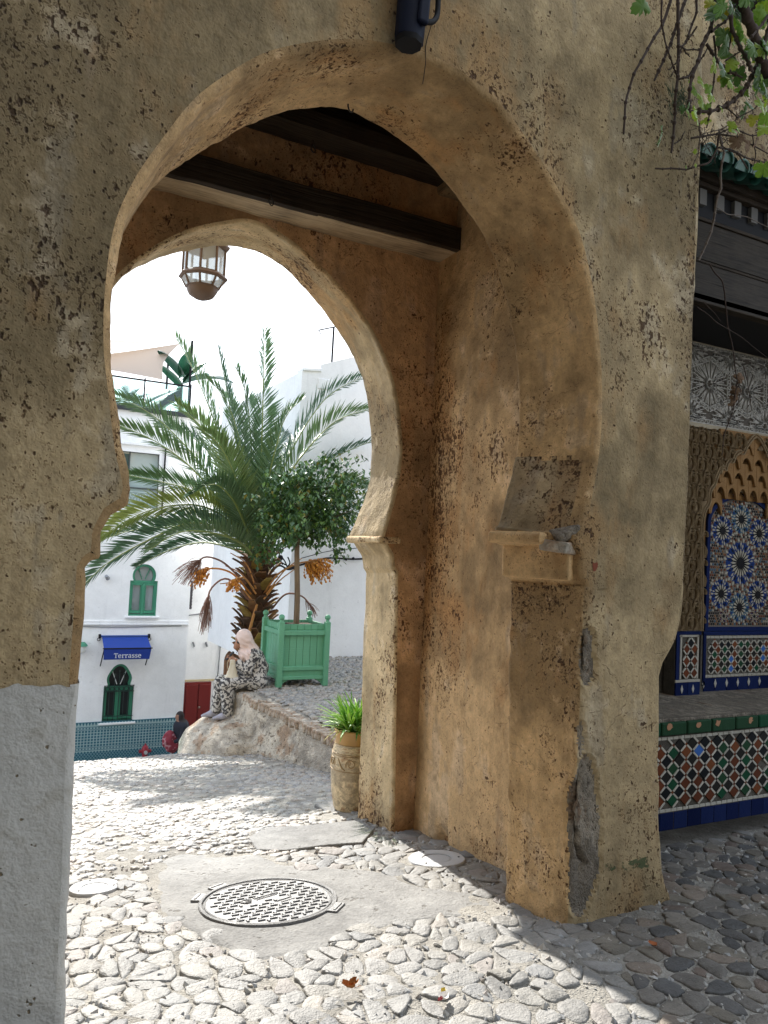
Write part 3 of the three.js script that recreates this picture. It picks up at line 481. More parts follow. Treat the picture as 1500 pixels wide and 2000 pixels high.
const gpt = (x, y) => { const d = ray(x, y); let lo = 0.5, hi = 40; for (let i = 0; i < 60; i++) { const m = (lo + hi) / 2, p = d.clone().multiplyScalar(m).add(camera.position); p.y > gy(p.x, p.z) ? (lo = m) : (hi = m); } return d.multiplyScalar(lo).add(camera.position); };   // where a sighted ray meets the ground
const inside = (p, x, z) => { let o = false; for (let i = 0, j = p.length - 1; i < p.length; j = i++) if ((p[i][1] > z) !== (p[j][1] > z) && x < (p[j][0] - p[i][0]) * (z - p[i][1]) / (p[j][1] - p[i][1]) + p[i][0]) o = !o; return o; };
let setStones;
// cement bed round the manhole, its outline as in the photograph
const bedPix = [[300, 1700], [345, 1668], [430, 1672], [500, 1668], [560, 1690], [640, 1692], [720, 1700], [800, 1720], [880, 1735], [940, 1750], [960, 1775], [880, 1795], [820, 1800], [740, 1820], [690, 1830], [640, 1860], [560, 1872], [470, 1880], [430, 1850], [380, 1820], [330, 1800], [310, 1750]];
const bed = (() => { const k = new THREE.CatmullRomCurve3(bedPix.map(([x, y]) => gpt(x, y)), true, 'centripetal'); return Array.from({ length: 120 }, (_, i) => { const q = k.getPointAt(i / 120); return [q.x + 0.03 * n3(q.x * 8, 1, q.z * 8) + 0.012 * n3(q.x * 30, 2, q.z * 30), q.z + 0.03 * n3(q.x * 8, 7, q.z * 8) + 0.012 * n3(q.x * 30, 9, q.z * 30)]; }); })();
{
  const c = bed.reduce((a, p) => [a[0] + p[0] / bed.length, a[1] + p[1] / bed.length], [0, 0]), P = [], U = [], I = [], R = 26, n = bed.length;
  for (let k = 0; k <= R; k++) for (let j = 0; j < n; j++) { const t = k / R, x = lerp(c[0], bed[j][0], t), z = lerp(c[1], bed[j][1], t); P.push(x, gy(x, z) + (k === R ? -0.012 : 0.010 - 0.009 * t ** 4) + 0.004 * fbm3(x * 7, 2, z * 7, 3), z); U.push(x, z); if (k < R) { const a = k * n + j, b = k * n + (j + 1) % n; I.push(a, a + n, b, b, a + n, b + n); } }
  const g = new THREE.BufferGeometry(); g.setAttribute('position', new THREE.Float32BufferAttribute(P, 3)); g.setAttribute('uv', new THREE.Float32BufferAttribute(U, 2)); g.setIndex(I); g.computeVertexNormals();
  if (g.attributes.normal.getY(40) < 0) { for (let i = 0; i < I.length; i += 3) { const t = I[i]; I[i] = I[i + 1]; I[i + 1] = t; } g.setIndex(I); g.computeVertexNormals(); }
  part(ground, 'cement_bed', g, M.cement, 'smooth cement bed round the large manhole cover');
}
// threshold slab and its broken edge
const slabPix = [[505, 1664], [488, 1640], [520, 1622], [600, 1618], [700, 1608], [730, 1622], [705, 1650], [640, 1655], [560, 1666]];
const slab = slabPix.map(([x, y]) => { const q = gpt(x, y); return [q.x, q.z]; });
{
  const g = new THREE.ExtrudeGeometry(shapeOf(slab.map(([x, z]) => [x, -z])), { depth: 0.05, bevelEnabled: true, bevelSize: 0.008, bevelThickness: 0.008, bevelSegments: 2 });
  g.rotateX(-Math.PI / 2); const p = g.attributes.position; for (let i = 0; i < p.count; i++) p.setY(i, p.getY(i) - 0.038 + gy(p.getX(i), p.getZ(i)) + 0.004 * n3(p.getX(i) * 7, 1, p.getZ(i) * 7)); g.computeVertexNormals(); metreUV(g);
  part(ground, 'threshold_slab', g, M.cement, 'pale stone slab at the threshold of the rear arch');
}
const covers = [{ c: V(1.352, 0, -3.655), r: 0.335 }, { c: V(0.625, 0, -4.285), r: 0.125 }, { c: V(2.452, 0, -3.872), r: 0.165 }];
{
  const R = rng(4242), all = [];
  const free = (x, z, m) => !inside(bed, x, z) && !inside(slab, x, z) && covers.every((k) => Math.hypot(x - k.c.x, z - k.c.z) > k.r + m);
  for (const c of cells(0.05, 5.9, -4.75, -0.9, 0.118, 0.090, 5, 1.2)) {
    if (!free(c.x, c.z, 0.035) && !(inside(bed, c.x, c.z) && bed.some((q) => Math.hypot(q[0] - c.x, q[1] - c.z) < 0.06) && R() < 0.45 && !inside(slab, c.x, c.z) && covers.every((k) => Math.hypot(c.x - k.c.x, c.z - k.c.z) > k.r + 0.05))) continue;
    if (c.z < -4.42 + 0.1 * n3(c.x * 3, 1, 1)) continue;
    if (c.x < 0.27 && c.z < ZF + 0.1 && c.z > ZB) continue;
    if (c.x > 2.66 && c.z < -2.85 && c.z > -4.7 && c.x < 3.02) continue;
    if (c.x > 3.05 && c.z < -3.42) continue;
    const shade = c.x > 2.44 - 0.3 * (c.z + 2.7) && c.z > -3.4;  // cobbles beyond the cast-shadow line take the painted-shade stone set
    if (R() < 0.04) continue;
    const g = stone(c, 0.002 + 0.005 * R(), 0.006 + 0.006 * R(), R, 0.55 + 0.22 * R());
    const y = gn(c.x, c.z) + (inside(bed, c.x, c.z) ? 0.004 : 0); g.translate(c.x, y, c.z);
    const v = V(c.x, y, c.z).project(camera), seen = Math.abs(v.x) < 1.06 && Math.abs(v.y) < 1.06;
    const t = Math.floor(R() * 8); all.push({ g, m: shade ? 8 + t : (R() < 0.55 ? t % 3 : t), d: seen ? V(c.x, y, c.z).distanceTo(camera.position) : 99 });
  }
  all.sort((a, b) => a.d - b.d);
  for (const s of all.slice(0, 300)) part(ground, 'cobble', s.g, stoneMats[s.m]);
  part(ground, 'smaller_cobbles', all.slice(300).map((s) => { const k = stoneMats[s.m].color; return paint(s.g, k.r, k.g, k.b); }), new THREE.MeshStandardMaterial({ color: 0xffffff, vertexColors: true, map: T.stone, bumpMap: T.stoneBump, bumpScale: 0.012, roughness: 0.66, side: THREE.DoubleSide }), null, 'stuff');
  { // chips and grit packed in the joints
    const r = rng(606), l = []; for (let i = 0; i < 9000; i++) { const x = 0.1 + r() * 5.6, z = -4.7 + r() * 3.7; if (!free(x, z, 0.02) || (x > 2.66 && z < -2.85 && x < 3.02) || (x > 3.05 && z < -3.42)) continue; const s = 0.006 + 0.016 * r() * r(); const q = new THREE.OctahedronGeometry(s, 0); q.applyMatrix4(M4([x, gn(x, z) + 0.002, z], [r() * 6, r() * 6, r() * 6], [1.3, 0.6, 1])); const t = stoneTones[Math.floor(r() * 8)]; l.push(paint(q, t[0] * 0.85, t[1] * 0.85, t[2] * 0.85)); }
    part(ground, 'joint_grit', l, new THREE.MeshStandardMaterial({ color: 0xffffff, vertexColors: true, roughness: 0.9, flatShading: true, side: THREE.DoubleSide }), null, 'stuff');
  }
  // small set stones of the lane beyond the rear arch, and of the terrace
  const variants = [1].map((k) => { const r = rng(90 + k), n = 7, p = Array.from({ length: n }, (_, i) => { const a = i / n * 6.283, q = 0.5 + 0.14 * (r() - 0.5); return [Math.cos(a) * q, Math.sin(a) * q]; }); return stone({ p }, 0.02, 0.24, r, 0.5); });
  const set = (parent, list) => variants.forEach((g, k) => {
    const l = list; if (!l.length) return;
    const im = shadows(new THREE.InstancedMesh(g, new THREE.MeshStandardMaterial({ color: 0xffffff, roughness: 0.62, map: T.stone, side: THREE.DoubleSide }), l.length)); im.name = 'small_set_stones'; im.userData.kind = 'stuff'; parent.add(im);
    l.forEach((s, i) => { im.setMatrixAt(i, M4([s.x, s.y, s.z], [0.16 * (R() - 0.5), R() * 0.9 - 0.45 + (R() < 0.5 ? Math.PI : 0), 0.16 * (R() - 0.5)], [s.w, s.h, s.l])); const t = stoneTones[Math.floor(R() * 8)]; im.setColorAt(i, C(t[0] * 0.86, t[1] * 0.84, t[2] * 0.81)); });
  });
  const lane = [];
  for (let z = -4.40; z > -10.3; z -= 0.052) for (let x = -0.2; x < 3.3; x += 0.066) {
    const X = x + (R() - 0.5) * 0.05 + ((z / 0.052) & 1) * 0.033, Z = z + (R() - 0.5) * 0.045; if (!free(X, Z, 0.02)) continue;
    const smooth = n3(X * 1.1 + 3, 2, Z * 1.1) + 0.7 * sst(1.9, 2.6, X) - 0.25; if (smooth > 0.2 && R() < 0.55) continue;
    const k = 0.75 + R() * 0.6; lane.push({ x: X, y: gn(X, Z) - 0.004, z: Z, w: 0.072 * k, h: 0.035 + 0.035 * R(), l: 0.056 * k });
  }
  set(ground, lane);
  setStones = set;
}
// dry leaves and petals on the paving
function curled(w, l, bend, seed) { const g = new THREE.PlaneGeometry(w, l, 6, 8), p = g.attributes.position; g.rotateX(-Math.PI / 2); for (let i = 0; i < p.count; i++) { const x = p.getX(i), z = p.getZ(i), t = 1 - (2 * z / l) ** 2; p.setX(i, x * (0.25 + 0.75 * t) * (1 + 0.25 * n3(z * 60, seed, 1))); p.setY(i, bend * ((2 * x / w) ** 2 + 0.6 * (2 * z / l) ** 2) + 0.004 * n3(x * 80, z * 80, seed)); } g.computeVertexNormals(); return g; }
{
  const q = onY(680, 1932, 0.02), f = thing('fallen_leaf', 'curled orange brown leaf lying on the sunlit cobbles', 'leaf', [q.x, 0.028, q.z], 0.7);
  const m1 = mat(0.36, 0.13, 0.025, 0.7); part(f, 'blade', [curled(0.035, 0.052, 0.012, 1), curled(0.03, 0.04, 0.016, 5).applyMatrix4(M4([0.012, 0.006, 0.006], [0.2, 1.2, 0.3]))], m1); part(f, 'stalk', bar(V(0, 0.002, 0.024), V(0.01, 0.012, 0.045), 0.0012), m1);
  const q2 = onY(866, 1952, 0.02), w = thing('fallen_petals', 'crumpled white and pink petals on the sunlit cobbles', 'petals', [q2.x, 0.026, q2.z], 1.9);
  part(w, 'petal', curled(0.035, 0.05, 0.010, 3), mat(0.75, 0.72, 0.68, 0.7)); part(w, 'petal', curled(0.018, 0.024, 0.008, 9).translate(-0.01, 0.004, -0.03), mat(0.4, 0.08, 0.08, 0.7), 'reddish petal'); part(w, 'petal', curled(0.016, 0.022, 0.006, 12).translate(0.02, 0.003, 0.024), mat(0.55, 0.42, 0.05, 0.7), 'yellow petal');
  const q3 = onY(1274, 1851, 0.01), s = thing('fallen_leaf', 'small orange leaf scrap in the shade right of the pier', 'leaf', [q3.x, 0.022, q3.z], 0.2); part(s, 'blade', curled(0.03, 0.04, 0.008, 6), mat(0.42, 0.14, 0.05, 0.8));
}
// manhole covers
{
  const k = covers[0], y = gy(k.c.x, k.c.z) + 0.012, t = thing('manhole_cover', 'large round iron manhole cover with raised tread, set in cement', 'manhole cover', [k.c.x, y, k.c.z]); t.rotation.set(-Math.atan(0.115), 0, 0);
  const im = new THREE.MeshStandardMaterial({ color: C(0.20, 0.20, 0.20), roughness: 0.5, metalness: 0.25, bumpMap: rep(T.cementBump, 2), bumpScale: 0.003, side: THREE.DoubleSide });
  part(t, 'frame', lathe([[0.318, -0.03], [0.318, 0.004], [0.322, 0.007], [0.334, 0.007], [0.337, 0.003], [0.337, -0.03]], 96), im);
  part(t, 'lid', lathe([[0, 0], [0.30, 0], [0.302, 0.003], [0.309, 0.003], [0.311, 0.0], [0.311, -0.03]], 96), im);
  for (const [a, w] of [[2.05, 0.10], [2.55, 0.10], [-0.78, 0.12]]) { const c = Math.cos(a), s = Math.sin(a); part(t, 'lug', [bx(0.055, 0.012, w, [c * 0.352, 0.0, -s * 0.352], [0, a, 0], 0.003), bx(0.012, 0.012, w * 0.8, [c * 0.362, 0.004, -s * 0.362], [0, a, 0], 0.003)], im); }
  const tr = [], R = rng(31);
  const row = 0.040, col = 0.058;
  for (let j = -7; j <= 7; j++) for (let i = -5; i <= 5; i++) {
    const x = (i + (j % 2 ? 0.5 : 0)) * col, z = j * row; if (Math.hypot(x, z) > 0.285) continue;
    if (Math.abs(z + 0.055 + x * 0.45) < 0.05 && x > -0.15 && x < 0.05) continue; if (Math.hypot((x - 0.07) / 1.5, z - 0.03 + x * 0.2) < 0.045) continue;
    tr.push(bx(0.036, 0.007, 0.010, [x, 0.003, z], [0, 0, 0], 0.002)); if (Math.hypot(x + 0.029, z + 0.008) < 0.285) tr.push(bx(0.012, 0.007, 0.022, [x + 0.028, 0.003, z + 0.018], [0, 0.15, 0], 0.002));
  }
  part(t, 'raised_tread', tr, im, null, 'stuff');
  const mk = []; mk.push(new THREE.TorusGeometry(0.030, 0.005, 5, 20, 4.6).rotateX(-Math.PI / 2).rotateY(0.6).scale(1, 0.6, 0.75).translate(-0.10, 0.003, -0.028)); mk.push(new THREE.TorusGeometry(0.014, 0.004, 5, 16, 5).rotateX(-Math.PI / 2).scale(1, 0.6, 0.8).translate(-0.095, 0.003, -0.026));
  for (let i = 0; i < 11; i++) mk.push(bx(0.007, 0.005, 0.014 + 0.004 * R(), [-0.055 + i * 0.011, 0.002, -0.055 - i * 0.003], [0, 0.3 + 0.3 * R(), 0], 0.001)); for (let i = 0; i < 12; i++) mk.push(bx(0.006, 0.004, 0.008, [-0.048 + i * 0.010, 0.002, -0.032 - i * 0.003], [0, 0.3, 0], 0.001)); for (let i = 0; i < 9; i++) mk.push(bx(0.008, 0.005, 0.016, [0.035 + i * 0.0095, 0.002, 0.026 - i * 0.003], [0, 0.4 * R(), 0], 0.001)); for (let i = 0; i < 8; i++) mk.push(bx(0.006, 0.004, 0.008, [0.05 + i * 0.010, 0.002, 0.052 - i * 0.003], [0, 0.3, 0], 0.001));
  part(t, 'cast_marks', mk, im);
  const small = (k, name, label, pal, tilt) => {
    const y = gy(k.c.x, k.c.z) + 0.008, t = thing('access_cover', label, 'manhole cover', [k.c.x, y, k.c.z]); t.rotation.set(-Math.atan(0.115) + tilt, 0, 0);
    part(t, 'rim', lathe([[k.r * 0.52, 0.002], [k.r * 0.56, 0.006], [k.r * 0.96, 0.006], [k.r, 0.0], [k.r, -0.03]], 56), pal);
    part(t, 'lid', lathe([[0, 0.003], [k.r * 0.44, 0.003], [k.r * 0.48, -0.002], [k.r * 0.52, 0.0]], 48), pal);
    for (const a of [0.4, 2.6, 4.6]) part(t, 'bolt', cy(0.006, 0.006, 0.005, [Math.cos(a) * k.r * 0.78, 0.007, Math.sin(a) * k.r * 0.78], [0, 0, 0], 8), M.iron);
  };
  const alu = new THREE.MeshStandardMaterial({ color: C(0.55, 0.56, 0.57), roughness: 0.6, metalness: 0.1, bumpMap: rep(T.cementBump, 3), bumpScale: 0.002, side: THREE.DoubleSide });
  small(covers[1], '', 'small pale round access cover beside the whitewashed left pier', alu, 0); small(covers[2], '', 'small pale round access cover half in shade by the right passage wall', alu, 0.01);
}

// ---------------------------------------------------------------- the tiled wall fountain on the right
const fountain = thing('wall_fountain', 'recessed wall fountain with coloured mosaic tiles, carved plaster and dark wooden eaves', 'fountain');
{
  const glaze = (r, g, b, rough = 0.28) => { return new THREE.MeshPhysicalMaterial({ color: C(r, g, b), roughness: rough, specularIntensity: 0.06, bumpMap: T.paleBump, bumpScale: 0.004, side: THREE.DoubleSide }); };
  const Z = { black: [glaze(0.018, 0.02, 0.022), glaze(0.028, 0.027, 0.025)], red: [glaze(0.15, 0.05, 0.025), glaze(0.12, 0.042, 0.024), glaze(0.18, 0.065, 0.03)], green: [glaze(0.018, 0.075, 0.04), glaze(0.025, 0.065, 0.035)], white: [glaze(0.48, 0.46, 0.40), glaze(0.40, 0.375, 0.32), glaze(0.53, 0.50, 0.43)], blue: [glaze(0.010, 0.017, 0.065), glaze(0.014, 0.024, 0.085), glaze(0.008, 0.013, 0.05)], sky: [glaze(0.05, 0.14, 0.42)] };
  const R = rng(808), pick = (k) => Z[k][Math.floor(R() * Z[k].length)];
  const grout = new THREE.MeshStandardMaterial({ color: C(0.42, 0.38, 0.32), map: rep(T.cement, 1.2), bumpMap: rep(T.cementBump, 1.2), bumpScale: 0.01, roughness: 0.9, side: THREE.DoubleSide });
  const x0 = 3.02, x1 = 6.6, zf = -3.40, W = x1 - x0, cx = (x0 + x1) / 2;
  // bench
  const body = part(fountain, 'bench', bx(W, 0.62, 0.9, [cx, 0.325 - 0.02, zf - 0.45 - 0.001], [0, 0, 0], 0.004), grout);
  part(fountain, 'bench_top', bx(W, 0.05, 0.86, [cx, 0.637, zf - 0.475], [0, 0, 0], 0.012), M.oldStone);
  const plate = (w, h, x, y, z, m, par, name, t = 0.012, r = 0.003) => part(par, name, bx(w, h, t, [x, y, z], [0, 0, 0], r), m);
  const diamond = (w, h, t = 0.010) => new THREE.ExtrudeGeometry(shapeOf([[-w, 0], [0, -h], [w, 0], [0, h]]), { depth: t - 0.002, bevelEnabled: true, bevelSize: 0.001, bevelThickness: 0.001, bevelSegments: 1 });
  // blue skirting, white line, green nosing
  for (let x = x0 + 0.59; x < 5.1; x += 0.118) plate(0.114, 0.104, x + 0.059, 0.051 + 0.003 * (R() - 0.5), zf - 0.004 + 0.003 * R(), pick('blue'), body, 'tile');
  const whites = []; for (let x = x0; x < x1 - 0.02; x += 0.05) { whites.push(bx(0.046, 0.019, 0.012, [x + 0.025, 0.117, zf - 0.003], [0, 0, 0.02 * (R() - 0.5)], 0.002), bx(0.046, 0.019, 0.012, [x + 0.025, 0.551, zf - 0.003], [0, 0, 0.02 * (R() - 0.5)], 0.002)); }
  part(body, 'white_tile_line', whites, Z.white[0], null, 'stuff');
  for (let x = x0 + 0.464; x < 5.1; x += 0.222) {
    const g = plate(0.214, 0.082, x + 0.107, 0.610, zf + 0.006, Z.green[Math.floor(R() * 2)], body, 'tile', 0.03, 0.012);
    if (R() < 0.6) { const k = new THREE.CircleGeometry(0.026, 9), p = k.attributes.position; for (let i = 1; i < p.count; i++) { const s = 0.6 + 0.6 * R(); p.setXY(i, p.getX(i) * s, p.getY(i) * s * 0.8); } k.translate(x + 0.03 + R() * 0.15, 0.625, zf + 0.0235); part(body, 'chipped_glaze', metreUV(k), mat(0.42, 0.22, 0.12, 0.9)); }
  }
  // the diamond mosaic, laid piece by piece
  const panel = (par, xa, xb, ya, yb, z, hx, hy, single, colours, name) => {
    const D = diamond(hx * 0.76, hy * 0.76), N = diamond(hx * 0.17, hy * 0.2), L = Math.hypot(hx, hy), a = Math.atan2(hy, hx), B = bx(L * 0.74, Math.min(hx, hy) * 0.27, 0.010, [0, 0, 0.005], [0, 0, 0], 0.0015);
    const bag = {}; const put = (nm, g, m, M_) => { if (single && nm !== 'node') { const k = part(par, nm, g, m); k.applyMatrix4(M_); k.updateMatrix(); } else (bag[m.uuid] ??= [m, []])[1].push(g.clone().applyMatrix4(M_)); };
    const jit = () => [0.03 * (R() - 0.5), 0.03 * (R() - 0.5), 0.05 * (R() - 0.5)];
    for (let i = 0, x = xa + hx; x < xb - hx * 0.4; i++, x = xa + hx + i * hx) for (let y = ya + (i % 2 ? hy * 2 : hy); y < yb - hy * 0.4; y += hy * 2) {
      const c = colours[i % colours.length]; let k = typeof c === 'string' ? c : c[Math.floor(R() * c.length)]; if (R() < 0.008) k = 'sky';
      if (R() > 0.02) put('tile', D, pick(k), M4([x, y, z - 0.003 + 0.003 * R()], jit()));
      for (const [sx, sy] of [[1, 1], [1, -1]]) { const px = x + sx * hx / 2, py = y + sy * hy / 2; if (px < xb && py > ya && py < yb && R() > 0.03) put('tile', B, pick('white'), M4([px, py, z - 0.003 + 0.003 * R()], [0, 0, -sy * a + 0.05 * (R() - 0.5)])); }
      for (const [dx, dy] of [[-hx / 2, hy / 2], [-hx / 2, -hy / 2]]) if (i === 0 || !single) put('tile', B, pick('white'), M4([x + dx, y + dy, z - 0.003 + 0.003 * R()], [0, 0, dy > 0 ? a : -a]));
      if (y + hy < yb - 0.004) put('node', N, pick(k === 'black' ? 'black' : 'red'), M4([x, y + hy, z - 0.002], jit()));
    }
    for (const k in bag) part(par, name, bag[k][1], bag[k][0], null, 'stuff');
  };
  const cols = ['red', 'black', 'green', 'black', 'red', 'black', 'red', 'black', 'red', 'black', 'green', 'black', 'red', 'black', 'green', 'black'];
  panel(body, 3.655, 4.80, 0.128, 0.541, zf, 0.0557, 0.0475, true, cols, 'small_tiles');
  panel(body, 4.825, x1, 0.128, 0.541, zf, 0.0557, 0.0475, false, cols, 'small_tiles');
  panel(body, x0, 3.655, 0.128, 0.541, zf, 0.0557, 0.0475, false, cols, 'small_tiles');

  // recessed back wall above the bench
  const zb = -4.13, zs = -3.99, zq = -4.02;
  const P = (x, y, z = zb) => onZ(x, y, z);
  part(fountain, 'back_wall', bx(W + 0.4, 3.7, 0.12, [cx, 2.45, zb - 0.08], [0, 0, 0], 0), grout);
  const dado = part(fountain, 'dado', bx(2.0, 0.46, 0.05, [P(1366, 1240).x + 0.99, 0.86, zb + 0.0], [0, 0, 0], 0.004), grout);
  const xa = P(1368, 1300).x, zd = zb + 0.026;
  { // blue skirting with white lozenges, then the small mosaic
    const yl = P(1440, 1346).y - 0.002, yh = P(1440, 1320).y;
    for (let i = 0; i < 8; i++) { const x = xa + 0.065 + i * 0.128; plate(0.124, yh - yl - 0.004, x, (yl + yh) / 2, zd, pick('blue'), dado, 'tile'); const d = part(dado, 'white_lozenge', diamond(0.014, 0.032, 0.006), Z.white[0]); d.position.set(x - 0.064, (yl + yh) / 2 + 0.01, zd + 0.004); }
    const w2 = []; for (let i = 0; i < 22; i++) w2.push(bx(0.046, 0.02, 0.01, [xa + 0.025 + i * 0.05, yh + 0.012, zd], [0, 0, 0], 0.002), bx(0.046, 0.02, 0.01, [xa + 0.04 + i * 0.05, 1.073, zd], [0, 0, 0], 0.002));
    part(dado, 'white_tile_line', w2, Z.white[1], null, 'stuff');
    panel(dado, xa + 0.04, xa + 1.1, yh + 0.026, 1.06, zd, 0.0375, 0.0375, false, ['black', ['green', 'black', 'red'], 'red', 'black', ['red', 'green'], 'black', ['black', 'sky'], 'red', 'black', 'green'], 'small_mosaic');
    part(dado, 'blue_band', bx(1.1, 0.028, 0.014, [xa + 0.54, 1.102, zd], [0, 0, 0], 0.003), Z.blue[1]); part(dado, 'blue_band', bx(0.03, 0.40, 0.014, [xa + 0.004, 0.905, zd + 0.002], [0, 0, 0], 0.003), Z.blue[0]);
  }
  { // tiled pier on the left of the niche
    const a = P(1318, 1340, zq), b = P(1366, 1340, zq), w = b.x - a.x, x = (a.x + b.x) / 2, pier = part(fountain, 'tiled_pier', bx(w, 0.46, 0.10, [x, 0.88, zq - 0.06], [0, 0, 0], 0.004), grout);
    const y0 = P(1340, 1360, zq).y, y1 = P(1340, 1333, zq).y, y2 = P(1340, 1240, zq).y;
    plate(w / 2 - 0.003, y1 - y0, x - w / 4, (y0 + y1) / 2, zq, Z.blue[0], pier, 'tile'); plate(w / 2 - 0.003, y1 - y0, x + w / 4, (y0 + y1) / 2, zq, Z.blue[1], pier, 'tile');
    for (const s of [-0.25, 0.2]) { const d = part(pier, 'white_lozenge', diamond(0.012, 0.03, 0.006), Z.white[0]); d.position.set(x + s * w, (y0 + y1) / 2 + 0.004, zq + 0.005); }
    part(pier, 'white_border', [bx(w, 0.02, 0.01, [x, y1 + 0.012, zq], [0, 0, 0], 0.002), bx(w - 0.05, 0.016, 0.01, [x, y2 - 0.008, zq], [0, 0, 0], 0.002), bx(0.018, y2 - y1 - 0.03, 0.01, [a.x + 0.05, (y1 + y2) / 2 + 0.012, zq], [0, 0, 0], 0.002), bx(0.018, y2 - y1 - 0.03, 0.01, [b.x - 0.03, (y1 + y2) / 2 + 0.012, zq], [0, 0, 0], 0.002)], Z.white[1]);
    part(pier, 'blue_band', [bx(0.034, y2 - y1, 0.01, [a.x + 0.02, (y1 + y2) / 2 + 0.02, zq], [0, 0, 0], 0.002), bx(w, 0.026, 0.012, [x, y2 + 0.014, zq], [0, 0, 0], 0.002)], Z.blue[1]);
    panel(pier, a.x + 0.066, b.x - 0.04, y1 + 0.024, y2 - 0.02, zq, 0.041, 0.044, false, ['red', 'black', 'red', 'black'], 'small_mosaic');
    part(fountain, 'side_recess', bx(0.9, 0.5, 0.06, [a.x - 0.45, 0.88, zq - 0.2], [0, 0, 0], 0), Z.blue[2]);
  }
  // rosette mosaic under its pointed head
  const ctr = P(1446, 1100), ys = P(1380, 1016).y, apex = P(1450, 966).y, xl = P(1378, 1100).x, hw = ctr.x - xl;
  const head = (k, d = 0) => { const o = [[ctr.x - (hw - d), 1.118 + d]]; for (let i = 0; i <= 14; i++) { const t = i / 14; o.push([ctr.x - (hw - d) * Math.cos(t * Math.PI / 2) ** 0.9, ys + (apex - ys - d * 1.2) * Math.sin(t * Math.PI / 2) ** 1.25]); } for (let i = 13; i >= 0; i--) { const t = i / 14; o.push([ctr.x + (hw - d) * Math.cos(t * Math.PI / 2) ** 0.9, ys + (apex - ys - d * 1.2) * Math.sin(t * Math.PI / 2) ** 1.25]); } o.push([ctr.x + hw - d, 1.118 + d]); return o; };
  const field_ = part(fountain, 'mosaic_panel', ext(head(0), 0.01).translate(0, 0, zb - 0.012), mat(0.16, 0.135, 0.11, 0.8));
  part(field_, 'blue_border', ext(head(0), 0.02, [head(0, 0.032)]).translate(0, 0, zb - 0.006), Z.blue[1]);
  const inHead = (x, y, m = 0.05) => inside(head(0, m), x, y);
  const vm = new THREE.MeshPhysicalMaterial({ color: 0xffffff, vertexColors: true, specularIntensity: 0.2, roughness: 0.3, side: THREE.DoubleSide });
  const TC = { k: [0.02, 0.02, 0.022], w: [0.42, 0.39, 0.32], b: [0.018, 0.045, 0.17], r: [0.17, 0.05, 0.025], c: [0.07, 0.14, 0.20], o: [0.26, 0.13, 0.06] };
  const fl = (pts, col, z) => paint(ext(pts, 0.006).translate(0, 0, z), ...TC[col]);
  const rosette = (x, y, r, n, c1, c2, heart) => {
    const g = [], z = zb - 0.003;
    const pet = (r0, r1, w, i, off, col) => { const a = (i + off) / n * 2 * Math.PI, c = Math.cos(a), s = Math.sin(a), rm = lerp(r0, r1, 0.62); g.push(fl([[r0, 0], [rm, -w], [r1, 0], [rm, w]].map(([u, v]) => [x + u * c - v * s, y + u * s + v * c]), col, z)); };
    const disc = (q, col, dz) => g.push(paint(ext(Array.from({ length: 24 }, (_, i) => [x + q * Math.cos(i * 0.2618), y + q * Math.sin(i * 0.2618)]), 0.004).translate(0, 0, z - dz), ...TC[col]));
    disc(r * 1.02, 'k', 0.0035); disc(r * 0.88, c2, 0.0025); disc(r * 0.54, 'k', 0.0015);
    for (let i = 0; i < n; i++) { pet(r * 0.24, r * 0.62, r * 0.95 / n, i, 0, c1); pet(r * 0.58, r * 0.80, r * 0.8 / n, i, 0.5, i % 2 ? 'k' : c1); pet(r * 0.64, r * 0.92, r * 0.9 / n, i, 0, i % 2 ? c1 : 'b'); pet(r * 0.84, r * 1.06, r * 1.15 / n, i, 0.5, c1); pet(r * 0.94, r * 1.05, r * 0.9 / n, i, 0, 'r'); }
    g.push(fl(Array.from({ length: 10 }, (_, i) => [x + r * 0.22 * Math.cos(i * 0.628), y + r * 0.22 * Math.sin(i * 0.628)]), heart, z));
    return merge(g);
  };
  const taken = [[ctr.x, ctr.y, 0.20]];
  part(field_, 'tile_rosette', rosette(ctr.x, ctr.y, 0.19, 20, 'w', 'b', 'k'), vm);
  for (let i = 0; i < 8; i++) { const a = i / 8 * 6.2832 + Math.PI / 2, x = ctr.x + 0.305 * Math.cos(a), y = ctr.y + 0.35 * Math.sin(a); if (!inHead(x, y, 0.1)) continue; taken.push([x, y, 0.128]); part(field_, 'tile_rosette', rosette(x, y, 0.128, 14, 'w', i % 2 ? 'b' : 'c', 'k'), vm); }
  for (const [dx, dy] of [[0.17, 0.5], [-0.17, 0.5], [0, 0.62], [0.36, 0.38], [-0.36, 0.38], [0.18, -0.42], [-0.18, -0.42], [0.36, -0.3], [-0.36, -0.3], [0.38, 0.02], [-0.4, 0.04], [0.15, 0.16], [-0.15, 0.16], [0.15, -0.17], [-0.15, -0.17]]) { const x = ctr.x + dx, y = ctr.y + dy; if (!inHead(x, y, 0.06)) continue; const r = Math.min(0.07, ...taken.map(([a, b, q]) => Math.hypot(x - a, y - b) - q * 0.98)); if (r < 0.03) continue; taken.push([x, y, r]); part(field_, 'tile_rosette', rosette(x, y, r, 10, 'w', 'r', R() < 0.5 ? 'k' : 'r'), vm); }
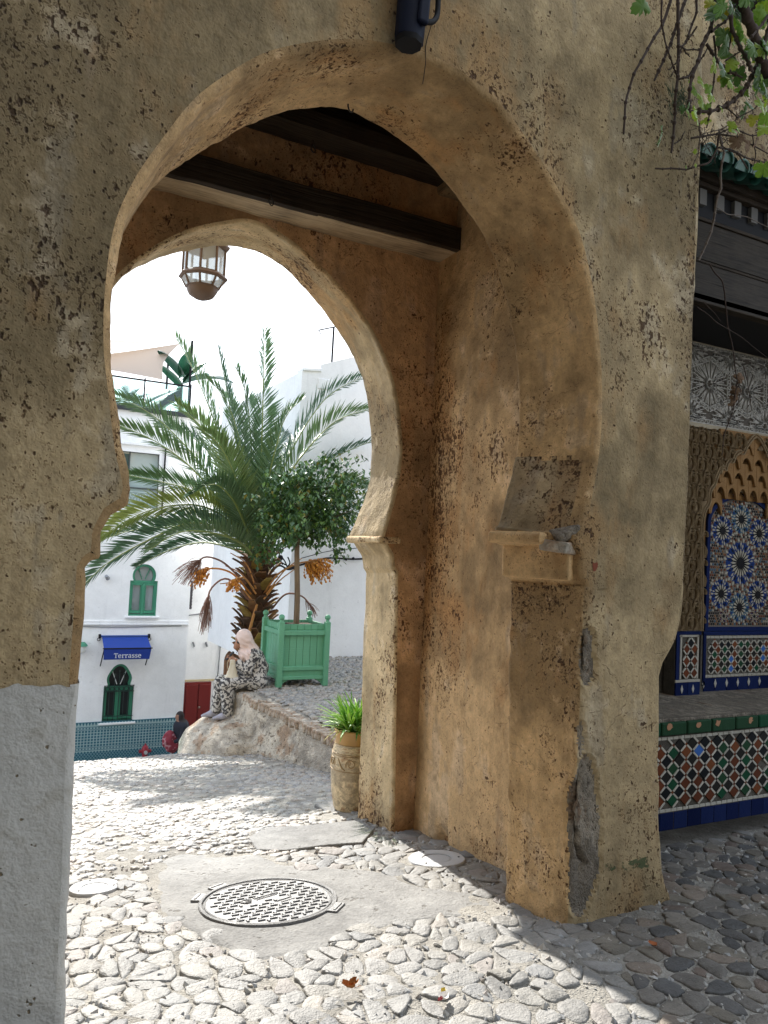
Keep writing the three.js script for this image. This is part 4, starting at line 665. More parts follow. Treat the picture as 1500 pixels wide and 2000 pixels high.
  { const small = []; for (let y = 1.15; y < apex; y += 0.021) for (let x = xl; x < ctr.x + hw; x += 0.024) { const X = x + ((y / 0.021) & 1) * 0.012, Y = y; if (!inHead(X, Y, 0.045) || taken.some(([a, b, r]) => Math.hypot(X - a, Y - b) < r * 1.02)) continue; const q = R(), c = q < 0.46 ? 'k' : q < 0.6 ? 'w' : q < 0.78 ? 'r' : q < 0.9 ? 'o' : 'c', s = 0.0095; small.push(fl([[X - s, Y], [X, Y - s], [X + s, Y], [X, Y + s]], c, zb - 0.004)); } part(field_, 'small_mosaic', small, vm, null, 'stuff'); }

  // carved plaster: spandrels with a scalloped opening, honeycomb vault behind it
  const plaster = new THREE.MeshStandardMaterial({ color: C(0.40, 0.29, 0.165), map: rep(T.pale, 0.9), bumpMap: rep(T.cementBump, 1.5), bumpScale: 0.008, roughness: 0.9, side: THREE.DoubleSide });
  const ochre = new THREE.MeshStandardMaterial({ color: C(0.29, 0.155, 0.05), map: rep(T.pale, 0.9), bumpMap: rep(T.cementBump, 1.5), bumpScale: 0.006, roughness: 0.75, side: THREE.DoubleSide });
  const steps = [[1374, 1232], [1376, 1020], [1380, 1000], [1388, 985], [1391, 960], [1398, 950], [1402, 938], [1408, 922], [1413, 918], [1419, 924], [1422, 912], [1427, 904], [1432, 908], [1436, 900], [1441, 890], [1447, 888], [1452, 892], [1457, 884], [1463, 872], [1472, 860], [1477, 857]].map(([x, y]) => { const p = P(x, y, zs); return [p.x, p.y]; });
  const ax = steps[steps.length - 1][0], mirror = steps.slice(0, -1).reverse().map(([x, y]) => [2 * ax - x, y]);
  const openL = [...steps, ...mirror], yt = P(1440, 848, zs).y, yb_ = P(1350, 1236, zs).y, xL = P(1322, 1100, zs).x;
  part(fountain, 'carved_spandrel', ext([[xL - 0.3, yb_], ...openL, [2 * ax - xL, yb_], [2 * ax - xL, yt], [xL - 0.3, yt]], 0.05).translate(0, 0, zs - 0.088), plaster);
  part(fountain, 'opening_moulding', [0.012, 0.034].map((o) => tube(openL.map(([x, y], i) => { const n = normals2(openL)[i]; return V(x + n[0] * o, y + n[1] * o, zs + 0.004); }), 0.008, 5, 160)), plaster);
  { // arabesque relief: paired scrolls and leaves in rows over the spandrels
    const g = []; const scroll = (x, y, s, m) => { const p = []; for (let i = 0; i <= 12; i++) { const t = i / 12, a = -1.2 + t * 4.6, r = s * (0.46 - 0.30 * t); p.push(V(x + m * (0.12 * s + r * Math.cos(a)), y + r * Math.sin(a) * 1.25 - 0.1 * s, zs + 0.006)); } g.push(tube(p, s * 0.044, 4, 22)); g.push(tube([V(x + m * s * 0.5, y - s * 0.62, zs + 0.005), V(x + m * s * 0.56, y - s * 0.1, zs + 0.008), V(x + m * s * 0.30, y + s * 0.52, zs + 0.005)], s * 0.062, 4, 10, 0.4)); g.push(ball(s * 0.10, [x + m * s * 0.13, y + s * 0.05, zs], [1, 1.5, 0.7], 7, 5)); g.push(ball(s * 0.06, [x + m * s * 0.3, y - s * 0.45, zs], [1, 1, 0.7], 6, 4)); };
    const ok = (x, y, m) => x > xL - 0.1 && y < yt - 0.01 && y > yb_ + 0.02 && !inside([...openL.map(([a, b]) => [a, b]), [2 * ax - steps[0][0], 0], [steps[0][0], 0]], x, y) && openL.every(([a, b]) => Math.hypot(a - x, b - y) > m);
    const s = 0.105; for (let j = 0; j < 18; j++) for (let i = -1; i < 17; i++) { const x = xL + 0.03 + i * s * 1.32 + (j % 2) * s * 0.66, y = yb_ + 0.085 + j * s * 1.02; for (const m of [-1, 1]) if (ok(x + m * s * 0.32, y, s * 0.48)) scroll(x, y, s, m); if (ok(x, y, 0.04)) g.push(bar(V(x, y - s * 0.4, zs + 0.004), V(x, y + s * 0.4, zs + 0.004), 0.006, 0.004, 4), ball(0.010, [x, y + s * 0.46, zs + 0.003], [1, 1.3, 0.6], 6, 4), ball(0.007, [x + s * 0.12, y - s * 0.5, zs + 0.003], [1, 1, 0.6], 6, 4), ball(0.007, [x - s * 0.12, y - s * 0.5, zs + 0.003], [1, 1, 0.6], 6, 4)); }
    part(fountain, 'arabesque_relief', g.map((q) => q.translate(0, 0, -zs).scale(1, 1, 3.4).translate(0, 0, zs - 0.024)), plaster);
  }
  { // honeycomb vault: tiers of little concave cells stepping back from the scalloped edge to the mosaic head
    const cup = (x, y, z, r, h) => { const g = new THREE.SphereGeometry(r, 12, 6, 0, Math.PI * 2, 0, Math.PI / 2).scale(1, h / r, 1); return g.translate(x, y, z); };
    part(fountain, 'vault_back', bx(1.4, 1.3, 0.02, [ax, 2.3, zb - 0.008 - 0.012], [0, 0, 0], 0), ochre);
    const tiers = [[2.02, 0.0, 8, 0.2], [2.14, 0.035, 8, 0.26], [2.26, 0.06, 7, 0.34], [2.38, 0.085, 6, 0.44], [2.50, 0.10, 4, 0.56]];
    tiers.forEach(([y, dz, n, cut], k) => { const wide = 0.60 * (1 - cut * 0.62), z = zb + 0.02 + dz * 0.9, mx = ctr.x + (ax - ctr.x) * k / 5, w = 2 * wide / n;   // a course of hanging arches, each course standing further out
      for (let i = 0; i < n; i++) { const x = mx - wide + (i + 0.5) * w; if (k < 2 && inHead(x, y + 0.05, 0.02)) continue; const pts = [[-w / 2, 0.17], [-w / 2, 0]]; for (let a = 0; a <= 10; a++) { const t = a / 10; pts.push([-w * 0.40 + w * 0.80 * t, 0.006 + 0.088 * Math.sin(Math.PI * t) ** 0.62]); } pts.push([w / 2, 0], [w / 2, 0.17]); part(fountain, 'vault_cell', [ext(pts, 0.022, [], 0.003).translate(x, y, z - 0.011), metreUV(new THREE.SphereGeometry(w * 0.42, 10, 6, 0, Math.PI, 0, Math.PI / 2).rotateY(Math.PI).scale(1, 0.9, 0.5).translate(x, y + 0.01, z - 0.012))], ochre); } });
    part(fountain, 'finial_ornament', [tube([V(ctr.x - 0.09, apex + 0.02, zb + 0.03), V(ctr.x - 0.035, apex + 0.07, zb + 0.035), V(ctr.x, apex + 0.20, zb + 0.03)], 0.010, 4, 12), tube([V(ctr.x + 0.09, apex + 0.02, zb + 0.03), V(ctr.x + 0.035, apex + 0.07, zb + 0.035), V(ctr.x, apex + 0.20, zb + 0.03)], 0.010, 4, 12), new THREE.TorusGeometry(0.022, 0.006, 5, 14).scale(1, 1.6, 1).translate(ctr.x, apex + 0.10, zb + 0.032), ball(0.012, [ctr.x, apex + 0.215, zb + 0.03], [1, 1.6, 0.7], 7, 5), bx(0.12, 0.014, 0.02, [ctr.x, apex + 0.02, zb + 0.03], [0, 0, 0], 0.004)], plaster);
  }
  { // white carved frieze of interlaced stars
    const a = P(1355, 833), b = P(1357, 670), yL = a.y + 0.01, yH = b.y - 0.01, x0_ = a.x - 0.5, x1_ = 6.4, zc = zb + 0.05;
    const whiteP = new THREE.MeshStandardMaterial({ color: C(0.55, 0.53, 0.49), map: rep(T.pale, 0.8), bumpMap: rep(T.paleBump, 1.5), bumpScale: 0.006, roughness: 0.85, side: THREE.DoubleSide }), deep = mat(0.11, 0.095, 0.08, 0.95);
    const fr = part(fountain, 'carved_frieze', bx(x1_ - x0_, yH - yL, 0.02, [(x0_ + x1_) / 2, (yL + yH) / 2, zc - 0.02], [0, 0, 0], 0), deep);
    part(fr, 'moulding', [bx(x1_ - x0_, 0.036, 0.05, [(x0_ + x1_) / 2, yL - 0.012, zc], [0, 0, 0], 0.006), bx(x1_ - x0_, 0.022, 0.04, [(x0_ + x1_) / 2, yH + 0.004, zc], [0, 0, 0], 0.005)], new THREE.MeshStandardMaterial({ color: C(0.42, 0.36, 0.26), roughness: 0.85, side: THREE.DoubleSide }));
    const g = [], H = yH - yL, st = (xa, ya, xb, yb, w) => { const dx = xb - xa, dy = yb - ya, L = Math.hypot(dx, dy); if (L < 0.01) return; g.push(bx(L, w * 1.15, 0.020, [(xa + xb) / 2, (ya + yb) / 2, zc - 0.003], [0, 0, Math.atan2(dy, dx)], 0)); };
    const chain = (xa, ya, xb, yb) => { const dx = xb - xa, dy = yb - ya, L = Math.hypot(dx, dy), n = Math.max(1, Math.round(L / 0.022)), nx = -dy / L * 0.016, ny = dx / L * 0.016; st(xa + nx, ya + ny, xb + nx, yb + ny, 0.006); st(xa - nx, ya - ny, xb - nx, yb - ny, 0.006); for (let i = 0; i < n; i++) { const t = (i + 0.5) / n, s = i % 2 ? 1 : -1; const px = xa + dx * t, py = ya + dy * t; st(px - nx * 0.8 - dx / L * 0.006 * s, py - ny * 0.8 - dy / L * 0.006 * s, px + nx * 0.8 + dx / L * 0.006 * s, py + ny * 0.8 + dy / L * 0.006 * s, 0.005); } };
    const pitch = 0.43;
    for (let k = -1; k < 5; k++) {
      for (const [cx_, cy_, n, rr] of [[a.x + 0.10 + k * pitch, yL + H * 0.52, 16, 0.20], [a.x + 0.10 + (k + 0.5) * pitch, yL + H * 0.90, 16, 0.18], [a.x + 0.10 + (k + 0.5) * pitch, yL + H * 0.12, 16, 0.18]]) {
        if (cx_ < x0_ || cx_ > x1_) continue;
        for (let i = 0; i < n * 2; i++) { const t = i / n * Math.PI, c = Math.cos(t), s = Math.sin(t), q = (r) => [cx_ + r * c, Math.min(yH - 0.03, Math.max(yL + 0.04, cy_ + r * s))]; const [xa_, ya_] = q(rr * 0.14), [xb_, yb__] = q(rr * (i % 2 ? 0.78 : 1.0)); if (i % 2) { st(xa_, ya_, xb_, yb__, 0.006); } else { const off = 0.010, nx = -s * off, ny = c * off; st(xa_ + nx, ya_ + ny, xb_ + nx * 1.4, yb__ + ny * 1.4, 0.005); st(xa_ - nx, ya_ - ny, xb_ - nx * 1.4, yb__ - ny * 1.4, 0.005); for (let m = 1; m < 5; m++) g.push(ball(0.006, [cx_ + rr * (0.2 + 0.17 * m) * c, Math.min(yH - 0.03, Math.max(yL + 0.04, cy_ + rr * (0.2 + 0.17 * m) * s)), zc - 0.004], [1, 1, 0.7], 5, 3)); } }
      }
      const X = a.x + 0.10 + k * pitch, Y = yL + H * 0.52;
      chain(X, Y + 0.20, X + pitch / 2, Y + 0.11); chain(X, Y + 0.20, X - pitch / 2, Y + 0.11); chain(X, Y - 0.20, X + pitch / 2, Y - 0.11); chain(X, Y - 0.20, X - pitch / 2, Y - 0.11); chain(X + pitch / 2, Y + 0.11, X + pitch / 2, Y - 0.11); chain(X + 0.02, Y, X + pitch / 2, Y + 0.24); chain(X + 0.02, Y, X + pitch / 2, Y - 0.24);
    }
    chain(x0_, yH - 0.022, x1_, yH - 0.022); chain(x0_, yL + 0.03, x1_, yL + 0.03);
    part(fr, 'interlaced_star_relief', g, whiteP, null, 'stuff');
    const hole = onZ(1438, 765, zc + 0.012); const k = new THREE.CircleGeometry(0.045, 10), p = k.attributes.position, R2 = rng(5); for (let i = 1; i < p.count; i++) { const s = 0.5 + 0.8 * R2(); p.setXY(i, p.getX(i) * s * 0.6, p.getY(i) * s * 1.7); } part(fr, 'rotten_patch', k.translate(hole.x, hole.y, hole.z), mat(0.03, 0.02, 0.015, 0.95));
  }
  { // dark wooden eaves: two boards, a dentil course, cornice, soffit, and glazed tiles on top
    const zw = -3.40, b = (h, d, y, z, m, name, r = 0.004) => part(fountain, name, bx(W + 0.6, h, d, [cx, y, z], [0, 0, 0], r), m);
    b(0.262, 0.06, 3.428, zw - 0.03, M.woodGrey, 'eaves_board'); b(0.018, 0.078, 3.563, zw - 0.03, M.woodDark, 'bead_moulding', 0.006); b(0.245, 0.06, 3.702, zw - 0.03, M.woodGrey, 'eaves_board'); b(0.022, 0.09, 3.836, zw - 0.03, M.woodDark, 'bead_moulding', 0.006); b(0.012, 0.07, 3.30, zw - 0.028, M.woodDark, 'bead_moulding', 0.004);
    b(0.20, 0.05, 3.945, zw - 0.045, M.black, 'dentil_backing'); b(0.03, 0.10, 4.055, zw - 0.02, M.woodDark, 'bead_moulding', 0.006); b(0.06, 0.14, 4.10, zw - 0.01, M.woodDark, 'cornice_board');
    for (let i = 0; i < 16; i++) part(fountain, 'dentil', bx(0.066, 0.105, 0.04, [3.62 + i * 0.165, 3.985, zw - 0.012], [0, 0, 0], 0.004), mat(0.13, 0.125, 0.12, 0.8));
    b(0.04, 0.74, 3.335, zb + 0.36, M.black, 'soffit');
    part(fountain, 'eaves_back', bx(W + 0.6, 0.9, 0.1, [cx, 3.85, zb - 0.03], [0, 0, 0], 0), M.black);
    const gt = [new THREE.MeshStandardMaterial({ color: C(0.03, 0.11, 0.085), roughness: 0.3, side: THREE.DoubleSide }), new THREE.MeshStandardMaterial({ color: C(0.05, 0.14, 0.115), roughness: 0.35, side: THREE.DoubleSide })];
    const tile = new THREE.CylinderGeometry(0.062, 0.052, 0.46, 12, 1, true, -Math.PI / 2, Math.PI).rotateX(Math.PI / 2), rim = new THREE.TorusGeometry(0.060, 0.008, 5, 12, Math.PI).translate(0, 0, 0.23), tg = merge([tile, rim, new THREE.CircleGeometry(0.058, 12, 0, Math.PI).translate(0, 0, 0.222)]);
    const pan = new THREE.CylinderGeometry(0.07, 0.06, 0.44, 10, 1, true, Math.PI / 2, Math.PI).rotateX(Math.PI / 2);
    for (let i = 0; i < 19; i++) { const x = 3.32 + i * 0.145; for (let j = 0; j < 2; j++) { const m = part(fountain, 'roof_tile', tg, gt[Math.floor(R() * 2)]); m.position.set(x + 0.008 * (R() - 0.5), 4.195 + j * 0.11 + 0.01 * R(), zw + 0.0 - j * 0.33); m.rotation.set(0.42 + 0.05 * (R() - 0.5), 0.06 * (R() - 0.5), 0); const q = part(fountain, 'roof_tile', pan, gt[1]); q.position.set(x + 0.0725, 4.19 + j * 0.11, zw - 0.015 - j * 0.33); q.rotation.set(0.42, 0, 0); } }
    part(fountain, 'roof_deck', bx(W + 0.6, 0.03, 0.85, [cx, 4.26, zw - 0.36], [0.40, 0, 0], 0), M.woodDark);
  }
  part(fountain, 'upper_wall', bx(W + 1.6, 2.4, 0.5, [cx + 0.3, 5.2, zb - 0.32], [0, 0, 0], 0.02), M.wallFar, 'ochre wall above the green eaves tiles, behind the vine');
  part(fountain, 'side_wall', bx(0.35, 4.4, 1.4, [x1 + 0.1, 2.2, zf - 0.4], [0, 0, 0], 0), M.wallFront);
}

// ---------------------------------------------------------------- grape vine hanging from above on the right
const barkM = mat(0.055, 0.036, 0.028, 0.9), barkGrey = mat(0.16, 0.13, 0.11, 0.9);
{
  const vine = thing('grape_vine', 'straggling grape vine with bare brown canes and lobed green leaves', 'vine');
  const w = (pts, r, z = -2.5, dz = 0, name = 'cane', m = barkM, taper = 0.6) => { const R = rng(Math.round(pts[0][0] * 7 + pts[0][1])); const v = []; pts.forEach(([x, y], i) => { if (i) { const [a, b] = pts[i - 1]; v.push(onZ(lerp(a, x, 0.5) + 3.5 * (R() - 0.5), lerp(b, y, 0.5) + 3.5 * (R() - 0.5), z + dz * (i - 0.5) / (pts.length - 1) + 0.02 * (R() - 0.5))); } v.push(onZ(x, y, z + dz * i / (pts.length - 1))); }); r *= 0.86; const g = [tube(v, r, 6, pts.length * 5, taper)]; v.slice(1, -1).forEach((p) => { g.push(ball(r * 1.2, [p.x, p.y, p.z], [1, 1.3, 1], 6, 5)); }); return part(vine, name, g, m); };
  w([[1318, -30], [1293, 50], [1265, 96], [1238, 145], [1222, 200], [1218, 262]], 0.0085, -2.45);
  w([[1352, -30], [1322, 48], [1310, 86], [1296, 118], [1278, 157]], 0.0095, -2.48);
  w([[1322, -30], [1324, 46], [1325, 90], [1324, 150], [1318, 205], [1317, 240], [1311, 298]], 0.0095, -2.42);
  w([[1358, -20], [1360, 25], [1344, 70], [1332, 92], [1322, 130]], 0.007, -2.40); w([[1361, 52], [1345, 76], [1332, 92]], 0.005, -2.40);
  w([[1400, -30], [1388, 55], [1372, 88], [1352, 150], [1346, 200], [1344, 218]], 0.011, -2.35);
  w([[1296, -30], [1292, 40], [1302, 92], [1316, 132], [1322, 150]], 0.006, -2.44);
  w([[1325, 90], [1338, 97], [1366, 97], [1380, 80]], 0.005, -2.4); w([[1334, 92], [1340, 104], [1347, 111]], 0.004, -2.4); w([[1306, 136], [1314, 128], [1322, 120]], 0.004, -2.42); w([[1310, 150], [1316, 138]], 0.004, -2.42);
  w([[1326, 155], [1344, 150], [1364, 122], [1382, 94]], 0.006, -2.38);
  w([[1430, -30], [1452, 10], [1470, 60], [1486, 110], [1500, 150]], 0.026, -2.3, 0, 'stem', barkM, 1);
  w([[1520, -20], [1500, 60], [1482, 120], [1468, 150], [1448, 182], [1420, 205], [1386, 218], [1346, 218]], 0.013, -2.32, -0.06);
  w([[1380, 86], [1400, 118], [1424, 140], [1450, 152]], 0.009, -2.35); w([[1428, 10], [1430, 58], [1446, 94], [1462, 124], [1470, 140]], 0.011, -2.3); w([[1390, 62], [1416, 42], [1440, 6]], 0.008, -2.33); w([[1394, 70], [1398, 120], [1394, 160], [1386, 220], [1380, 250]], 0.006, -2.38); w([[1420, 105], [1430, 60], [1446, 76]], 0.005, -2.34); w([[1500, 30], [1478, 60], [1460, 82]], 0.008, -2.28); w([[1418, 118], [1452, 98]], 0.005, -2.33);
  w([[1400, 75], [1404, 100], [1402, 75], [1404, 74]], 0.005, -2.36);
  w([[1280, 329], [1310, 329], [1340, 331], [1360, 325], [1385, 317], [1400, 290], [1404, 262]], 0.005, -2.56, 0.1, 'cane', barkM, 1.2); w([[1366, 240], [1367, 262], [1364, 300], [1352, 326]], 0.003, -2.55, 0.05); w([[1318, 280], [1330, 272], [1338, 256]], 0.004, -2.45);
  w([[1404, 258], [1414, 300], [1408, 330], [1408, 368], [1398, 404], [1394, 430], [1380, 475], [1365, 508]], 0.008, -2.75, -0.2, 'cane', barkGrey, 0.8);
  w([[1398, 404], [1420, 418], [1460, 424], [1500, 444]], 0.003, -2.9, 0, 'cane', barkGrey); w([[1386, 516], [1410, 548], [1416, 580], [1422, 640], [1434, 700], [1440, 745], [1432, 800], [1414, 850], [1410, 890]], 0.006, -3.2, -0.2);
  w([[1440, 745], [1446, 760], [1440, 790], [1428, 800]], 0.004, -3.3); w([[1452, 715], [1462, 760], [1466, 785], [1458, 798]], 0.004, -3.3);
  w([[1362, 600], [1400, 630], [1450, 660], [1500, 700]], 0.003, -3.1); w([[1374, 590], [1396, 612], [1408, 628]], 0.003, -3.1);
  w([[1350, 270], [1400, 262], [1440, 268], [1500, 300]], 0.006, -2.5); w([[1404, 288], [1440, 298], [1470, 312], [1500, 318]], 0.006, -2.6); w([[1400, 262], [1430, 250], [1470, 265], [1500, 262]], 0.005, -2.45); w([[1470, 262], [1476, 300], [1470, 340]], 0.004, -2.5); w([[1460, 330], [1440, 300], [1412, 286]], 0.005, -2.5); w([[1386, 218], [1420, 212], [1440, 230], [1410, 252], [1372, 262]], 0.004, -2.4); w([[1440, 230], [1470, 215], [1500, 190]], 0.004, -2.35);
  // lobed leaves
  const leafShape = (s) => { const R = rng(s), o = []; const n = 40; for (let i = 0; i < n; i++) { const a = i / n * 2 * Math.PI, lob = Math.abs(Math.cos(a * 2.5)) ** 0.6; let r = 0.62 + 0.38 * lob + 0.05 * (i % 2 ? 1 : -1) + 0.05 * (R() - 0.5); const b = a - Math.PI / 2; const notch = Math.exp(-1 * ((i > n / 2 ? i - n : i) / 2.2) ** 2); r *= 1 - 0.62 * notch; o.push([r * Math.cos(b), r * Math.sin(b)]); } const g = new THREE.BufferGeometry(), p = [0, -0.15, 0], I = []; o.forEach(([x, y], i) => { p.push(x * 0.55, y * 0.55, -0.06 + 0.10 * n3(x * 3, y * 3, s)); }); o.forEach(([x, y]) => p.push(x, y, -0.22 * (x * x + y * y) + 0.22 * n3(x * 2, y * 2, s + 3))); for (let i = 0; i < n; i++) { const j = (i + 1) % n; I.push(0, 1 + i, 1 + j, 1 + i, 1 + n + i, 1 + j, 1 + j, 1 + n + i, 1 + n + j); } g.setAttribute('position', new THREE.Float32BufferAttribute(p, 3)); g.setIndex(I); g.computeVertexNormals(); return g; };
  const shapes = [1, 2, 3, 4, 5].map(leafShape);
  const leafM = [[0.22, 0.40, 0.03], [0.36, 0.52, 0.04], [0.12, 0.26, 0.03], [0.46, 0.46, 0.04], [0.08, 0.18, 0.03]].map((c) => new THREE.MeshPhysicalMaterial({ color: C(...c), roughness: 0.85, transmission: 0.6, thickness: 0, side: THREE.DoubleSide })), dry = mat(0.16, 0.10, 0.06, 0.9);
  const R = rng(99), leaf = (x, y, s, m, z = -2.36, label) => { const q = onZ(x, y, z), k = part(vine, 'leaf', shapes[Math.floor(R() * 5)], m, label); k.position.copy(q); k.scale.setScalar(s); k.rotation.set((R() - 0.5) * 1.3, (R() - 0.5) * 1.6, R() * 6.3); return k; };
  const l0 = leaf(1256, 8, 0.066, leafM[2], -2.40, 'serrated green leaf at the top left of the vine'); l0.rotation.set(0.3, 0.2, 0.4); const l1 = leaf(1292, 266, 0.047, leafM[2], -2.46); l1.rotation.set(0.2, 0.9, 2.6);
  const spots = [[1373, 200, 0.055, 1], [1390, 185, 0.04, 1], [1362, 226, 0.05, 1], [1372, 160, 0.035, 1], [1395, 128, 0.04, 1], [1428, 124, 0.045, 1], [1408, 150, 0.03, 3], [1430, 160, 0.05, 1], [1422, 68, 0.04, 3], [1440, 40, 0.05, 0], [1400, 10, 0.05, 2], [1386, 6, 0.03, 3], [1460, 25, 0.05, 1], [1482, 40, 0.055, 0], [1496, 90, 0.05, 0], [1448, 78, 0.045, 2], [1466, 92, 0.05, 2], [1480, 165, 0.05, 4], [1496, 200, 0.055, 1], [1468, 205, 0.04, 4], [1452, 222, 0.045, 4], [1440, 250, 0.03, 1], [1430, 244, 0.03, 1], [1378, 236, 0.028, 1], [1345, 222, 0.03, 0], [1350, 160, 0.025, 1], [1356, 176, 0.03, 0], [1384, 172, 0.03, 0], [1496, 230, 0.05, 0], [1490, 250, 0.045, 1], [1470, 232, 0.035, 3], [1500, 10, 0.06, 1], [1450, 5, 0.05, 0], [1418, 30, 0.035, 3], [1492, 330, 0.05, 0], [1484, 150, 0.06, 4], [1494, 172, 0.05, 4], [1480, 120, 0.05, 4], [1360, 298, 0.014, 1], [1360, 322, 0.012, 1], [1340, 325, 0.01, 0], [1434, 256, 0.02, 0], [1412, 215, 0.02, 1], [1380, 210, 0.03, 0], [1346, 206, 0.022, 4], [1332, 214, 0.022, 4]];
  for (const [x, y, s, m] of spots) leaf(x + 4 * (R() - 0.5), y + 4 * (R() - 0.5), s * 0.92, leafM[m], -2.36 + 0.12 * (R() - 0.5));
  for (const [x, y] of [[1462, 284], [1452, 268], [1478, 276], [1490, 285], [1482, 232], [1440, 276], [1438, 762], [1434, 780], [1444, 738], [1430, 790]]) leaf(x, y, 0.026 + 0.014 * R(), dry, y > 500 ? -3.35 : -2.45);
  for (let i = 0; i < 58; i++) leaf(1395 + R() * 130, -20 + R() * 290 * R(), 0.035 + 0.02 * R(), leafM[[0, 2, 4, 4, 1][Math.floor(R() * 5)]], -2.25 - 0.2 * R());
  // feathery grey-green tuft on the wall
  const tuft = []; const c = onZ(1316, 205, -2.62); for (let i = 0; i < 150; i++) { const a = R() * 6.283, b = (R() - 0.3) * 1.2, L = 0.03 + 0.05 * R(), s = V(c.x + (R() - 0.5) * 0.10, c.y + (R() - 0.5) * 0.12, c.z + R() * 0.06), d = V(Math.cos(a), Math.sin(a) * 0.9, 0.5 * b); tuft.push(new THREE.ConeGeometry(0.0022, L, 3).applyQuaternion(new THREE.Quaternion().setFromUnitVectors(V(0, 1, 0), d.normalize())).translate(s.x + d.x * L / 2, s.y + d.y * L / 2, s.z + d.z * L / 2)); }
  part(vine, 'feathery_tuft', tuft, mat(0.10, 0.13, 0.08, 0.9), null, 'stuff');
  const tangle = []; const tc = onZ(1392, 272, -2.6); for (let i = 0; i < 60; i++) { const p = V(tc.x + (R() - 0.5) * 0.16, tc.y + (R() - 0.5) * 0.14, tc.z + (R() - 0.5) * 0.1), q = p.clone().add(V((R() - 0.5) * 0.12, (R() - 0.6) * 0.14, (R() - 0.5) * 0.08)); tangle.push(bar(p, q, 0.0018, 0.0012, 3)); }
  part(vine, 'twig_tangle', tangle, barkM, null, 'stuff');
}
// dark blue housing of a floodlight above the arch, with its cable
{
  const c = onZ(803, 35, ZF + 0.07), t = thing('floodlight_housing', 'dark blue metal housing fixed above the crown of the near arch', 'light fitting', [c.x, c.y, c.z]); t.rotation.z = -0.05;
  const navy = new THREE.MeshPhysicalMaterial({ color: C(0.005, 0.008, 0.022), roughness: 0.5, specularIntensity: 0.3, side: THREE.DoubleSide });
  part(t, 'housing', lathe([[0, -0.10], [0.060, -0.10], [0.066, -0.094], [0.071, 0.2], [0.071, 0.3]], 8).scale(1, 1, 0.8), navy); part(t, 'bottom_cap', cy(0.055, 0.060, 0.02, [0, -0.108, 0], [0, 0, 0], 8), M.black);
  part(t, 'side_fin', bx(0.05, 0.3, 0.03, [0.025, 0.10, 0.055], [0, 0, 0], 0.012), navy);
  part(t, 'wall_bracket', bx(0.05, 0.06, 0.06, [0, 0.12, -0.045], [0, 0, 0], 0.005), M.black);
  part(t, 'cable', [tube([V(0.045, -0.005, 0.02), V(0.09, 0.02, 0.0), V(0.125, 0.07, -0.02), V(0.13, 0.18, -0.03), V(0.13, 0.3, -0.03)], 0.012, 7, 24), tube([V(0.12, 0.05, -0.05), V(0.112, -0.03, -0.066), V(0.118, -0.1, -0.066), V(0.114, -0.2, -0.066)], 0.0018, 4, 20)], M.black);
}
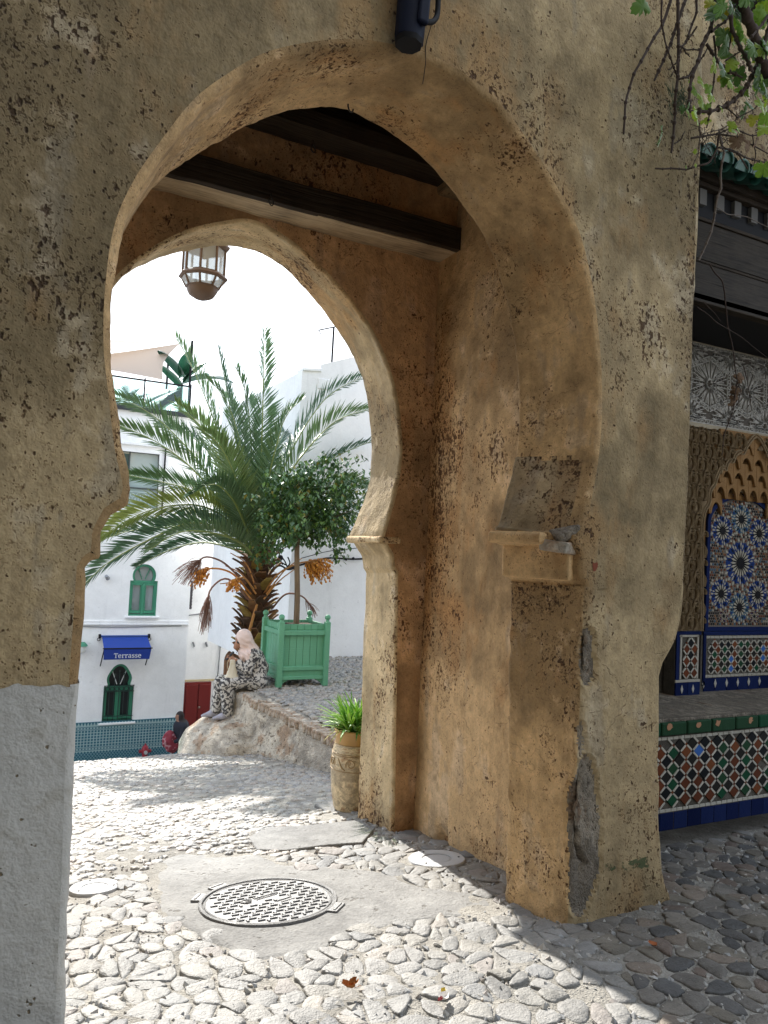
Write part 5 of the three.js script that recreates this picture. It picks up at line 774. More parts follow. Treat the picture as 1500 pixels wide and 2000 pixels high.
// lantern outside the rear arch
{
  const z = -5.75, b = onZ(394, 586, z), top = onZ(394, 470, z), L = thing('hanging_lantern', 'eight sided copper lantern with clear panes hanging outside the rear arch', 'lantern', [b.x, b.y, b.z]);
  const s = (onZ(441, 545, z).x - onZ(345, 545, z).x) / 2, k = (px) => (586 - px) / 103 * (onZ(394, 483, z).y - b.y), brown = mat(0.12, 0.080, 0.060, 0.6);
  const glass = new THREE.MeshPhysicalMaterial({ color: C(0.72, 0.77, 0.80), transmission: 0.75, thickness: 0, roughness: 0.55, side: THREE.DoubleSide });
  const y1 = k(562), y2 = k(543), y3 = k(536), y4 = k(486), y5 = k(478), r0 = s * 0.66, r1 = s, r2 = s * 0.84, n = 8, P = (i, r, y) => V(r * Math.cos((i + 0.5) / n * 2 * Math.PI), y, r * Math.sin((i + 0.5) / n * 2 * Math.PI));
  part(L, 'bowl', lathe([[0.001, 0], [s * 0.20, 0.004], [s * 0.38, 0.018], [s * 0.52, y1 * 0.36], [s * 0.61, y1 * 0.68], [r0, y1]], 8).rotateY(Math.PI / 8), brown);
  part(L, 'lower_ring', lathe([[r0, y1 - 0.006], [r0 + 0.012, y1], [r0, y1 + 0.008]], 8).rotateY(Math.PI / 8), brown); part(L, 'middle_ring', lathe([[s * 0.86, y2 - 0.012], [r1, y2 - 0.004], [r1, y2 + 0.006], [r2, y3 + 0.006], [r2 - 0.02, y3]], 8).rotateY(Math.PI / 8), brown); part(L, 'top_ring', lathe([[r2 - 0.02, y4 - 0.004], [r2 + 0.01, y4 - 0.004], [r1 * 1.02, y4 + 0.018], [r1 * 1.02, y4 + 0.03], [r2 * 0.7, y5 + 0.05], [0.05, y5 + 0.17], [0.03, y5 + 0.2]], 8).rotateY(Math.PI / 8), brown);
  for (let i = 0; i < n; i++) { part(L, 'rib', [bar(P(i, r0, y1), P(i, s * 0.88, y2), 0.009, 0.009, 4), bar(P(i, r2, y3), P(i, r2, y4), 0.010, 0.010, 4)], brown);
    const q = (a, b_, c, d) => { const g = new THREE.BufferGeometry(); g.setAttribute('position', new THREE.Float32BufferAttribute([...a.toArray(), ...b_.toArray(), ...c.toArray(), ...d.toArray()], 3)); g.setIndex([0, 1, 2, 0, 2, 3]); g.computeVertexNormals(); return g; };
    part(L, 'pane', [q(P(i, r0, y1), P(i + 1, r0, y1), P(i + 1, s * 0.87, y2 - 0.012), P(i, s * 0.87, y2 - 0.012)), q(P(i, r2 - 0.004, y3), P(i + 1, r2 - 0.004, y3), P(i + 1, r2 - 0.004, y4), P(i, r2 - 0.004, y4))], glass); }
  part(L, 'bulb_holder', cy(0.02, 0.02, 0.08, [0, y4 - 0.03, 0]), brown);
  part(L, 'hanger', [bar(V(0, y5 + 0.18, 0), V(0, y5 + 0.50, 0), 0.006), tube([V(0, y5 + 0.50, 0), V(0.02, y5 + 0.54, 0.05), V(0.05, y5 + 0.5, 0.4), V(0.05, y5 + 0.46, ZD - z - 0.01)], 0.012, 6, 20)], M.iron);
}
// glazed jar with strap-leaved plant at the rear pier
const scrollRel = (r, y, a, s, m, col) => { const p = []; for (let i = 0; i <= 16; i++) { const t = i / 16, q = -0.5 + t * 8.6, k = s * (1 - 0.78 * t); const u = a + m * k * Math.cos(q) / r, v = y + k * Math.sin(q); p.push(V(r * Math.cos(u) * 1.004, v, r * Math.sin(u) * 1.004)); } return tube(p, 0.0042, 4, 40); };
{
  const cl = onZ(648, 1530, -5.34), y0 = gy(2.6, -5.3), h = 0.60, r = 0.172, cxp = cl.x + r * 0.985, pot = thing('glazed_jar', 'tall sandy glazed clay jar with incised scrolls beside the rear pier', 'jar', [cxp, y0 - 0.005, -5.33]);
  const clay = new THREE.MeshStandardMaterial({ color: C(1.15, 0.98, 0.68), map: rep(T.rubble, 1.6, 1.6, 0.2, 0.5), bumpMap: rep(T.paleBump, 2), bumpScale: 0.004, roughness: 0.38, side: THREE.DoubleSide }), amber = mat(0.46, 0.26, 0.08, 0.3), groove = mat(0.34, 0.22, 0.09, 0.5);
  part(pot, 'jar_body', lathe([[0, 0.01], [0.125, 0.0], [0.138, 0.02], [0.158, 0.12], [0.169, 0.24], [0.172, 0.33], [0.170, 0.40], [0.163, 0.45], [0.155, 0.485], [0.150, 0.50]], 56), clay);
  part(pot, 'rim_band', lathe([[0.149, 0.497], [0.147, 0.53], [0.149, 0.57], [0.158, 0.590], [0.160, 0.60], [0.152, 0.605], [0.142, 0.598], [0.138, 0.56]], 56), amber, 'amber glazed band below the jar rim');
  for (const [y, rr] of [[0.50, 0.1515], [0.425, 0.1675], [0.437, 0.166], [0.315, 0.173]]) part(pot, 'groove_line', new THREE.TorusGeometry(rr, 0.0028, 5, 60).rotateX(Math.PI / 2).translate(0, y, 0), groove);
  for (let i = 0; i < 6; i++) { const a = 2.15 + i * 1.047; part(pot, 'scroll_ornament', [scrollRel(0.172, 0.37, a, 0.040, i % 2 ? -1 : 1), tube([V(0.172 * Math.cos(a + 0.25), 0.325, 0.172 * Math.sin(a + 0.25)), V(0.173 * Math.cos(a + 0.42), 0.345, 0.173 * Math.sin(a + 0.42)), V(0.170 * Math.cos(a + 0.62), 0.405, 0.170 * Math.sin(a + 0.62))], 0.005, 4, 14)], groove); }
  part(pot, 'soil', cy(0.142, 0.142, 0.02, [0, 0.57, 0], [0, 0, 0], 24), mat(0.035, 0.025, 0.018, 1));
  part(ground, 'footing_patch', bx(0.44, 0.10, 0.42, [cxp + 0.02, y0 - 0.055, -5.36], [0, 0.1, 0], 0.02), M.cement);
  const plant = thing('spider_plant', 'bushy bright green strap-leaved plant growing in the clay jar', 'plant', [cxp, y0 + 0.575, -5.33]);
  const R = rng(321), gm = [[0.20, 0.42, 0.03], [0.28, 0.52, 0.05], [0.13, 0.32, 0.03], [0.40, 0.58, 0.12], [0.09, 0.24, 0.03]].map((c) => new THREE.MeshPhysicalMaterial({ color: C(...c), roughness: 0.55, transmission: 0.35, thickness: 0, side: THREE.DoubleSide }));
  const blade = (L, lean, a, w, droop) => { const n = 7, p = [], I = []; for (let i = 0; i <= n; i++) { const t = i / n, th = lean + droop * t * t; const r = L * (Math.sin(lean) * t + 0.5 * (Math.sin(lean + droop) - Math.sin(lean)) * t * t), y = L * (Math.cos(lean) * t + 0.5 * (Math.cos(lean + droop) - Math.cos(lean)) * t * t), ww = w * Math.sin(Math.PI * Math.min(1, 0.18 + 0.82 * t)) ** 0.7 * (t > 0.98 ? 0.05 : 1); const dx = Math.cos(a), dz = Math.sin(a); p.push(r * dx - dz * ww, y, r * dz + dx * ww, r * dx, y - ww * 0.5, r * dz, r * dx + dz * ww, y, r * dz - dx * ww); if (i < n) { const b = i * 3; I.push(b, b + 1, b + 3, b + 1, b + 4, b + 3, b + 1, b + 2, b + 4, b + 2, b + 5, b + 4); } } const g = new THREE.BufferGeometry(); g.setAttribute('position', new THREE.Float32BufferAttribute(p, 3)); g.setIndex(I); g.computeVertexNormals(); return g; };
  for (let i = 0; i < 280; i++) { const lean = 0.12 + 1.0 * R() ** 0.8, k = part(plant, 'leaf', blade(0.20 + 0.17 * R(), lean, R() * 6.283, 0.007 + 0.006 * R(), 0.4 + 1.1 * R() * lean), gm[Math.floor(R() * 5)]); k.position.set((R() - 0.5) * 0.17, 0.0, (R() - 0.5) * 0.17); }
  for (let i = 0; i < 3; i++) { const k = part(plant, 'leaf', blade(0.24, 1.35, 2.2 + i * 0.35, 0.006, 1.0), mat(0.42, 0.36, 0.10, 0.7), 'yellowed drooping leaf over the jar rim'); k.position.set(-0.10, 0.02, 0.03); }
}

// ---------------------------------------------------------------- raised terrace with its rough retaining wall
const TY = -0.262;
const wallX = (z) => z > -7.1 ? 3.19 : z > -8.9 ? lerp(3.05, 3.19, (z + 8.9) / 1.8) : z > -9.7 ? lerp(2.97, 3.05, (z + 9.7) / 0.8) : z > -10.4 ? lerp(3.12, 2.97, (z + 10.4) / 0.7) : 3.12 + 0.42 * (-10.4 - z);
{
  const wall = thing('retaining_wall', 'rough rendered retaining wall of the terrace with a worn step and brick coping', 'wall');
  const f = (x, y, z) => {
    const n = 0.055 * fbm3(x * 2.3, y * 2.3, z * 2.3, 4) + 0.022 * n3(x * 9, y * 9, z * 9) + 0.010 * n3(x * 23, y * 23, z * 23);
    let d = Math.max(wallX(z) - x, y - (TY - 0.004)); d = Math.max(d, z + 4.95);
    d = -smin(-d, -(Math.max(wallX(z) - x, y - TY) - 0), 0.05);
    const bz = z < -9.05 ? 1 : 0;
    // worn step below the seat: a low rounded mass
    const top = -0.635 - 0.22 * sst(2.78, 2.35, x) - 0.22 * sst(2.5, 2.3, x) - 0.35 * sst(-10.05, -10.6, z) - 0.12 * sst(-9.4, -9.05, z);
    const fx = z > -9.75 ? lerp(2.66, 2.28, Math.min(1, Math.max(0, (-9.05 - z) / 0.7))) : 2.30 + 0.28 * (-9.75 - z);
    let s = Math.max(fx - x + 0.10 * Math.max(0, y + 0.95) * 2, y - top); s = Math.max(s, z + 8.98 + 0.3 * Math.max(0, y + 0.9), -10.75 - z, x - 4);
    s = smin(d, s, 0.10);
    return Math.max(s + n, x - 4.2);
  };
  const g = skin(f, [2.0, -1.5, -11.8], [3.75, -0.15, -4.85], 0.032);
  part(wall, 'rough_face', g, M.rubble);
  // brick-on-edge coping
  const R = rng(515), bm = [[0.82, 0.75, 0.69], [0.90, 0.83, 0.77], [0.74, 0.65, 0.58], [0.95, 0.90, 0.85], [0.78, 0.72, 0.67]].map((c) => new THREE.MeshStandardMaterial({ color: C(...c), map: rep(T.rubble, 2), bumpMap: T.stoneBump, bumpScale: 0.012, roughness: 0.9, side: THREE.DoubleSide }));
  for (let z = -5.3; z > -9.45; z -= 0.057) { const bg = new RoundedBoxGeometry(0.20, 0.10, 0.044 + 0.006 * R(), 3, 0.02), q = bg.attributes.position, sd = R() * 90; for (let i = 0; i < q.count; i++) { const w = 1 + 0.16 * n3(q.getX(i) * 18 + sd, q.getY(i) * 18, q.getZ(i) * 18); q.setXYZ(i, q.getX(i) * w, q.getY(i) * w, q.getZ(i) * w); } bg.computeVertexNormals(); metreUV(bg); const k = part(wall, 'brick', bg, bm[Math.floor(R() * 5)]); k.position.set(wallX(z) + 0.085 + 0.03 * (R() - 0.5), TY - 0.052 + 0.020 * (R() - 0.5), z); k.rotation.set(0.14 * (R() - 0.5), 0.2 * (R() - 0.5), 0.2 * (R() - 0.5) - 0.08); }
  const moss = []; for (let i = 0; i < 420; i++) { const t = R(), b = gpt(345 + t * 200 + 6 * (R() - 0.5), 1470 - 4 * Math.sin(t * 3) + 5 * (R() - 0.5)); const L = 0.02 + 0.05 * R(); moss.push(new THREE.ConeGeometry(0.006, L, 3).rotateZ((R() - 0.5) * 1.6).rotateY(R() * 6).translate(b.x + 0.02, b.y + L * 0.3, b.z - 0.03)); }
  part(wall, 'weeds', moss, mat(0.08, 0.11, 0.03, 0.95), null, 'stuff');
  const terr = new THREE.Group(); terr.name = 'terrace'; terr.userData = { kind: 'structure' }; scene.add(terr);
  part(terr, 'terrace_bed', sheet(3.2, 9.5, -12.25, -5.2, 0.06, (x, z) => TY + 0.006 + 0.014 * fbm3(x * 2, 1, z * 2, 3) - (x < wallX(z) + 0.22 ? 0.06 : 0) - (x < wallX(z) - 0.02 ? 3 * (wallX(z) - 0.02 - x) : 0)), M.mortar);
  const list = []; for (let z = -6.2; z > -12.2; z -= 0.07) for (let x = 3.1; x < 6.2; x += 0.085) { const X = x + (R() - 0.5) * 0.05, Z = z + (R() - 0.5) * 0.05; if (X < wallX(Z) + 0.2 || R() < 0.12) continue; list.push({ x: X, y: TY + 0.008, z: Z, w: 0.10 * (0.7 + R() * 0.6), h: 0.05 + 0.09 * R(), l: 0.07 * (0.7 + 0.6 * R()) }); }
  setStones(terr, list);
}
// ---------------------------------------------------------------- green planter box with its tree
{
  const x0 = 3.53, z0 = -9.66, w = 0.70, dp = 0.70, pl = thing('planter_box', 'green painted square wooden planter box with ball finials', 'planter', [x0 + w / 2, TY + 0.02, z0 - dp / 2]);
  const gp = (r, g, b) => new THREE.MeshStandardMaterial({ color: C(r, g, b), map: rep(T.pale, 1), bumpMap: T.woodBump, bumpScale: 0.002, roughness: 0.55, side: THREE.DoubleSide });
  const g1 = gp(0.135, 0.40, 0.245), tones = [g1, gp(0.125, 0.385, 0.235), gp(0.145, 0.415, 0.26)], R = rng(61), H = 0.86, hw = w / 2, hd = dp / 2;
  for (const sx of [-1, 1]) for (const sz of [-1, 1]) { const p = part(pl, 'post', bx(0.075, H, 0.075, [sx * (hw - 0.02), H / 2, sz * (hd - 0.02)], [0, 0, 0], 0.008), g1); part(p, 'finial', [cy(0.03, 0.022, 0.03, [sx * (hw - 0.02), H + 0.012, sz * (hd - 0.02)]), ball(0.04, [sx * (hw - 0.02), H + 0.06, sz * (hd - 0.02)], [1, 1, 1], 16, 12)], g1); }
  const sides = [[0, hd, 0], [0, -hd, 0], [-hw, 0, Math.PI / 2], [hw, 0, Math.PI / 2]];
  sides.forEach(([x, z, a]) => {
    const s = new THREE.Group(), span = w - 0.11; const P = (name, g, m) => { g.applyMatrix4(M4([x, 0, z], [0, a, 0])); return part(pl, name, g, m); };
    const o = a ? (x < 0 ? -1 : 1) : (z < 0 ? -1 : 1), n = 6;
    const t = (d) => d * o;
    for (let i = 0; i < n; i++) P('plank', bx(span / n - 0.003, 0.60, 0.02, [-span / 2 + (i + 0.5) * span / n, 0.46, t(-0.045)], [0, 0, 0], 0.005), tones[Math.floor(R() * 3)]);
    P('top_rail', bx(span, 0.065, 0.05, [0, 0.715, t(-0.022)], [0, 0, 0], 0.006), g1); for (let i = 0; i < n; i++) P('plank', bx(span / n - 0.003, 0.075, 0.022, [-span / 2 + (i + 0.5) * span / n, 0.790, t(-0.04)], [0, 0, 0], 0.004), tones[Math.floor(R() * 3)]);
    P('lower_rail', bx(span, 0.055, 0.05, [0, 0.245, t(-0.022)], [0, 0, 0], 0.006), g1); P('lower_panel', bx(span, 0.08, 0.03, [0, 0.178, t(-0.035)], [0, 0, 0], 0.004), tones[1]); P('bottom_rail', bx(span, 0.045, 0.05, [0, 0.118, t(-0.022)], [0, 0, 0], 0.006), g1);
    for (const q of [-1, 1]) { const pts = [[0, 0]]; for (let i = 0; i <= 6; i++) { const b = i / 6 * Math.PI / 2; pts.push([0.10 * (1 - Math.sin(b)), -0.085 * (1 - Math.cos(b))]); } const br = ext([[0, 0], [0.10, 0], [0.075, -0.025], [0.04, -0.035], [0.02, -0.06], [0.0, -0.085]].map(([u, v]) => [q < 0 ? u : -u, v]), 0.03).translate(q * span / 2, 0.098, t(-0.035) - 0.015); P('foot_bracket', br, g1); }
  });
  part(pl, 'soil', bx(w - 0.1, 0.05, dp - 0.1, [0, 0.765, 0], [0, 0, 0], 0.02), mat(0.05, 0.032, 0.02, 1));
  const tree = thing('potted_tree', 'small dark green standard tree growing in the green planter box', 'tree', [x0 + w / 2, TY + 0.80, z0 - dp / 2 + 0.02]);
  const base = V(x0 + w / 2, TY + 0.80, z0 - dp / 2 + 0.02), L = (x, y, z) => V(x, y, z).sub(base);
  const bark = new THREE.MeshStandardMaterial({ color: C(0.27, 0.20, 0.13), map: T.wood, bumpMap: T.woodBump, bumpScale: 0.006, roughness: 0.9, side: THREE.DoubleSide });
  part(tree, 'trunk', tube([L(3.875, 0.52, -9.98), L(3.862, 0.95, -9.97), L(3.838, 1.3, -9.97), L(3.82, 1.62, -9.97), L(3.84, 1.9, -9.97)], 0.042, 9, 30, 0.8), bark);
  const Rn = rng(733), limbs = [], p = [], nn = [], col = [];
  const cl = []; for (let i = 0; i < 230; i++) { const a = Rn() * 6.283, u = Rn() * 2 - 1, s = Math.sqrt(1 - u * u), k = (0.55 + 0.47 * Rn()) * (1.04 + 0.62 * n3(s * Math.cos(a) * 2.1, u * 2.4, s * Math.sin(a) * 2.1)); let x = 3.95 + 0.80 * k * s * Math.cos(a), y = 2.20 + 0.60 * k * u, z = -9.97 + 0.62 * k * s * Math.sin(a); if (y < 1.72 && Math.hypot(x - 3.9, z + 9.97) < 0.35) y += 0.22; if (x > 4.25) y += 0.04 - 0.16 * (x - 4.25); if (x < 3.5) y -= 0.12; cl.push(V(x, y, z)); }
  for (let i = 0; i < 24; i++) { const c = cl[i]; limbs.push(tube([L(3.835, 1.7 + 0.2 * Rn(), -9.97), L(lerp(3.84, c.x, 0.5), lerp(1.75, c.y, 0.6), lerp(-9.97, c.z, 0.5)), c.clone().sub(base)], 0.013, 4, 8, 0.35)); }
  part(tree, 'branches', limbs, bark);
  for (const c of cl) { const m = 22 + Math.floor(Rn() * 14), rr = 0.13 + 0.07 * Rn(); for (let i = 0; i < m; i++) {
    const d = V(Rn() - 0.5, Rn() - 0.5, Rn() - 0.5).normalize().multiplyScalar(rr * Rn() ** 0.5), q = c.clone().add(d).sub(base), a = Rn() * 6.283, drop = 0.35 + 0.9 * Rn(), len = 0.055 + 0.045 * Rn(), wd = len * 0.30;
    const ax = V(Math.cos(a) * Math.cos(drop), -Math.sin(drop), Math.sin(a) * Math.cos(drop)), sd = V(-Math.sin(a), 0.4 * (Rn() - 0.5), Math.cos(a)).normalize(), up = sd.clone().cross(ax).multiplyScalar(len * 0.12);
    const A = q, B = q.clone().addScaledVector(ax, len), m1 = q.clone().addScaledVector(ax, len * 0.45).addScaledVector(sd, wd).add(up), m2 = q.clone().addScaledVector(ax, len * 0.45).addScaledVector(sd, -wd).add(up);
    p.push(...A.toArray(), ...m1.toArray(), ...B.toArray(), ...A.toArray(), ...B.toArray(), ...m2.toArray());
    const t = Rn(), cc = t < 0.2 ? [0.13, 0.25, 0.04] : t < 0.24 ? [0.26, 0.24, 0.04] : t < 0.6 ? [0.045, 0.115, 0.035] : [0.075, 0.165, 0.045]; for (let k = 0; k < 6; k++) col.push(...cc);
  } }
  const g = new THREE.BufferGeometry(); g.setAttribute('position', new THREE.Float32BufferAttribute(p, 3)); g.setAttribute('color', new THREE.Float32BufferAttribute(col, 3)); g.computeVertexNormals();
  part(tree, 'crown', g, new THREE.MeshPhysicalMaterial({ color: 0xffffff, vertexColors: true, roughness: 0.38, transmission: 0.25, thickness: 0, side: THREE.DoubleSide }), null, 'stuff');
}
// ---------------------------------------------------------------- date palm
{
  const b = V(3.66, TY - 0.02, -11.1), palm = thing('date_palm', 'large date palm with arching fronds and orange date clusters behind the planter', 'palm', b.toArray());
  const R = rng(1907), top = V(3.64, 1.40, -11.1), L = (v) => v.clone().sub(b);
  const trunkM = new THREE.MeshStandardMaterial({ color: C(0.115, 0.065, 0.036), map: T.wood, bumpMap: T.woodBump, bumpScale: 0.02, roughness: 0.95, side: THREE.DoubleSide });
  part(palm, 'trunk', tube([V(0, -0.05, 0), V(0.0, 0.5, 0), V(-0.01, 1.1, 0), V(-0.02, 1.62, 0), V(-0.02, 1.95, 0)], 0.20, 14, 24, 0.75), trunkM);
  const bootM = [[0.17, 0.085, 0.04], [0.24, 0.12, 0.05], [0.11, 0.06, 0.035], [0.34, 0.24, 0.06], [0.20, 0.10, 0.05], [0.09, 0.05, 0.03]].map((c) => new THREE.MeshStandardMaterial({ color: C(...c), map: T.wood, bumpMap: T.woodBump, bumpScale: 0.01, roughness: 0.9, side: THREE.DoubleSide }));
  const boot = (w, l) => { const g = new THREE.BoxGeometry(w, l, 0.035, 4, 5, 1), q = g.attributes.position; for (let i = 0; i < q.count; i++) { const t = q.getY(i) / l + 0.5, x = q.getX(i); q.setX(i, x * (1.25 - 0.65 * t)); q.setZ(i, q.getZ(i) * (1 - 0.3 * t) + 0.09 * t * t - 1.4 * x * x); } g.computeVertexNormals(); metreUV(g); return g; };
  const bs = [boot(0.15, 0.26), boot(0.13, 0.34), boot(0.16, 0.2)];
  for (let i = 0; i < 96; i++) { const t = i / 96, a = i * 2.39996, y = 0.05 + t * 1.75, r = 0.195 + 0.015 * R(), k = part(palm, 'leaf_base', bs[Math.floor(R() * 3)], bootM[Math.floor(R() * 6)]); k.position.set(r * Math.cos(a) - 0.01, y + 0.1, r * Math.sin(a)); k.rotation.set(0, Math.PI / 2 - a, 0); k.rotateX(0.25 + 0.35 * R() + 0.2 * t); k.rotateZ(0.15 * (R() - 0.5)); }
  const fibre = []; for (let i = 0; i < 130; i++) { const a = R() * 6.283, y = 0.2 + R() * 1.6, r = 0.20 + 0.05 * R(); fibre.push(bar(V(r * Math.cos(a), y, r * Math.sin(a)), V((r + 0.03) * Math.cos(a + 0.5 * (R() - 0.5)), y + 0.25 * (R() - 0.5), (r + 0.03) * Math.sin(a + 0.4 * (R() - 0.5))), 0.003, 0.002, 3)); }
  part(palm, 'trunk_fibre', fibre, bootM[1], null, 'stuff');
  const stub = (x, y, x2, y2, z, m, r) => part(palm, 'old_leaf_stalk', tube([L(onZ(x, y, z)), L(onZ((x + x2) / 2 - 1, (y + y2) / 2, z)), L(onZ(x2, y2, z))], r, 6, 8, 0.7), m);
  stub(484, 1248, 502, 1180, -10.84, mat(0.42, 0.20, 0.06, 0.7), 0.026); stub(473, 1235, 463, 1226, -10.9, mat(0.05, 0.05, 0.06, 0.7), 0.03);
  // fronds: a tapering arched midrib with two ranks of folded leaflets
  const greens = [[0.125, 0.22, 0.09], [0.10, 0.19, 0.085], [0.15, 0.24, 0.085], [0.075, 0.16, 0.09], [0.22, 0.28, 0.07]].map((c) => new THREE.MeshPhysicalMaterial({ color: C(...c), roughness: 0.45, transmission: 0.3, thickness: 0, side: THREE.DoubleSide }));
  const ribM = mat(0.20, 0.25, 0.07, 0.6);
  const frond = (pts, len, gm, roll = 0, density = 1, seed = 1) => {
    const r = rng(seed), c = new THREE.CatmullRomCurve3(pts.map(L)), n = Math.round(104 * density), p = [];
    const rib = tube(c.getSpacedPoints(10), 0.022, 5, 26, 0.18);
    for (let i = 0; i < n; i++) for (const s of [-1, 1]) {
      if (r() < 0.02) continue;
      const t = 0.13 + 0.87 * (i + 0.4 * r()) / n, o = c.getPointAt(Math.min(1, t)), T_ = c.getTangentAt(Math.min(1, t));
      let side = T_.clone().cross(V(0, 1, 0)); if (side.lengthSq() < 1e-3) side.set(1, 0, 0); side.normalize(); let up = side.clone().cross(T_).normalize();
      const q = new THREE.Quaternion().setFromAxisAngle(T_, roll); side.applyQuaternion(q); up.applyQuaternion(q);
      const k = t < 0.3 ? lerp(0.55, 1, (t - 0.13) / 0.17) : t > 0.72 ? lerp(1, 0.42, (t - 0.72) / 0.28) : 1, l = len * k * (0.88 + 0.24 * r()), fw = lerp(0.55, 1.5, t) + 0.3 * (r() - 0.5), el = 0.42 + 0.5 * (r() - 0.5) ;
      const d = side.clone().multiplyScalar(s).addScaledVector(T_, fw).addScaledVector(up, el).normalize(), w = 0.0138 + 0.004 * r();
      const nrm = d.clone().cross(T_).normalize(), a = o, m = o.clone().addScaledVector(d, l * 0.45), e = o.clone().addScaledVector(d, l).add(V(0, -0.06 * l * (0.5 + r()), 0)), wv = T_.clone().addScaledVector(d, -T_.dot(d)).normalize().multiplyScalar(w), up2 = nrm.multiplyScalar(w * 0.5);
      const A = m.clone().add(wv).add(up2), B = m.clone().sub(wv).add(up2);
      p.push(...a.toArray(), ...A.toArray(), ...m.toArray(), ...a.toArray(), ...m.toArray(), ...B.toArray(), ...A.toArray(), ...e.toArray(), ...m.toArray(), ...m.toArray(), ...e.toArray(), ...B.toArray());
    }
    const g = new THREE.BufferGeometry(); g.setAttribute('position', new THREE.Float32BufferAttribute(p, 3)); g.computeVertexNormals();
    const m = part(palm, 'frond', g, gm); part(m, 'midrib', rib, ribM); return m;
  };
  const F = (list, len, gi, roll, den) => { const pts = list.map(([x, y, z]) => onZ(x, y, z)); pts.unshift(top.clone().lerp(pts[0], 0.08).add(V(0, -0.05, 0))); return frond(pts, len, greens[gi], roll, den, Math.round(list[0][0] * 3 + list[1][1])); };
  const z = -11.1;
  F([[508, 960, z], [513, 800, z - 0.1], [516, 650, z - 0.1]], 0.46, 1, 0.2); F([[480, 960, z - 0.6], [450, 800, z - 1.0], [427, 683, z - 1.2]], 0.42, 3, 0.5);
  F([[460, 960, z - 0.3], [410, 800, z - 0.8], [362, 690, z - 1.1], [345, 662, z - 1.2]], 0.50, 0, 0.6); F([[440, 980, z - 0.3], [370, 880, z - 0.7], [290, 805, z - 1.0], [228, 775, z - 1.0]], 0.44, 1, 0.9);
  F([[440, 1000, z], [380, 920, z - 0.2], [300, 860, z - 0.3], [230, 830, z - 0.3]], 0.46, 0, 0.5); F([[450, 1010, z - 0.3], [380, 960, z - 0.6], [310, 940, z - 0.8], [250, 928, z - 0.8]], 0.42, 1, 0.7);
  F([[460, 1030, z + 0.3], [400, 990, z + 0.4], [320, 990, z + 0.5], [260, 1010, z + 0.5], [195, 1050, z + 0.5]], 0.42, 4, 0.9); F([[450, 1050, z + 0.3], [380, 1020, z + 0.5], [300, 1050, z + 0.6], [210, 1100, z + 0.6], [168, 1138, z + 0.6]], 0.44, 3, 0.7);
  F([[450, 1040, z - 0.2], [390, 1030, z - 0.3], [320, 1030, z - 0.4], [240, 1040, z - 0.4], [190, 1060, z - 0.4]], 0.42, 1, 0.4);
  F([[470, 1000, z + 0.2], [430, 900, z + 0.3], [390, 830, z + 0.3], [345, 790, z + 0.3]], 0.46, 2, 0.4); F([[485, 980, z - 0.1], [470, 870, z - 0.2], [440, 780, z - 0.4], [405, 740, z - 0.4]], 0.46, 0, -0.2);
  F([[495, 980, z - 0.2], [490, 860, z - 0.4], [480, 770, z - 0.5], [462, 720, z - 0.5]], 0.44, 1, 0);
  F([[530, 980, z - 0.3], [580, 860, z - 0.5], [645, 770, z - 0.6], [706, 738, z - 0.6]], 0.46, 3, -0.6); F([[530, 990, z + 0.2], [590, 890, z + 0.3], [660, 820, z + 0.4], [720, 800, z + 0.4]], 0.46, 0, -0.5);
  F([[540, 1010, z - 0.4], [600, 930, z - 0.7], [670, 885, z - 0.9], [725, 862, z - 0.9]], 0.40, 3, -0.4); F([[540, 1030, z + 0.2], [600, 970, z + 0.3], [665, 945, z + 0.3], [720, 950, z + 0.3]], 0.42, 2, -0.5); F([[545, 1040, z - 0.3], [610, 1000, z - 0.4], [690, 1000, z - 0.5], [750, 1030, z - 0.5]], 0.42, 1, -0.5);
  F([[520, 960, z + 0.1], [540, 870, z + 0.2], [560, 810, z + 0.2], [590, 780, z + 0.2]], 0.42, 0, -0.2); F([[480, 1000, z + 0.5], [455, 920, z + 0.8], [425, 865, z + 1.0], [395, 840, z + 1.1]], 0.42, 2, 0.2);
  F([[470, 1060, z + 0.7], [410, 1040, z + 1.1], [350, 1040, z + 1.3], [290, 1075, z + 1.3]], 0.40, 0, 0.4); F([[480, 1030, z + 0.4], [450, 970, z + 0.7], [415, 945, z + 0.9], [375, 965, z + 1.0]], 0.40, 1, 0.3);
  F([[515, 1000, z - 0.8], [530, 900, z - 1.4], [560, 840, z - 1.8], [600, 820, z - 2.0]], 0.44, 3, -0.2); F([[450, 1070, z - 0.5], [390, 1060, z - 0.9], [330, 1075, z - 1.1], [270, 1105, z - 1.2]], 0.40, 3, 0.3);
  F([[470, 1000, z - 0.7], [420, 900, z - 1.2], [370, 850, z - 1.5], [310, 830, z - 1.6]], 0.44, 3, 0.3); 
  // flowering stalks: loaded orange clusters, and dry spent ones
  const stalkM = mat(0.42, 0.19, 0.05, 0.6), dateM = [mat(0.66, 0.29, 0.035, 0.45), mat(0.55, 0.21, 0.03, 0.5)], dryM = mat(0.24, 0.13, 0.10, 0.9);
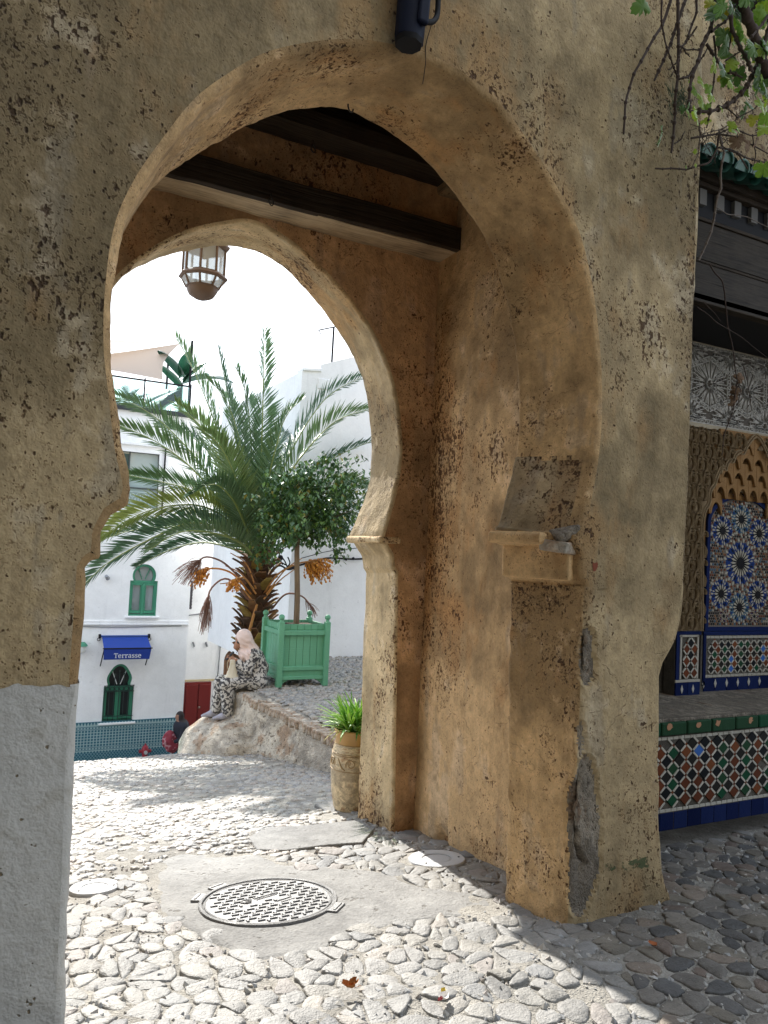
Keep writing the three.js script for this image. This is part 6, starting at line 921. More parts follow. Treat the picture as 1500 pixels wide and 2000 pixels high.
  const cluster = (path, n, spread, drop, dates, m, zz, label) => {
    const pts = path.map(([x, y], i) => onZ(x, y, zz + (i ? 0 : -0.2))), end = pts[pts.length - 1], dir = end.clone().sub(pts[pts.length - 2]).normalize(), st = part(palm, 'date_stalk', tube(pts.map(L), 0.017, 5, 18, 0.7), m, label), str = [], fr = [[], []];
    for (let i = 0; i < n; i++) { const s = pts[pts.length - 2].clone().lerp(end, 0.4 + 0.6 * R()), o = V(R() - 0.5, R() - 0.5, R() - 0.5).multiplyScalar(spread), e = s.clone().addScaledVector(dir, spread * (0.5 + 0.5 * R())).add(o).add(V(0, -drop * (0.5 + 0.6 * R()), 0)), mid = s.clone().lerp(e, 0.5).add(V(0, drop * 0.2, 0)).addScaledVector(o, 0.3);
      const c = new THREE.QuadraticBezierCurve3(L(s), L(mid), L(e)); str.push(new THREE.TubeGeometry(c, 6, 0.0035, 3)); if (dates) for (let k = 0; k < dates; k++) { const t = 0.35 + 0.65 * R(), q = c.getPoint(t); fr[k % 2].push(ball(0.0125 + 0.004 * R(), [q.x + 0.02 * (R() - 0.5), q.y - 0.012, q.z + 0.02 * (R() - 0.5)], [0.85, 1.2, 0.85], 6, 5)); } }
    part(st, 'strands', str, m, null, 'stuff'); fr.forEach((f, i) => f.length && part(st, 'dates', f, dateM[i], null, 'stuff'));
  };
  cluster([[512, 1165], [545, 1120], [585, 1100], [612, 1096]], 90, 0.27, 0.24, 9, stalkM, -10.75, 'stalk with a full orange date cluster on the right');
  cluster([[490, 1160], [450, 1118], [420, 1110], [400, 1112]], 40, 0.20, 0.16, 4, dateM[1], -10.7, 'stalk with a sparse reddish date cluster on the left');
  cluster([[495, 1150], [475, 1128], [462, 1130]], 30, 0.14, 0.12, 5, stalkM, -10.6);
  cluster([[485, 1170], [440, 1130], [412, 1150], [404, 1178]], 70, 0.18, 0.26, 0, dryM, -10.65, 'spent dry date stalk hanging down on the left'); cluster([[480, 1140], [430, 1095], [400, 1088], [385, 1098]], 70, 0.3, 0.14, 0, dryM, -10.7); cluster([[530, 1190], [560, 1160], [590, 1165], [605, 1180]], 30, 0.14, 0.12, 0, dryM, -10.9);
  for (const q of [[[500, 1160], [470, 1120], [440, 1105]], [[495, 1175], [460, 1140], [430, 1140]], [[520, 1160], [560, 1110], [590, 1090]], [[515, 1170], [545, 1135], [575, 1112]], [[500, 1150], [480, 1100], [450, 1080]]]) part(palm, 'date_stalk', tube(q.map(([x, y]) => L(onZ(x, y, -10.8))), 0.014, 5, 10, 0.5), stalkM);
}

// ---------------------------------------------------------------- the seated woman with phone and bag
{
  const o = [3.22, TY, -9.80], w = thing('person', 'seated woman in pink headscarf and black and white patterned robe, looking at a phone', 'person', o);
  const q = (x, y, z) => [x - o[0], y - o[1], z - o[2]], zn = -9.72, zf = -9.90, zm = -9.81;
  const hip = q(3.27, -0.135, zm), waist = q(3.29, 0.0, zm), chest = q(3.235, 0.13, zm), neck = q(3.165, 0.245, zm), head = q(3.075, 0.375, zm);
  const legs = [[q(3.25, -0.14, zn - 0.02), q(2.86, -0.185, zn), q(2.90, -0.525, zn)], [q(3.25, -0.14, zf + 0.02), q(2.84, -0.185, zf), q(2.80, -0.525, zf)]];
  const arms = [[q(3.19, 0.185, zn + 0.02), q(3.115, -0.015, zn + 0.05), q(2.985, 0.105, zn - 0.035)], [q(3.19, 0.185, zf - 0.02), q(3.11, -0.01, zf - 0.04), q(2.975, 0.115, zf + 0.05)]];
  const cloth = (x, y, z) => {
    let d = cap(x, y, z, hip, waist, 0.150, 0.140); d = smin(d, cap(x, y, z, waist, chest, 0.142, 0.135), 0.05); d = smin(d, cap(x, y, z, q(3.20, 0.175, zn), q(3.20, 0.175, zf), 0.085, 0.085), 0.06); d = smin(d, cap(x, y, z, chest, neck, 0.10, 0.06), 0.05);
    d = smin(d, cap(x, y, z, q(3.28, -0.16, zn), q(3.28, -0.16, zf), 0.115, 0.115), 0.05);
    for (const [a, b, c] of legs) { d = smin(d, cap(x, y, z, a, b, 0.095, 0.082), 0.035); d = smin(d, cap(x, y, z, b, c, 0.080, 0.074), 0.03); }
    for (const [a, b, c] of arms) { const m = [lerp(b[0], c[0], 0.72), lerp(b[1], c[1], 0.72), lerp(b[2], c[2], 0.72)]; d = smin(d, cap(x, y, z, a, b, 0.068, 0.060), 0.025); d = smin(d, cap(x, y, z, b, m, 0.058, 0.050), 0.02); }
    return d + 0.008 * n3(x * 12, y * 9, z * 12) + 0.004 * n3(x * 30, y * 20, z * 30);
  };
  const flesh = (x, y, z) => {
    const fx = -0.86, fy = -0.5;                                        // the face looks left and down
    const at = (f, u, s) => [head[0] + fx * f + 0.5 * u, head[1] + fy * f + 0.86 * u, head[2] + s];
    let d = ell(x, y, z, head, [0.088, 0.105, 0.078]); d = smin(d, cap(x, y, z, at(0.045, -0.055, 0), at(0.055, -0.085, 0), 0.045, 0.030), 0.03);
    d = smin(d, cap(x, y, z, at(0.088, 0.02, 0), at(0.108, -0.022, 0), 0.009, 0.013), 0.012); d = smin(d, cap(x, y, z, at(0.082, -0.052, 0.014), at(0.082, -0.052, -0.014), 0.007, 0.007), 0.008); d = smin(d, cap(x, y, z, at(0.08, -0.064, 0.012), at(0.08, -0.064, -0.012), 0.007, 0.007), 0.006);
    d = smin(d, cap(x, y, z, at(0.078, 0.035, 0.035), at(0.078, 0.035, -0.035), 0.012, 0.012), 0.012); d = smin(d, cap(x, y, z, [head[0] + 0.01, head[1] - 0.05, head[2]], neck, 0.05, 0.055), 0.03);
    for (const [a, b, c] of arms) d = smin(d, cap(x, y, z, b, c, 0.035, 0.026), 0.01);
    for (const [a, b, c] of legs) d = Math.min(d, cap(x, y, z, b, [c[0], c[1] - 0.05, c[2]], 0.05, 0.038));
    return d;
  };
  const both = (x, y, z) => smin(cloth(x, y, z), flesh(x, y, z), 0.006);
  const printed = (x, y, z, c) => { const u = x * 48 + 2.2 * n3(x * 26, y * 26, z * 26) + 1.0 * n3(y * 50, z * 50, x * 50), v = y * 48 + 2.2 * n3(y * 26 + 9, z * 26, x * 26), s = Math.sin(u * 1.55 + 1.7 * Math.sin(v * 1.2)) + Math.sin(v * 1.6 + z * 34 + 1.5 * Math.sin(u)); const k = sst(-0.12, 0.12, s); c[0] = lerp(0.045, 0.50, k); c[1] = lerp(0.043, 0.485, k); c[2] = lerp(0.046, 0.45, k); };
  const colour = (x, y, z, c) => { if (cloth(x, y, z) < flesh(x, y, z) + 0.004) printed(x, y, z, c); else { c[0] = 0.34; c[1] = 0.175; c[2] = 0.11; } };
  const vm = new THREE.MeshStandardMaterial({ color: 0xffffff, vertexColors: true, roughness: 0.8, side: THREE.DoubleSide });
  const bodyG = skin(both, [-0.56, -0.42, -0.27], [0.24, 0.78, 0.26], 0.007, colour);
  // two hands round the phone: palm, four fingers, thumb
  const hand = (c, s) => { const J = (x, y, z) => [c[0] + x, c[1] + y, c[2] + s * z]; const f = (x, y, z) => { let d = ell(x, y, z, J(-0.032, 0.012, 0), [0.042, 0.024, 0.030]); d = smin(d, cap(x, y, z, J(0.01, -0.005, 0), J(-0.02, 0.008, 0), 0.025, 0.024), 0.015); for (let k = 0; k < 4; k++) { const l = [0.9, 1, 0.95, 0.8][k], y0 = 0.024 - k * 0.016; d = smin(d, Math.min(cap(x, y, z, J(-0.06, y0 + 0.012, -0.004), J(-0.060 - 0.030 * l, y0 + 0.018, -0.020), 0.0092, 0.0085), cap(x, y, z, J(-0.060 - 0.030 * l, y0 + 0.018, -0.020), J(-0.066 - 0.026 * l, y0 + 0.020, -0.044), 0.0085, 0.0072)), 0.004); } return smin(d, Math.min(cap(x, y, z, J(-0.025, 0.03, -0.008), J(-0.052, 0.050, -0.020), 0.0115, 0.0098), cap(x, y, z, J(-0.052, 0.050, -0.020), J(-0.078, 0.052, -0.03), 0.0098, 0.0082)), 0.006); };
    return skin(f, [c[0] - 0.13, c[1] - 0.05, c[2] - 0.075], [c[0] + 0.05, c[1] + 0.08, c[2] + 0.075], 0.0036, (x, y, z, k) => { k[0] = 0.34; k[1] = 0.175; k[2] = 0.11; }); };
  part(w, 'body', [bodyG, hand(arms[0][2], 1), hand(arms[1][2], -1)], vm);
  // headscarf: a hood with a face opening that falls over the shoulders
  const scarf = (x, y, z) => {
    const h = [head[0] + 0.012, head[1] + 0.008, head[2]]; let d = ell(x, y, z, h, [0.112, 0.130, 0.104]); d = smin(d, cap(x, y, z, [h[0] + 0.04, h[1] - 0.06, h[2]], q(3.20, 0.215, zm), 0.085, 0.105), 0.05); d = smin(d, ell(x, y, z, q(3.155, 0.185, zm), [0.125, 0.075, 0.150]), 0.05); d = smin(d, cap(x, y, z, q(3.10, 0.21, zm + 0.04), q(3.085, 0.09, zm + 0.05), 0.055, 0.03), 0.04); d = smin(d, cap(x, y, z, q(3.12, 0.2, zn + 0.03), q(3.12, 0.06, zn + 0.05), 0.04, 0.018), 0.03);
    d += 0.006 * Math.sin(x * 70 + y * 90 + 3 * n3(x * 14, y * 14, z * 14)) * sst(0.10, -0.05, y - head[1] + 0.02) * 0.8 + 0.004 * n3(x * 24, y * 24, z * 24);
    const c = [head[0] - 0.105, head[1] - 0.075, head[2]]; return Math.max(d, -ell(x, y, z, c, [0.082, 0.100, 0.066]), -(ell(x, y, z, head, [0.086, 0.103, 0.076])));
  };
  part(w, 'headscarf', skin(scarf, [-0.34, 0.26, -0.24], [0.14, 0.80, 0.23], 0.007), mat(0.70, 0.56, 0.51, 0.85), 'pale pink headscarf falling over the shoulders');
  const fx = -0.86, fy = -0.5, at = (f, u, s) => V(head[0] + fx * f + 0.5 * u, head[1] + fy * f + 0.86 * u, head[2] + s);
  const sg = []; for (const s of [-1, 1]) sg.push(ball(0.026, at(0.092, 0.018, s * 0.034).toArray(), [0.7, 0.85, 1.05], 12, 8), bar(at(0.088, 0.026, s * 0.056), at(0.0, 0.03, s * 0.082), 0.004)); sg.push(bar(at(0.104, 0.022, 0.016), at(0.104, 0.022, -0.016), 0.004)); part(w, 'sunglasses', sg, mat(0.012, 0.011, 0.012, 0.2));
  legs.forEach(([, , c], i) => { const a = [c[0] + 0.035, c[1] - 0.068, c[2]], t = [c[0] - 0.175, c[1] - 0.082, c[2]]; const f = (x, y, z) => { let d = cap(x, y, z, a, [c[0] - 0.07, c[1] - 0.066, c[2]], 0.036, 0.043); d = smin(d, cap(x, y, z, [c[0] - 0.07, c[1] - 0.068, c[2]], t, 0.043, 0.018), 0.02); d = Math.max(d, c[1] - 0.098 - y); return Math.max(d, -cap(x, y, z, [c[0], c[1] + 0.06, c[2]], [c[0] + 0.015, c[1] - 0.05, c[2]], 0.044, 0.036)); }; part(w, 'shoe', skin(f, [c[0] - 0.22, c[1] - 0.12, c[2] - 0.07], [c[0] + 0.10, c[1] + 0.0, c[2] + 0.07], 0.0055), mat(0.36, 0.36, 0.42, 0.75)); });
  const ph = q(2.912, 0.165, zm), phone = thing('mobile_phone', 'dark phone held in the hands of the seated woman', 'phone', [ph[0] + o[0], ph[1] + o[1], ph[2] + o[2]]); phone.rotation.set(0, 0, -0.75); part(phone, 'case', bx(0.009, 0.145, 0.072, [0, 0, 0], [0, 0, 0], 0.004), M.black); part(phone, 'screen', bx(0.001, 0.134, 0.065, [0.005, 0, 0], [0, 0, 0], 0), mat(0.03, 0.035, 0.04, 0.1));
  const bag = thing('cloth_bag', 'cream cloth drawstring bag hanging from the hands onto the lap', 'bag', [2.935, -0.10, -9.735]);
  const bf = (x, y, z) => { const t = (y + 0.02) / 0.24, wd = lerp(0.080, 0.034, sst(0.05, 0.95, t)) * (1 + 0.10 * Math.sin(x * 130 + z * 60) * sst(0.2, 1, t)), dd = lerp(0.040, 0.020, sst(0, 1, t)); return Math.max((Math.hypot(x / wd, z / dd) - 1) * dd, y - 0.225, -y) + 0.003 * n3(x * 40, y * 20, z * 40); };
  part(bag, 'bag_body', skin((x, y, z) => smin(bf(x, y, z), ell(x, y, z, [0, 0.0, 0], [0.082, 0.035, 0.04]), 0.02), [-0.12, -0.06, -0.07], [0.12, 0.25, 0.07], 0.006), mat(0.66, 0.62, 0.50, 0.9)); part(bag, 'drawstring', [tube([V(-0.03, 0.17, 0.02), V(-0.06, 0.10, 0.05), V(-0.085, 0.18, 0.04), V(-0.04, 0.25, 0.01)], 0.003, 4, 18), new THREE.TorusGeometry(0.034, 0.004, 5, 20).rotateX(Math.PI / 2).scale(1, 1, 0.6).translate(0, 0.175, 0)], mat(0.6, 0.54, 0.36, 0.9));
}
// passer-by low down in the street, mostly hidden by the terrace
{
  const f0 = onZ(350, 1440, -17.2), base = [f0.x + 0.05, -3.42, -17.2], w = thing('person', 'person in dark jacket carrying a red flowered bundle, half hidden below the terrace', 'person', base);
  const J = { hip: [0, 0.66, 0], ch: [-0.02, 0.98, 0], hd: [-0.06, 1.20, 0] };
  const f = (x, y, z) => { let d = cap(x, y, z, J.hip, J.ch, 0.16, 0.17); d = smin(d, cap(x, y, z, [0, 1.02, 0.15], [0, 1.02, -0.15], 0.08, 0.08), 0.06); d = smin(d, cap(x, y, z, J.ch, J.hd, 0.08, 0.06), 0.05); d = smin(d, ell(x, y, z, J.hd, [0.095, 0.115, 0.085]), 0.03); d = smin(d, cap(x, y, z, [J.hd[0] - 0.09, J.hd[1] - 0.01, 0], [J.hd[0] - 0.10, J.hd[1] - 0.025, 0], 0.012, 0.016), 0.015); for (const s of [-1, 1]) { d = smin(d, cap(x, y, z, [0, 0.62, s * 0.09], [-0.03 * s, 0.35, s * 0.09], 0.095, 0.07), 0.03); d = smin(d, cap(x, y, z, [-0.03 * s, 0.35, s * 0.09], [0.03 * s, 0.06, s * 0.09], 0.066, 0.045), 0.02); d = smin(d, cap(x, y, z, [0.03 * s, 0.04, s * 0.09], [0.03 * s - 0.15, 0.03, s * 0.09], 0.042, 0.03), 0.02); d = smin(d, cap(x, y, z, [0, 1.0, s * 0.19], [-0.05, 0.74, s * 0.20], 0.062, 0.05), 0.03); d = smin(d, cap(x, y, z, [-0.05, 0.74, s * 0.20], [-0.24, 0.66, s * 0.10], 0.048, 0.034), 0.02); for (let k = 0; k < 4; k++) d = smin(d, cap(x, y, z, [-0.25, 0.68 - k * 0.02, s * 0.09], [-0.31, 0.67 - k * 0.02, s * 0.05], 0.011, 0.009), 0.008); } return d; };
  part(w, 'body', skin(f, [-0.4, 0, -0.34], [0.3, 1.4, 0.34], 0.014, (x, y, z, c) => { const sk = y > 1.1 && x < -0.10 || x < -0.24 && y > 0.55; const hair = y > 1.24 || (y > 1.1 && x > -0.08); if (hair) { c[0] = 0.03; c[1] = 0.022; c[2] = 0.02; } else if (sk) { c[0] = 0.32; c[1] = 0.17; c[2] = 0.11; } else if (y > 0.55) { c[0] = 0.02; c[1] = 0.022; c[2] = 0.032; } else { c[0] = 0.035; c[1] = 0.03; c[2] = 0.04; } }), new THREE.MeshStandardMaterial({ color: 0xffffff, vertexColors: true, roughness: 0.85, side: THREE.DoubleSide }));
  const b = onZ(331, 1446, -17.15), bun = thing('flowered_bundle', 'red and white flowered cloth bundle carried by the person below the terrace', 'bundle', [b.x, b.y, b.z]);
  part(bun, 'cloth', skin((x, y, z) => smin(ell(x, y, z, [0, 0, 0], [0.15, 0.22, 0.13]), ell(x, y, z, [0.06, -0.10, 0], [0.15, 0.17, 0.13]), 0.05) + 0.02 * n3(x * 12, y * 12, z * 12), [-0.3, -0.4, -0.25], [0.35, 0.36, 0.25], 0.014, (x, y, z, c) => { const k = sst(0.15, 0.5, n3(x * 30, y * 22, z * 22)); c[0] = lerp(0.24, 0.46, k); c[1] = lerp(0.03, 0.24, k); c[2] = lerp(0.045, 0.26, k); }), new THREE.MeshStandardMaterial({ color: 0xffffff, vertexColors: true, roughness: 0.85, side: THREE.DoubleSide }));
}

// ---------------------------------------------------------------- the white house with the Terrasse awning, across the lower street
const FZ = -18.2, BASE = -3.42;
const P = (x, y, z = FZ) => onZ(x, y, z);
const greenP = new THREE.MeshStandardMaterial({ color: C(0.05, 0.26, 0.155), map: rep(T.pale, 1), roughness: 0.5, side: THREE.DoubleSide });
const pane = (r = 0.05) => new THREE.MeshPhysicalMaterial({ color: C(0.10, 0.115, 0.12), roughness: r, metalness: 0, clearcoat: 1, clearcoatRoughness: 0.03, side: THREE.DoubleSide });
const darkRoom = mat(0.02, 0.022, 0.024, 0.25), thinGlass = new THREE.MeshPhysicalMaterial({ color: C(0.80, 0.93, 0.90), transmission: 1, thickness: 0, roughness: 0.02, side: THREE.DoubleSide });
// horseshoe window outline, anticlockwise from the lower left
function horseshoe(x0, x1, y0, y1, r, yc, point = 0) {
  const cx = (x0 + x1) / 2, o = [[x0, y0], [x1, y0], [x1, y1], [cx + r * 0.93, y1]], n = 26;
  for (let i = 0; i <= n; i++) { const a = -0.42 + (Math.PI + 0.84) * i / n; let x = cx + r * Math.cos(a), y = yc + r * Math.sin(a); if (point && y > yc) { const t = (y - yc) / r; y += point * t ** 3; x = cx + (x - cx) * (1 - 0.22 * t * t * (1 - t) * 2); } o.push([x, y]); }
  o.push([cx - r * 0.93, y1], [x0, y1]); return o;
}
{
  const house = thing('white_house', 'white rendered house with green horseshoe windows, blue tiled dado and a roof terrace', 'house', [0, 0, 0]);
  const w1 = horseshoe(2.567, 3.222, -2.49, -1.70, 0.275, -1.535, 0.06), w2 = horseshoe(2.985, 3.605, -0.12, 0.685, 0.265, 0.80), x0 = -6, x1 = 4.36, yr = 4.55;
  const wt = [[2.62, 2.35], [3.50, 2.35], [3.46, 3.62], [2.56, 3.62]];
  part(house, 'wall', [ext([[x0, BASE - 0.4], [x1, BASE - 0.4], [x1, yr], [x0, yr]], 0.5, [w1, w2, wt]).translate(0, 0, FZ - 0.5), bx(0.4, yr - BASE, 6, [x1 - 0.202, (yr + BASE) / 2, FZ - 3.5], [0, 0, 0], 0)].map((g) => metreUV(g)), M.white);
  part(house, 'string_course', [bx(x1 - x0, 0.055, 0.06, [(x0 + x1) / 2, -0.30, FZ + 0.02], [0, 0, 0], 0.015), bx(x1 - x0, 0.05, 0.03, [(x0 + x1) / 2, -0.245, FZ + 0.012], [0, 0, 0], 0.01)], M.white);
  part(house, 'wall_cable', tube([V(x0, -0.36, FZ + 0.02), V(1.9, -0.35, FZ + 0.02), V(2.6, -0.372, FZ + 0.02), V(4.2, -0.34, FZ + 0.02)], 0.012, 4, 40), mat(0.35, 0.36, 0.37, 0.8));
  part(house, 'upper_cornice', [bx(x1 - x0, 0.07, 0.10, [(x0 + x1) / 2, 3.80, FZ + 0.03], [0, 0, 0], 0.015)], M.white);
  const frame = (o, inset, th, z, mm, par, name) => part(par, name, ext(o, th, [inset]).translate(0, 0, z), mm);
  const shrink = (o, d) => { const n = normals2([...o, o[0]]); return o.map(([x, y], i) => { const a = o[(i - 1 + o.length) % o.length], b = o[(i + 1) % o.length], dx = b[0] - a[0], dy = b[1] - a[1], l = Math.hypot(dx, dy) || 1; return [x - dy / l * d, y + dx / l * d]; }); };
  const window_ = (o, [a, b, y0, y1], low) => {
    const f = frame(o, shrink(o, 0.055), 0.10, FZ - 0.16, greenP, house, 'window'); const cx = (a + b) / 2;
    part(f, 'pane', ext(shrink(o, 0.05), 0.01).translate(0, 0, FZ - 0.15), low ? darkRoom : new THREE.MeshPhysicalMaterial({ color: C(0.30, 0.34, 0.34), roughness: 0.06, clearcoat: 1, side: THREE.DoubleSide }));
    part(f, 'transom', bx(b - a - 0.1, 0.06, 0.07, [cx, y1 - 0.03, FZ - 0.105], [0, 0, 0], 0.008), greenP);
    for (const s of [-1, 1]) { const sx = cx + s * (b - a) * 0.235, sw = (b - a) * 0.44; part(f, 'casement', ext([[sx - sw / 2, y0 + 0.055], [sx + sw / 2, y0 + 0.055], [sx + sw / 2, y1 - 0.06], [sx - sw / 2, y1 - 0.06]], 0.06, [[[sx - sw / 2 + 0.05, y0 + 0.12], [sx + sw / 2 - 0.05, y0 + 0.12], [sx + sw / 2 - 0.05, y1 - 0.11], [sx - sw / 2 + 0.05, y1 - 0.11]]]).translate(0, 0, FZ - 0.13), greenP); }
    part(f, 'mullion', bx(0.055, y1 - y0 - 0.1, 0.05, [cx, (y0 + y1) / 2 - 0.02, FZ - 0.075], [0, 0, 0], 0.008), greenP);
    const yc = y1 + 0.03; for (const s of [-1, 1]) part(f, 'fanlight_bar', bar(V(cx + s * 0.035, yc, FZ - 0.11), V(cx + s * 0.15, yc + 0.30, FZ - 0.11), 0.011), low ? M.white : greenP);
    part(house, 'window_sill', bx(b - a + 0.14, 0.045, 0.10, [cx, y0 - 0.025, FZ + 0.02], [0, 0, 0], 0.012), M.white);
    if (low) { const gb = []; for (let i = 0; i <= 6; i++) gb.push(bar(V(a + 0.02 + i * (b - a - 0.04) / 6, y0 + 0.02, FZ + 0.02), V(a + 0.02 + i * (b - a - 0.04) / 6, y1 + 0.02, FZ + 0.02), 0.008, 0.008, 4)); for (const y of [y0 + 0.04, y0 + 0.13, y1 - 0.11, y1 + 0.02]) gb.push(bar(V(a, y, FZ + 0.02), V(b, y, FZ + 0.02), 0.009, 0.009, 4)); for (let i = 0; i < 6; i++) gb.push(new THREE.TorusGeometry(0.042, 0.008, 4, 12).translate(a + 0.075 + i * (b - a - 0.04) / 6, y1 - 0.05, FZ + 0.02)); for (const [dx, h] of [[-0.10, 0.26], [0, 0.34], [0.10, 0.28]]) gb.push(bar(V(cx + dx, y1 + 0.02, FZ - 0.02), V(cx + dx, y1 + h, FZ - 0.02), 0.007, 0.007, 4), ball(0.018, [cx + dx, y1 + h, FZ - 0.02], [1, 1.5, 1], 6, 4)); part(house, 'window_grille', gb, mat(0.012, 0.035, 0.028, 0.5)); }
  };
  window_(w1, [2.567, 3.222, -2.49, -1.70], true); window_(w2, [2.985, 3.605, -0.12, 0.685], false);
  { // tall glazed opening upstairs with an ornamented lower pane
    const m = mat(0.07, 0.08, 0.085, 0.4, { metalness: 0.3 }), gl = new THREE.MeshPhysicalMaterial({ color: C(0.34, 0.42, 0.42), roughness: 0.08, clearcoat: 1, side: THREE.DoubleSide });
    const f = part(house, 'terrace_window', ext(wt, 0.06, [shrink(wt, 0.02)]).translate(0, 0, FZ - 0.14), m); part(f, 'pane', ext(shrink(wt, 0.02), 0.01).translate(0, 0, FZ - 0.12), gl); part(f, 'side_pane', bx(0.16, 0.60, 0.02, [2.72, 3.27, FZ - 0.10], [0, 0, 0], 0), mat(0.03, 0.07, 0.07, 0.15)); part(f, 'glazing_bar', [bx(0.86, 0.03, 0.04, [3.05, 2.80, FZ - 0.09], [0, 0, 0], 0), bx(0.025, 1.27, 0.04, [2.81, 2.99, FZ - 0.09], [0, 0, 0], 0)], m);
    const orn = []; for (let i = 0; i < 4; i++) { const x = 2.92 + i * 0.135; orn.push(new THREE.TorusGeometry(0.045, 0.008, 4, 12).translate(x, 2.63, FZ - 0.095), bx(0.012, 0.16, 0.01, [x - 0.045, 2.5, FZ - 0.095], [0, 0, 0.3], 0), bx(0.012, 0.16, 0.01, [x + 0.045, 2.5, FZ - 0.095], [0, 0, -0.3], 0), bx(0.012, 0.16, 0.01, [x, 2.5, FZ - 0.095], [0, 0, 0], 0)); } orn.push(bx(0.6, 0.012, 0.01, [3.13, 2.71, FZ - 0.095], [0, 0, 0], 0)); part(f, 'etched_ornament', orn, mat(0.52, 0.62, 0.60, 0.6)); part(house, 'drain_pipe', bar(V(3.58, 2.2, FZ + 0.03), V(3.58, 3.75, FZ + 0.03), 0.02), M.black);
  }
  { // glazed dado: teal squares set on their corners, with borders of small points
    const bed_ = new THREE.MeshStandardMaterial({ color: C(0.40, 0.54, 0.55), map: rep(T.pale, 1), roughness: 0.35, side: THREE.DoubleSide }), teal = mat(0.02, 0.13, 0.18, 0.3), line = mat(0.03, 0.14, 0.18, 0.3), top = -2.46;
    const d = part(house, 'tiled_dado', bx(x1 - 0.6, top - BASE + 0.3, 0.03, [(x1 + 0.6) / 2 + 0.004, (top + BASE - 0.3) / 2, FZ + 0.012], [0, 0, 0], 0.004), bed_), z = FZ + 0.028, g = [], q = (w, x, y, a = Math.PI / 4) => g.push(bx(w, w, 0.006, [x, y, z], [0, 0, a], 0));
    for (let x = 1.0; x < x1 - 0.04; x += 0.066) { g.push(ext([[x - 0.028, top - 0.012], [x, top - 0.085], [x + 0.028, top - 0.012]], 0.006).translate(0, 0, z - 0.003)); q(0.030, x, top - 0.135); for (let k = 0; k < 6; k++) q(0.044, x, top - 0.205 - k * 0.062, 0); q(0.030, x, top - 0.585); for (let k = 0; k < 8; k++) q(0.044, x + (k % 2) * 0.033, top - 0.665 - k * 0.040); }
    part(d, 'dado_tiles', g, teal, null, 'stuff');
    const bl = []; for (const y of [top - 0.004, top - 0.108, top - 0.164, top - 0.556, top - 0.614]) bl.push(bx(x1 - 0.62, 0.012, 0.008, [(x1 + 0.6) / 2, y, z], [0, 0, 0], 0)); part(d, 'border_line', bl, line);
  }
  // roof terrace: dark slab edge, glass balustrade
  part(house, 'terrace_edge', bx(x1 - x0 + 0.06, 0.10, 0.16, [(x0 + x1) / 2 - 0.12, yr + 0.052, FZ + 0.03], [0, 0, 0], 0.01), mat(0.02, 0.024, 0.03, 0.5)); part(house, 'roof_slab', bx(x1 - x0, 0.1, 6, [(x0 + x1) / 2, yr - 0.06, FZ - 3.6], [0, 0, 0], 0), M.white);
  for (let i = 0; i < 5; i++) { const x = x1 - 0.28 - i * 1.06; part(house, 'balustrade_pane', bx(1.0, 0.60, 0.012, [x - 0.52, yr + 0.42, FZ], [0, 0, 0], 0), thinGlass); part(house, 'balustrade_post', bx(0.03, 0.70, 0.03, [x, yr + 0.45, FZ], [0, 0, 0], 0.004), M.black); }
  part(house, 'top_rail', bx(6, 0.035, 0.05, [x1 - 3.28, yr + 0.745, FZ], [0, 0, 0], 0.008), M.black); part(house, 'terrace_bench', bx(1.2, 0.10, 0.4, [2.6, yr + 0.17, FZ - 0.5], [0, 0, 0], 0.01), mat(0.14, 0.12, 0.12, 0.7));
  for (const [px, y0, y1, z] of [[367, 806, 664, FZ - 0.2], [325, 760, 700, FZ - 0.9]]) { const a = P(px, y0, z), b = P(px, y1, z); part(house, 'sail_post', bar(V(a.x, a.y, z), V(a.x, b.y, z), 0.028), M.black); }
  // wall hooks, pipes
  { const s = P(208, 1127); part(house, 'spotlight', [cy(0.05, 0.035, 0.11, [s.x, s.y, FZ + 0.09], [0.9, 0, 0.5], 10), bar(V(s.x, s.y, FZ), V(s.x, s.y, FZ + 0.08), 0.012)], mat(0.25, 0.26, 0.28, 0.5)); }
}
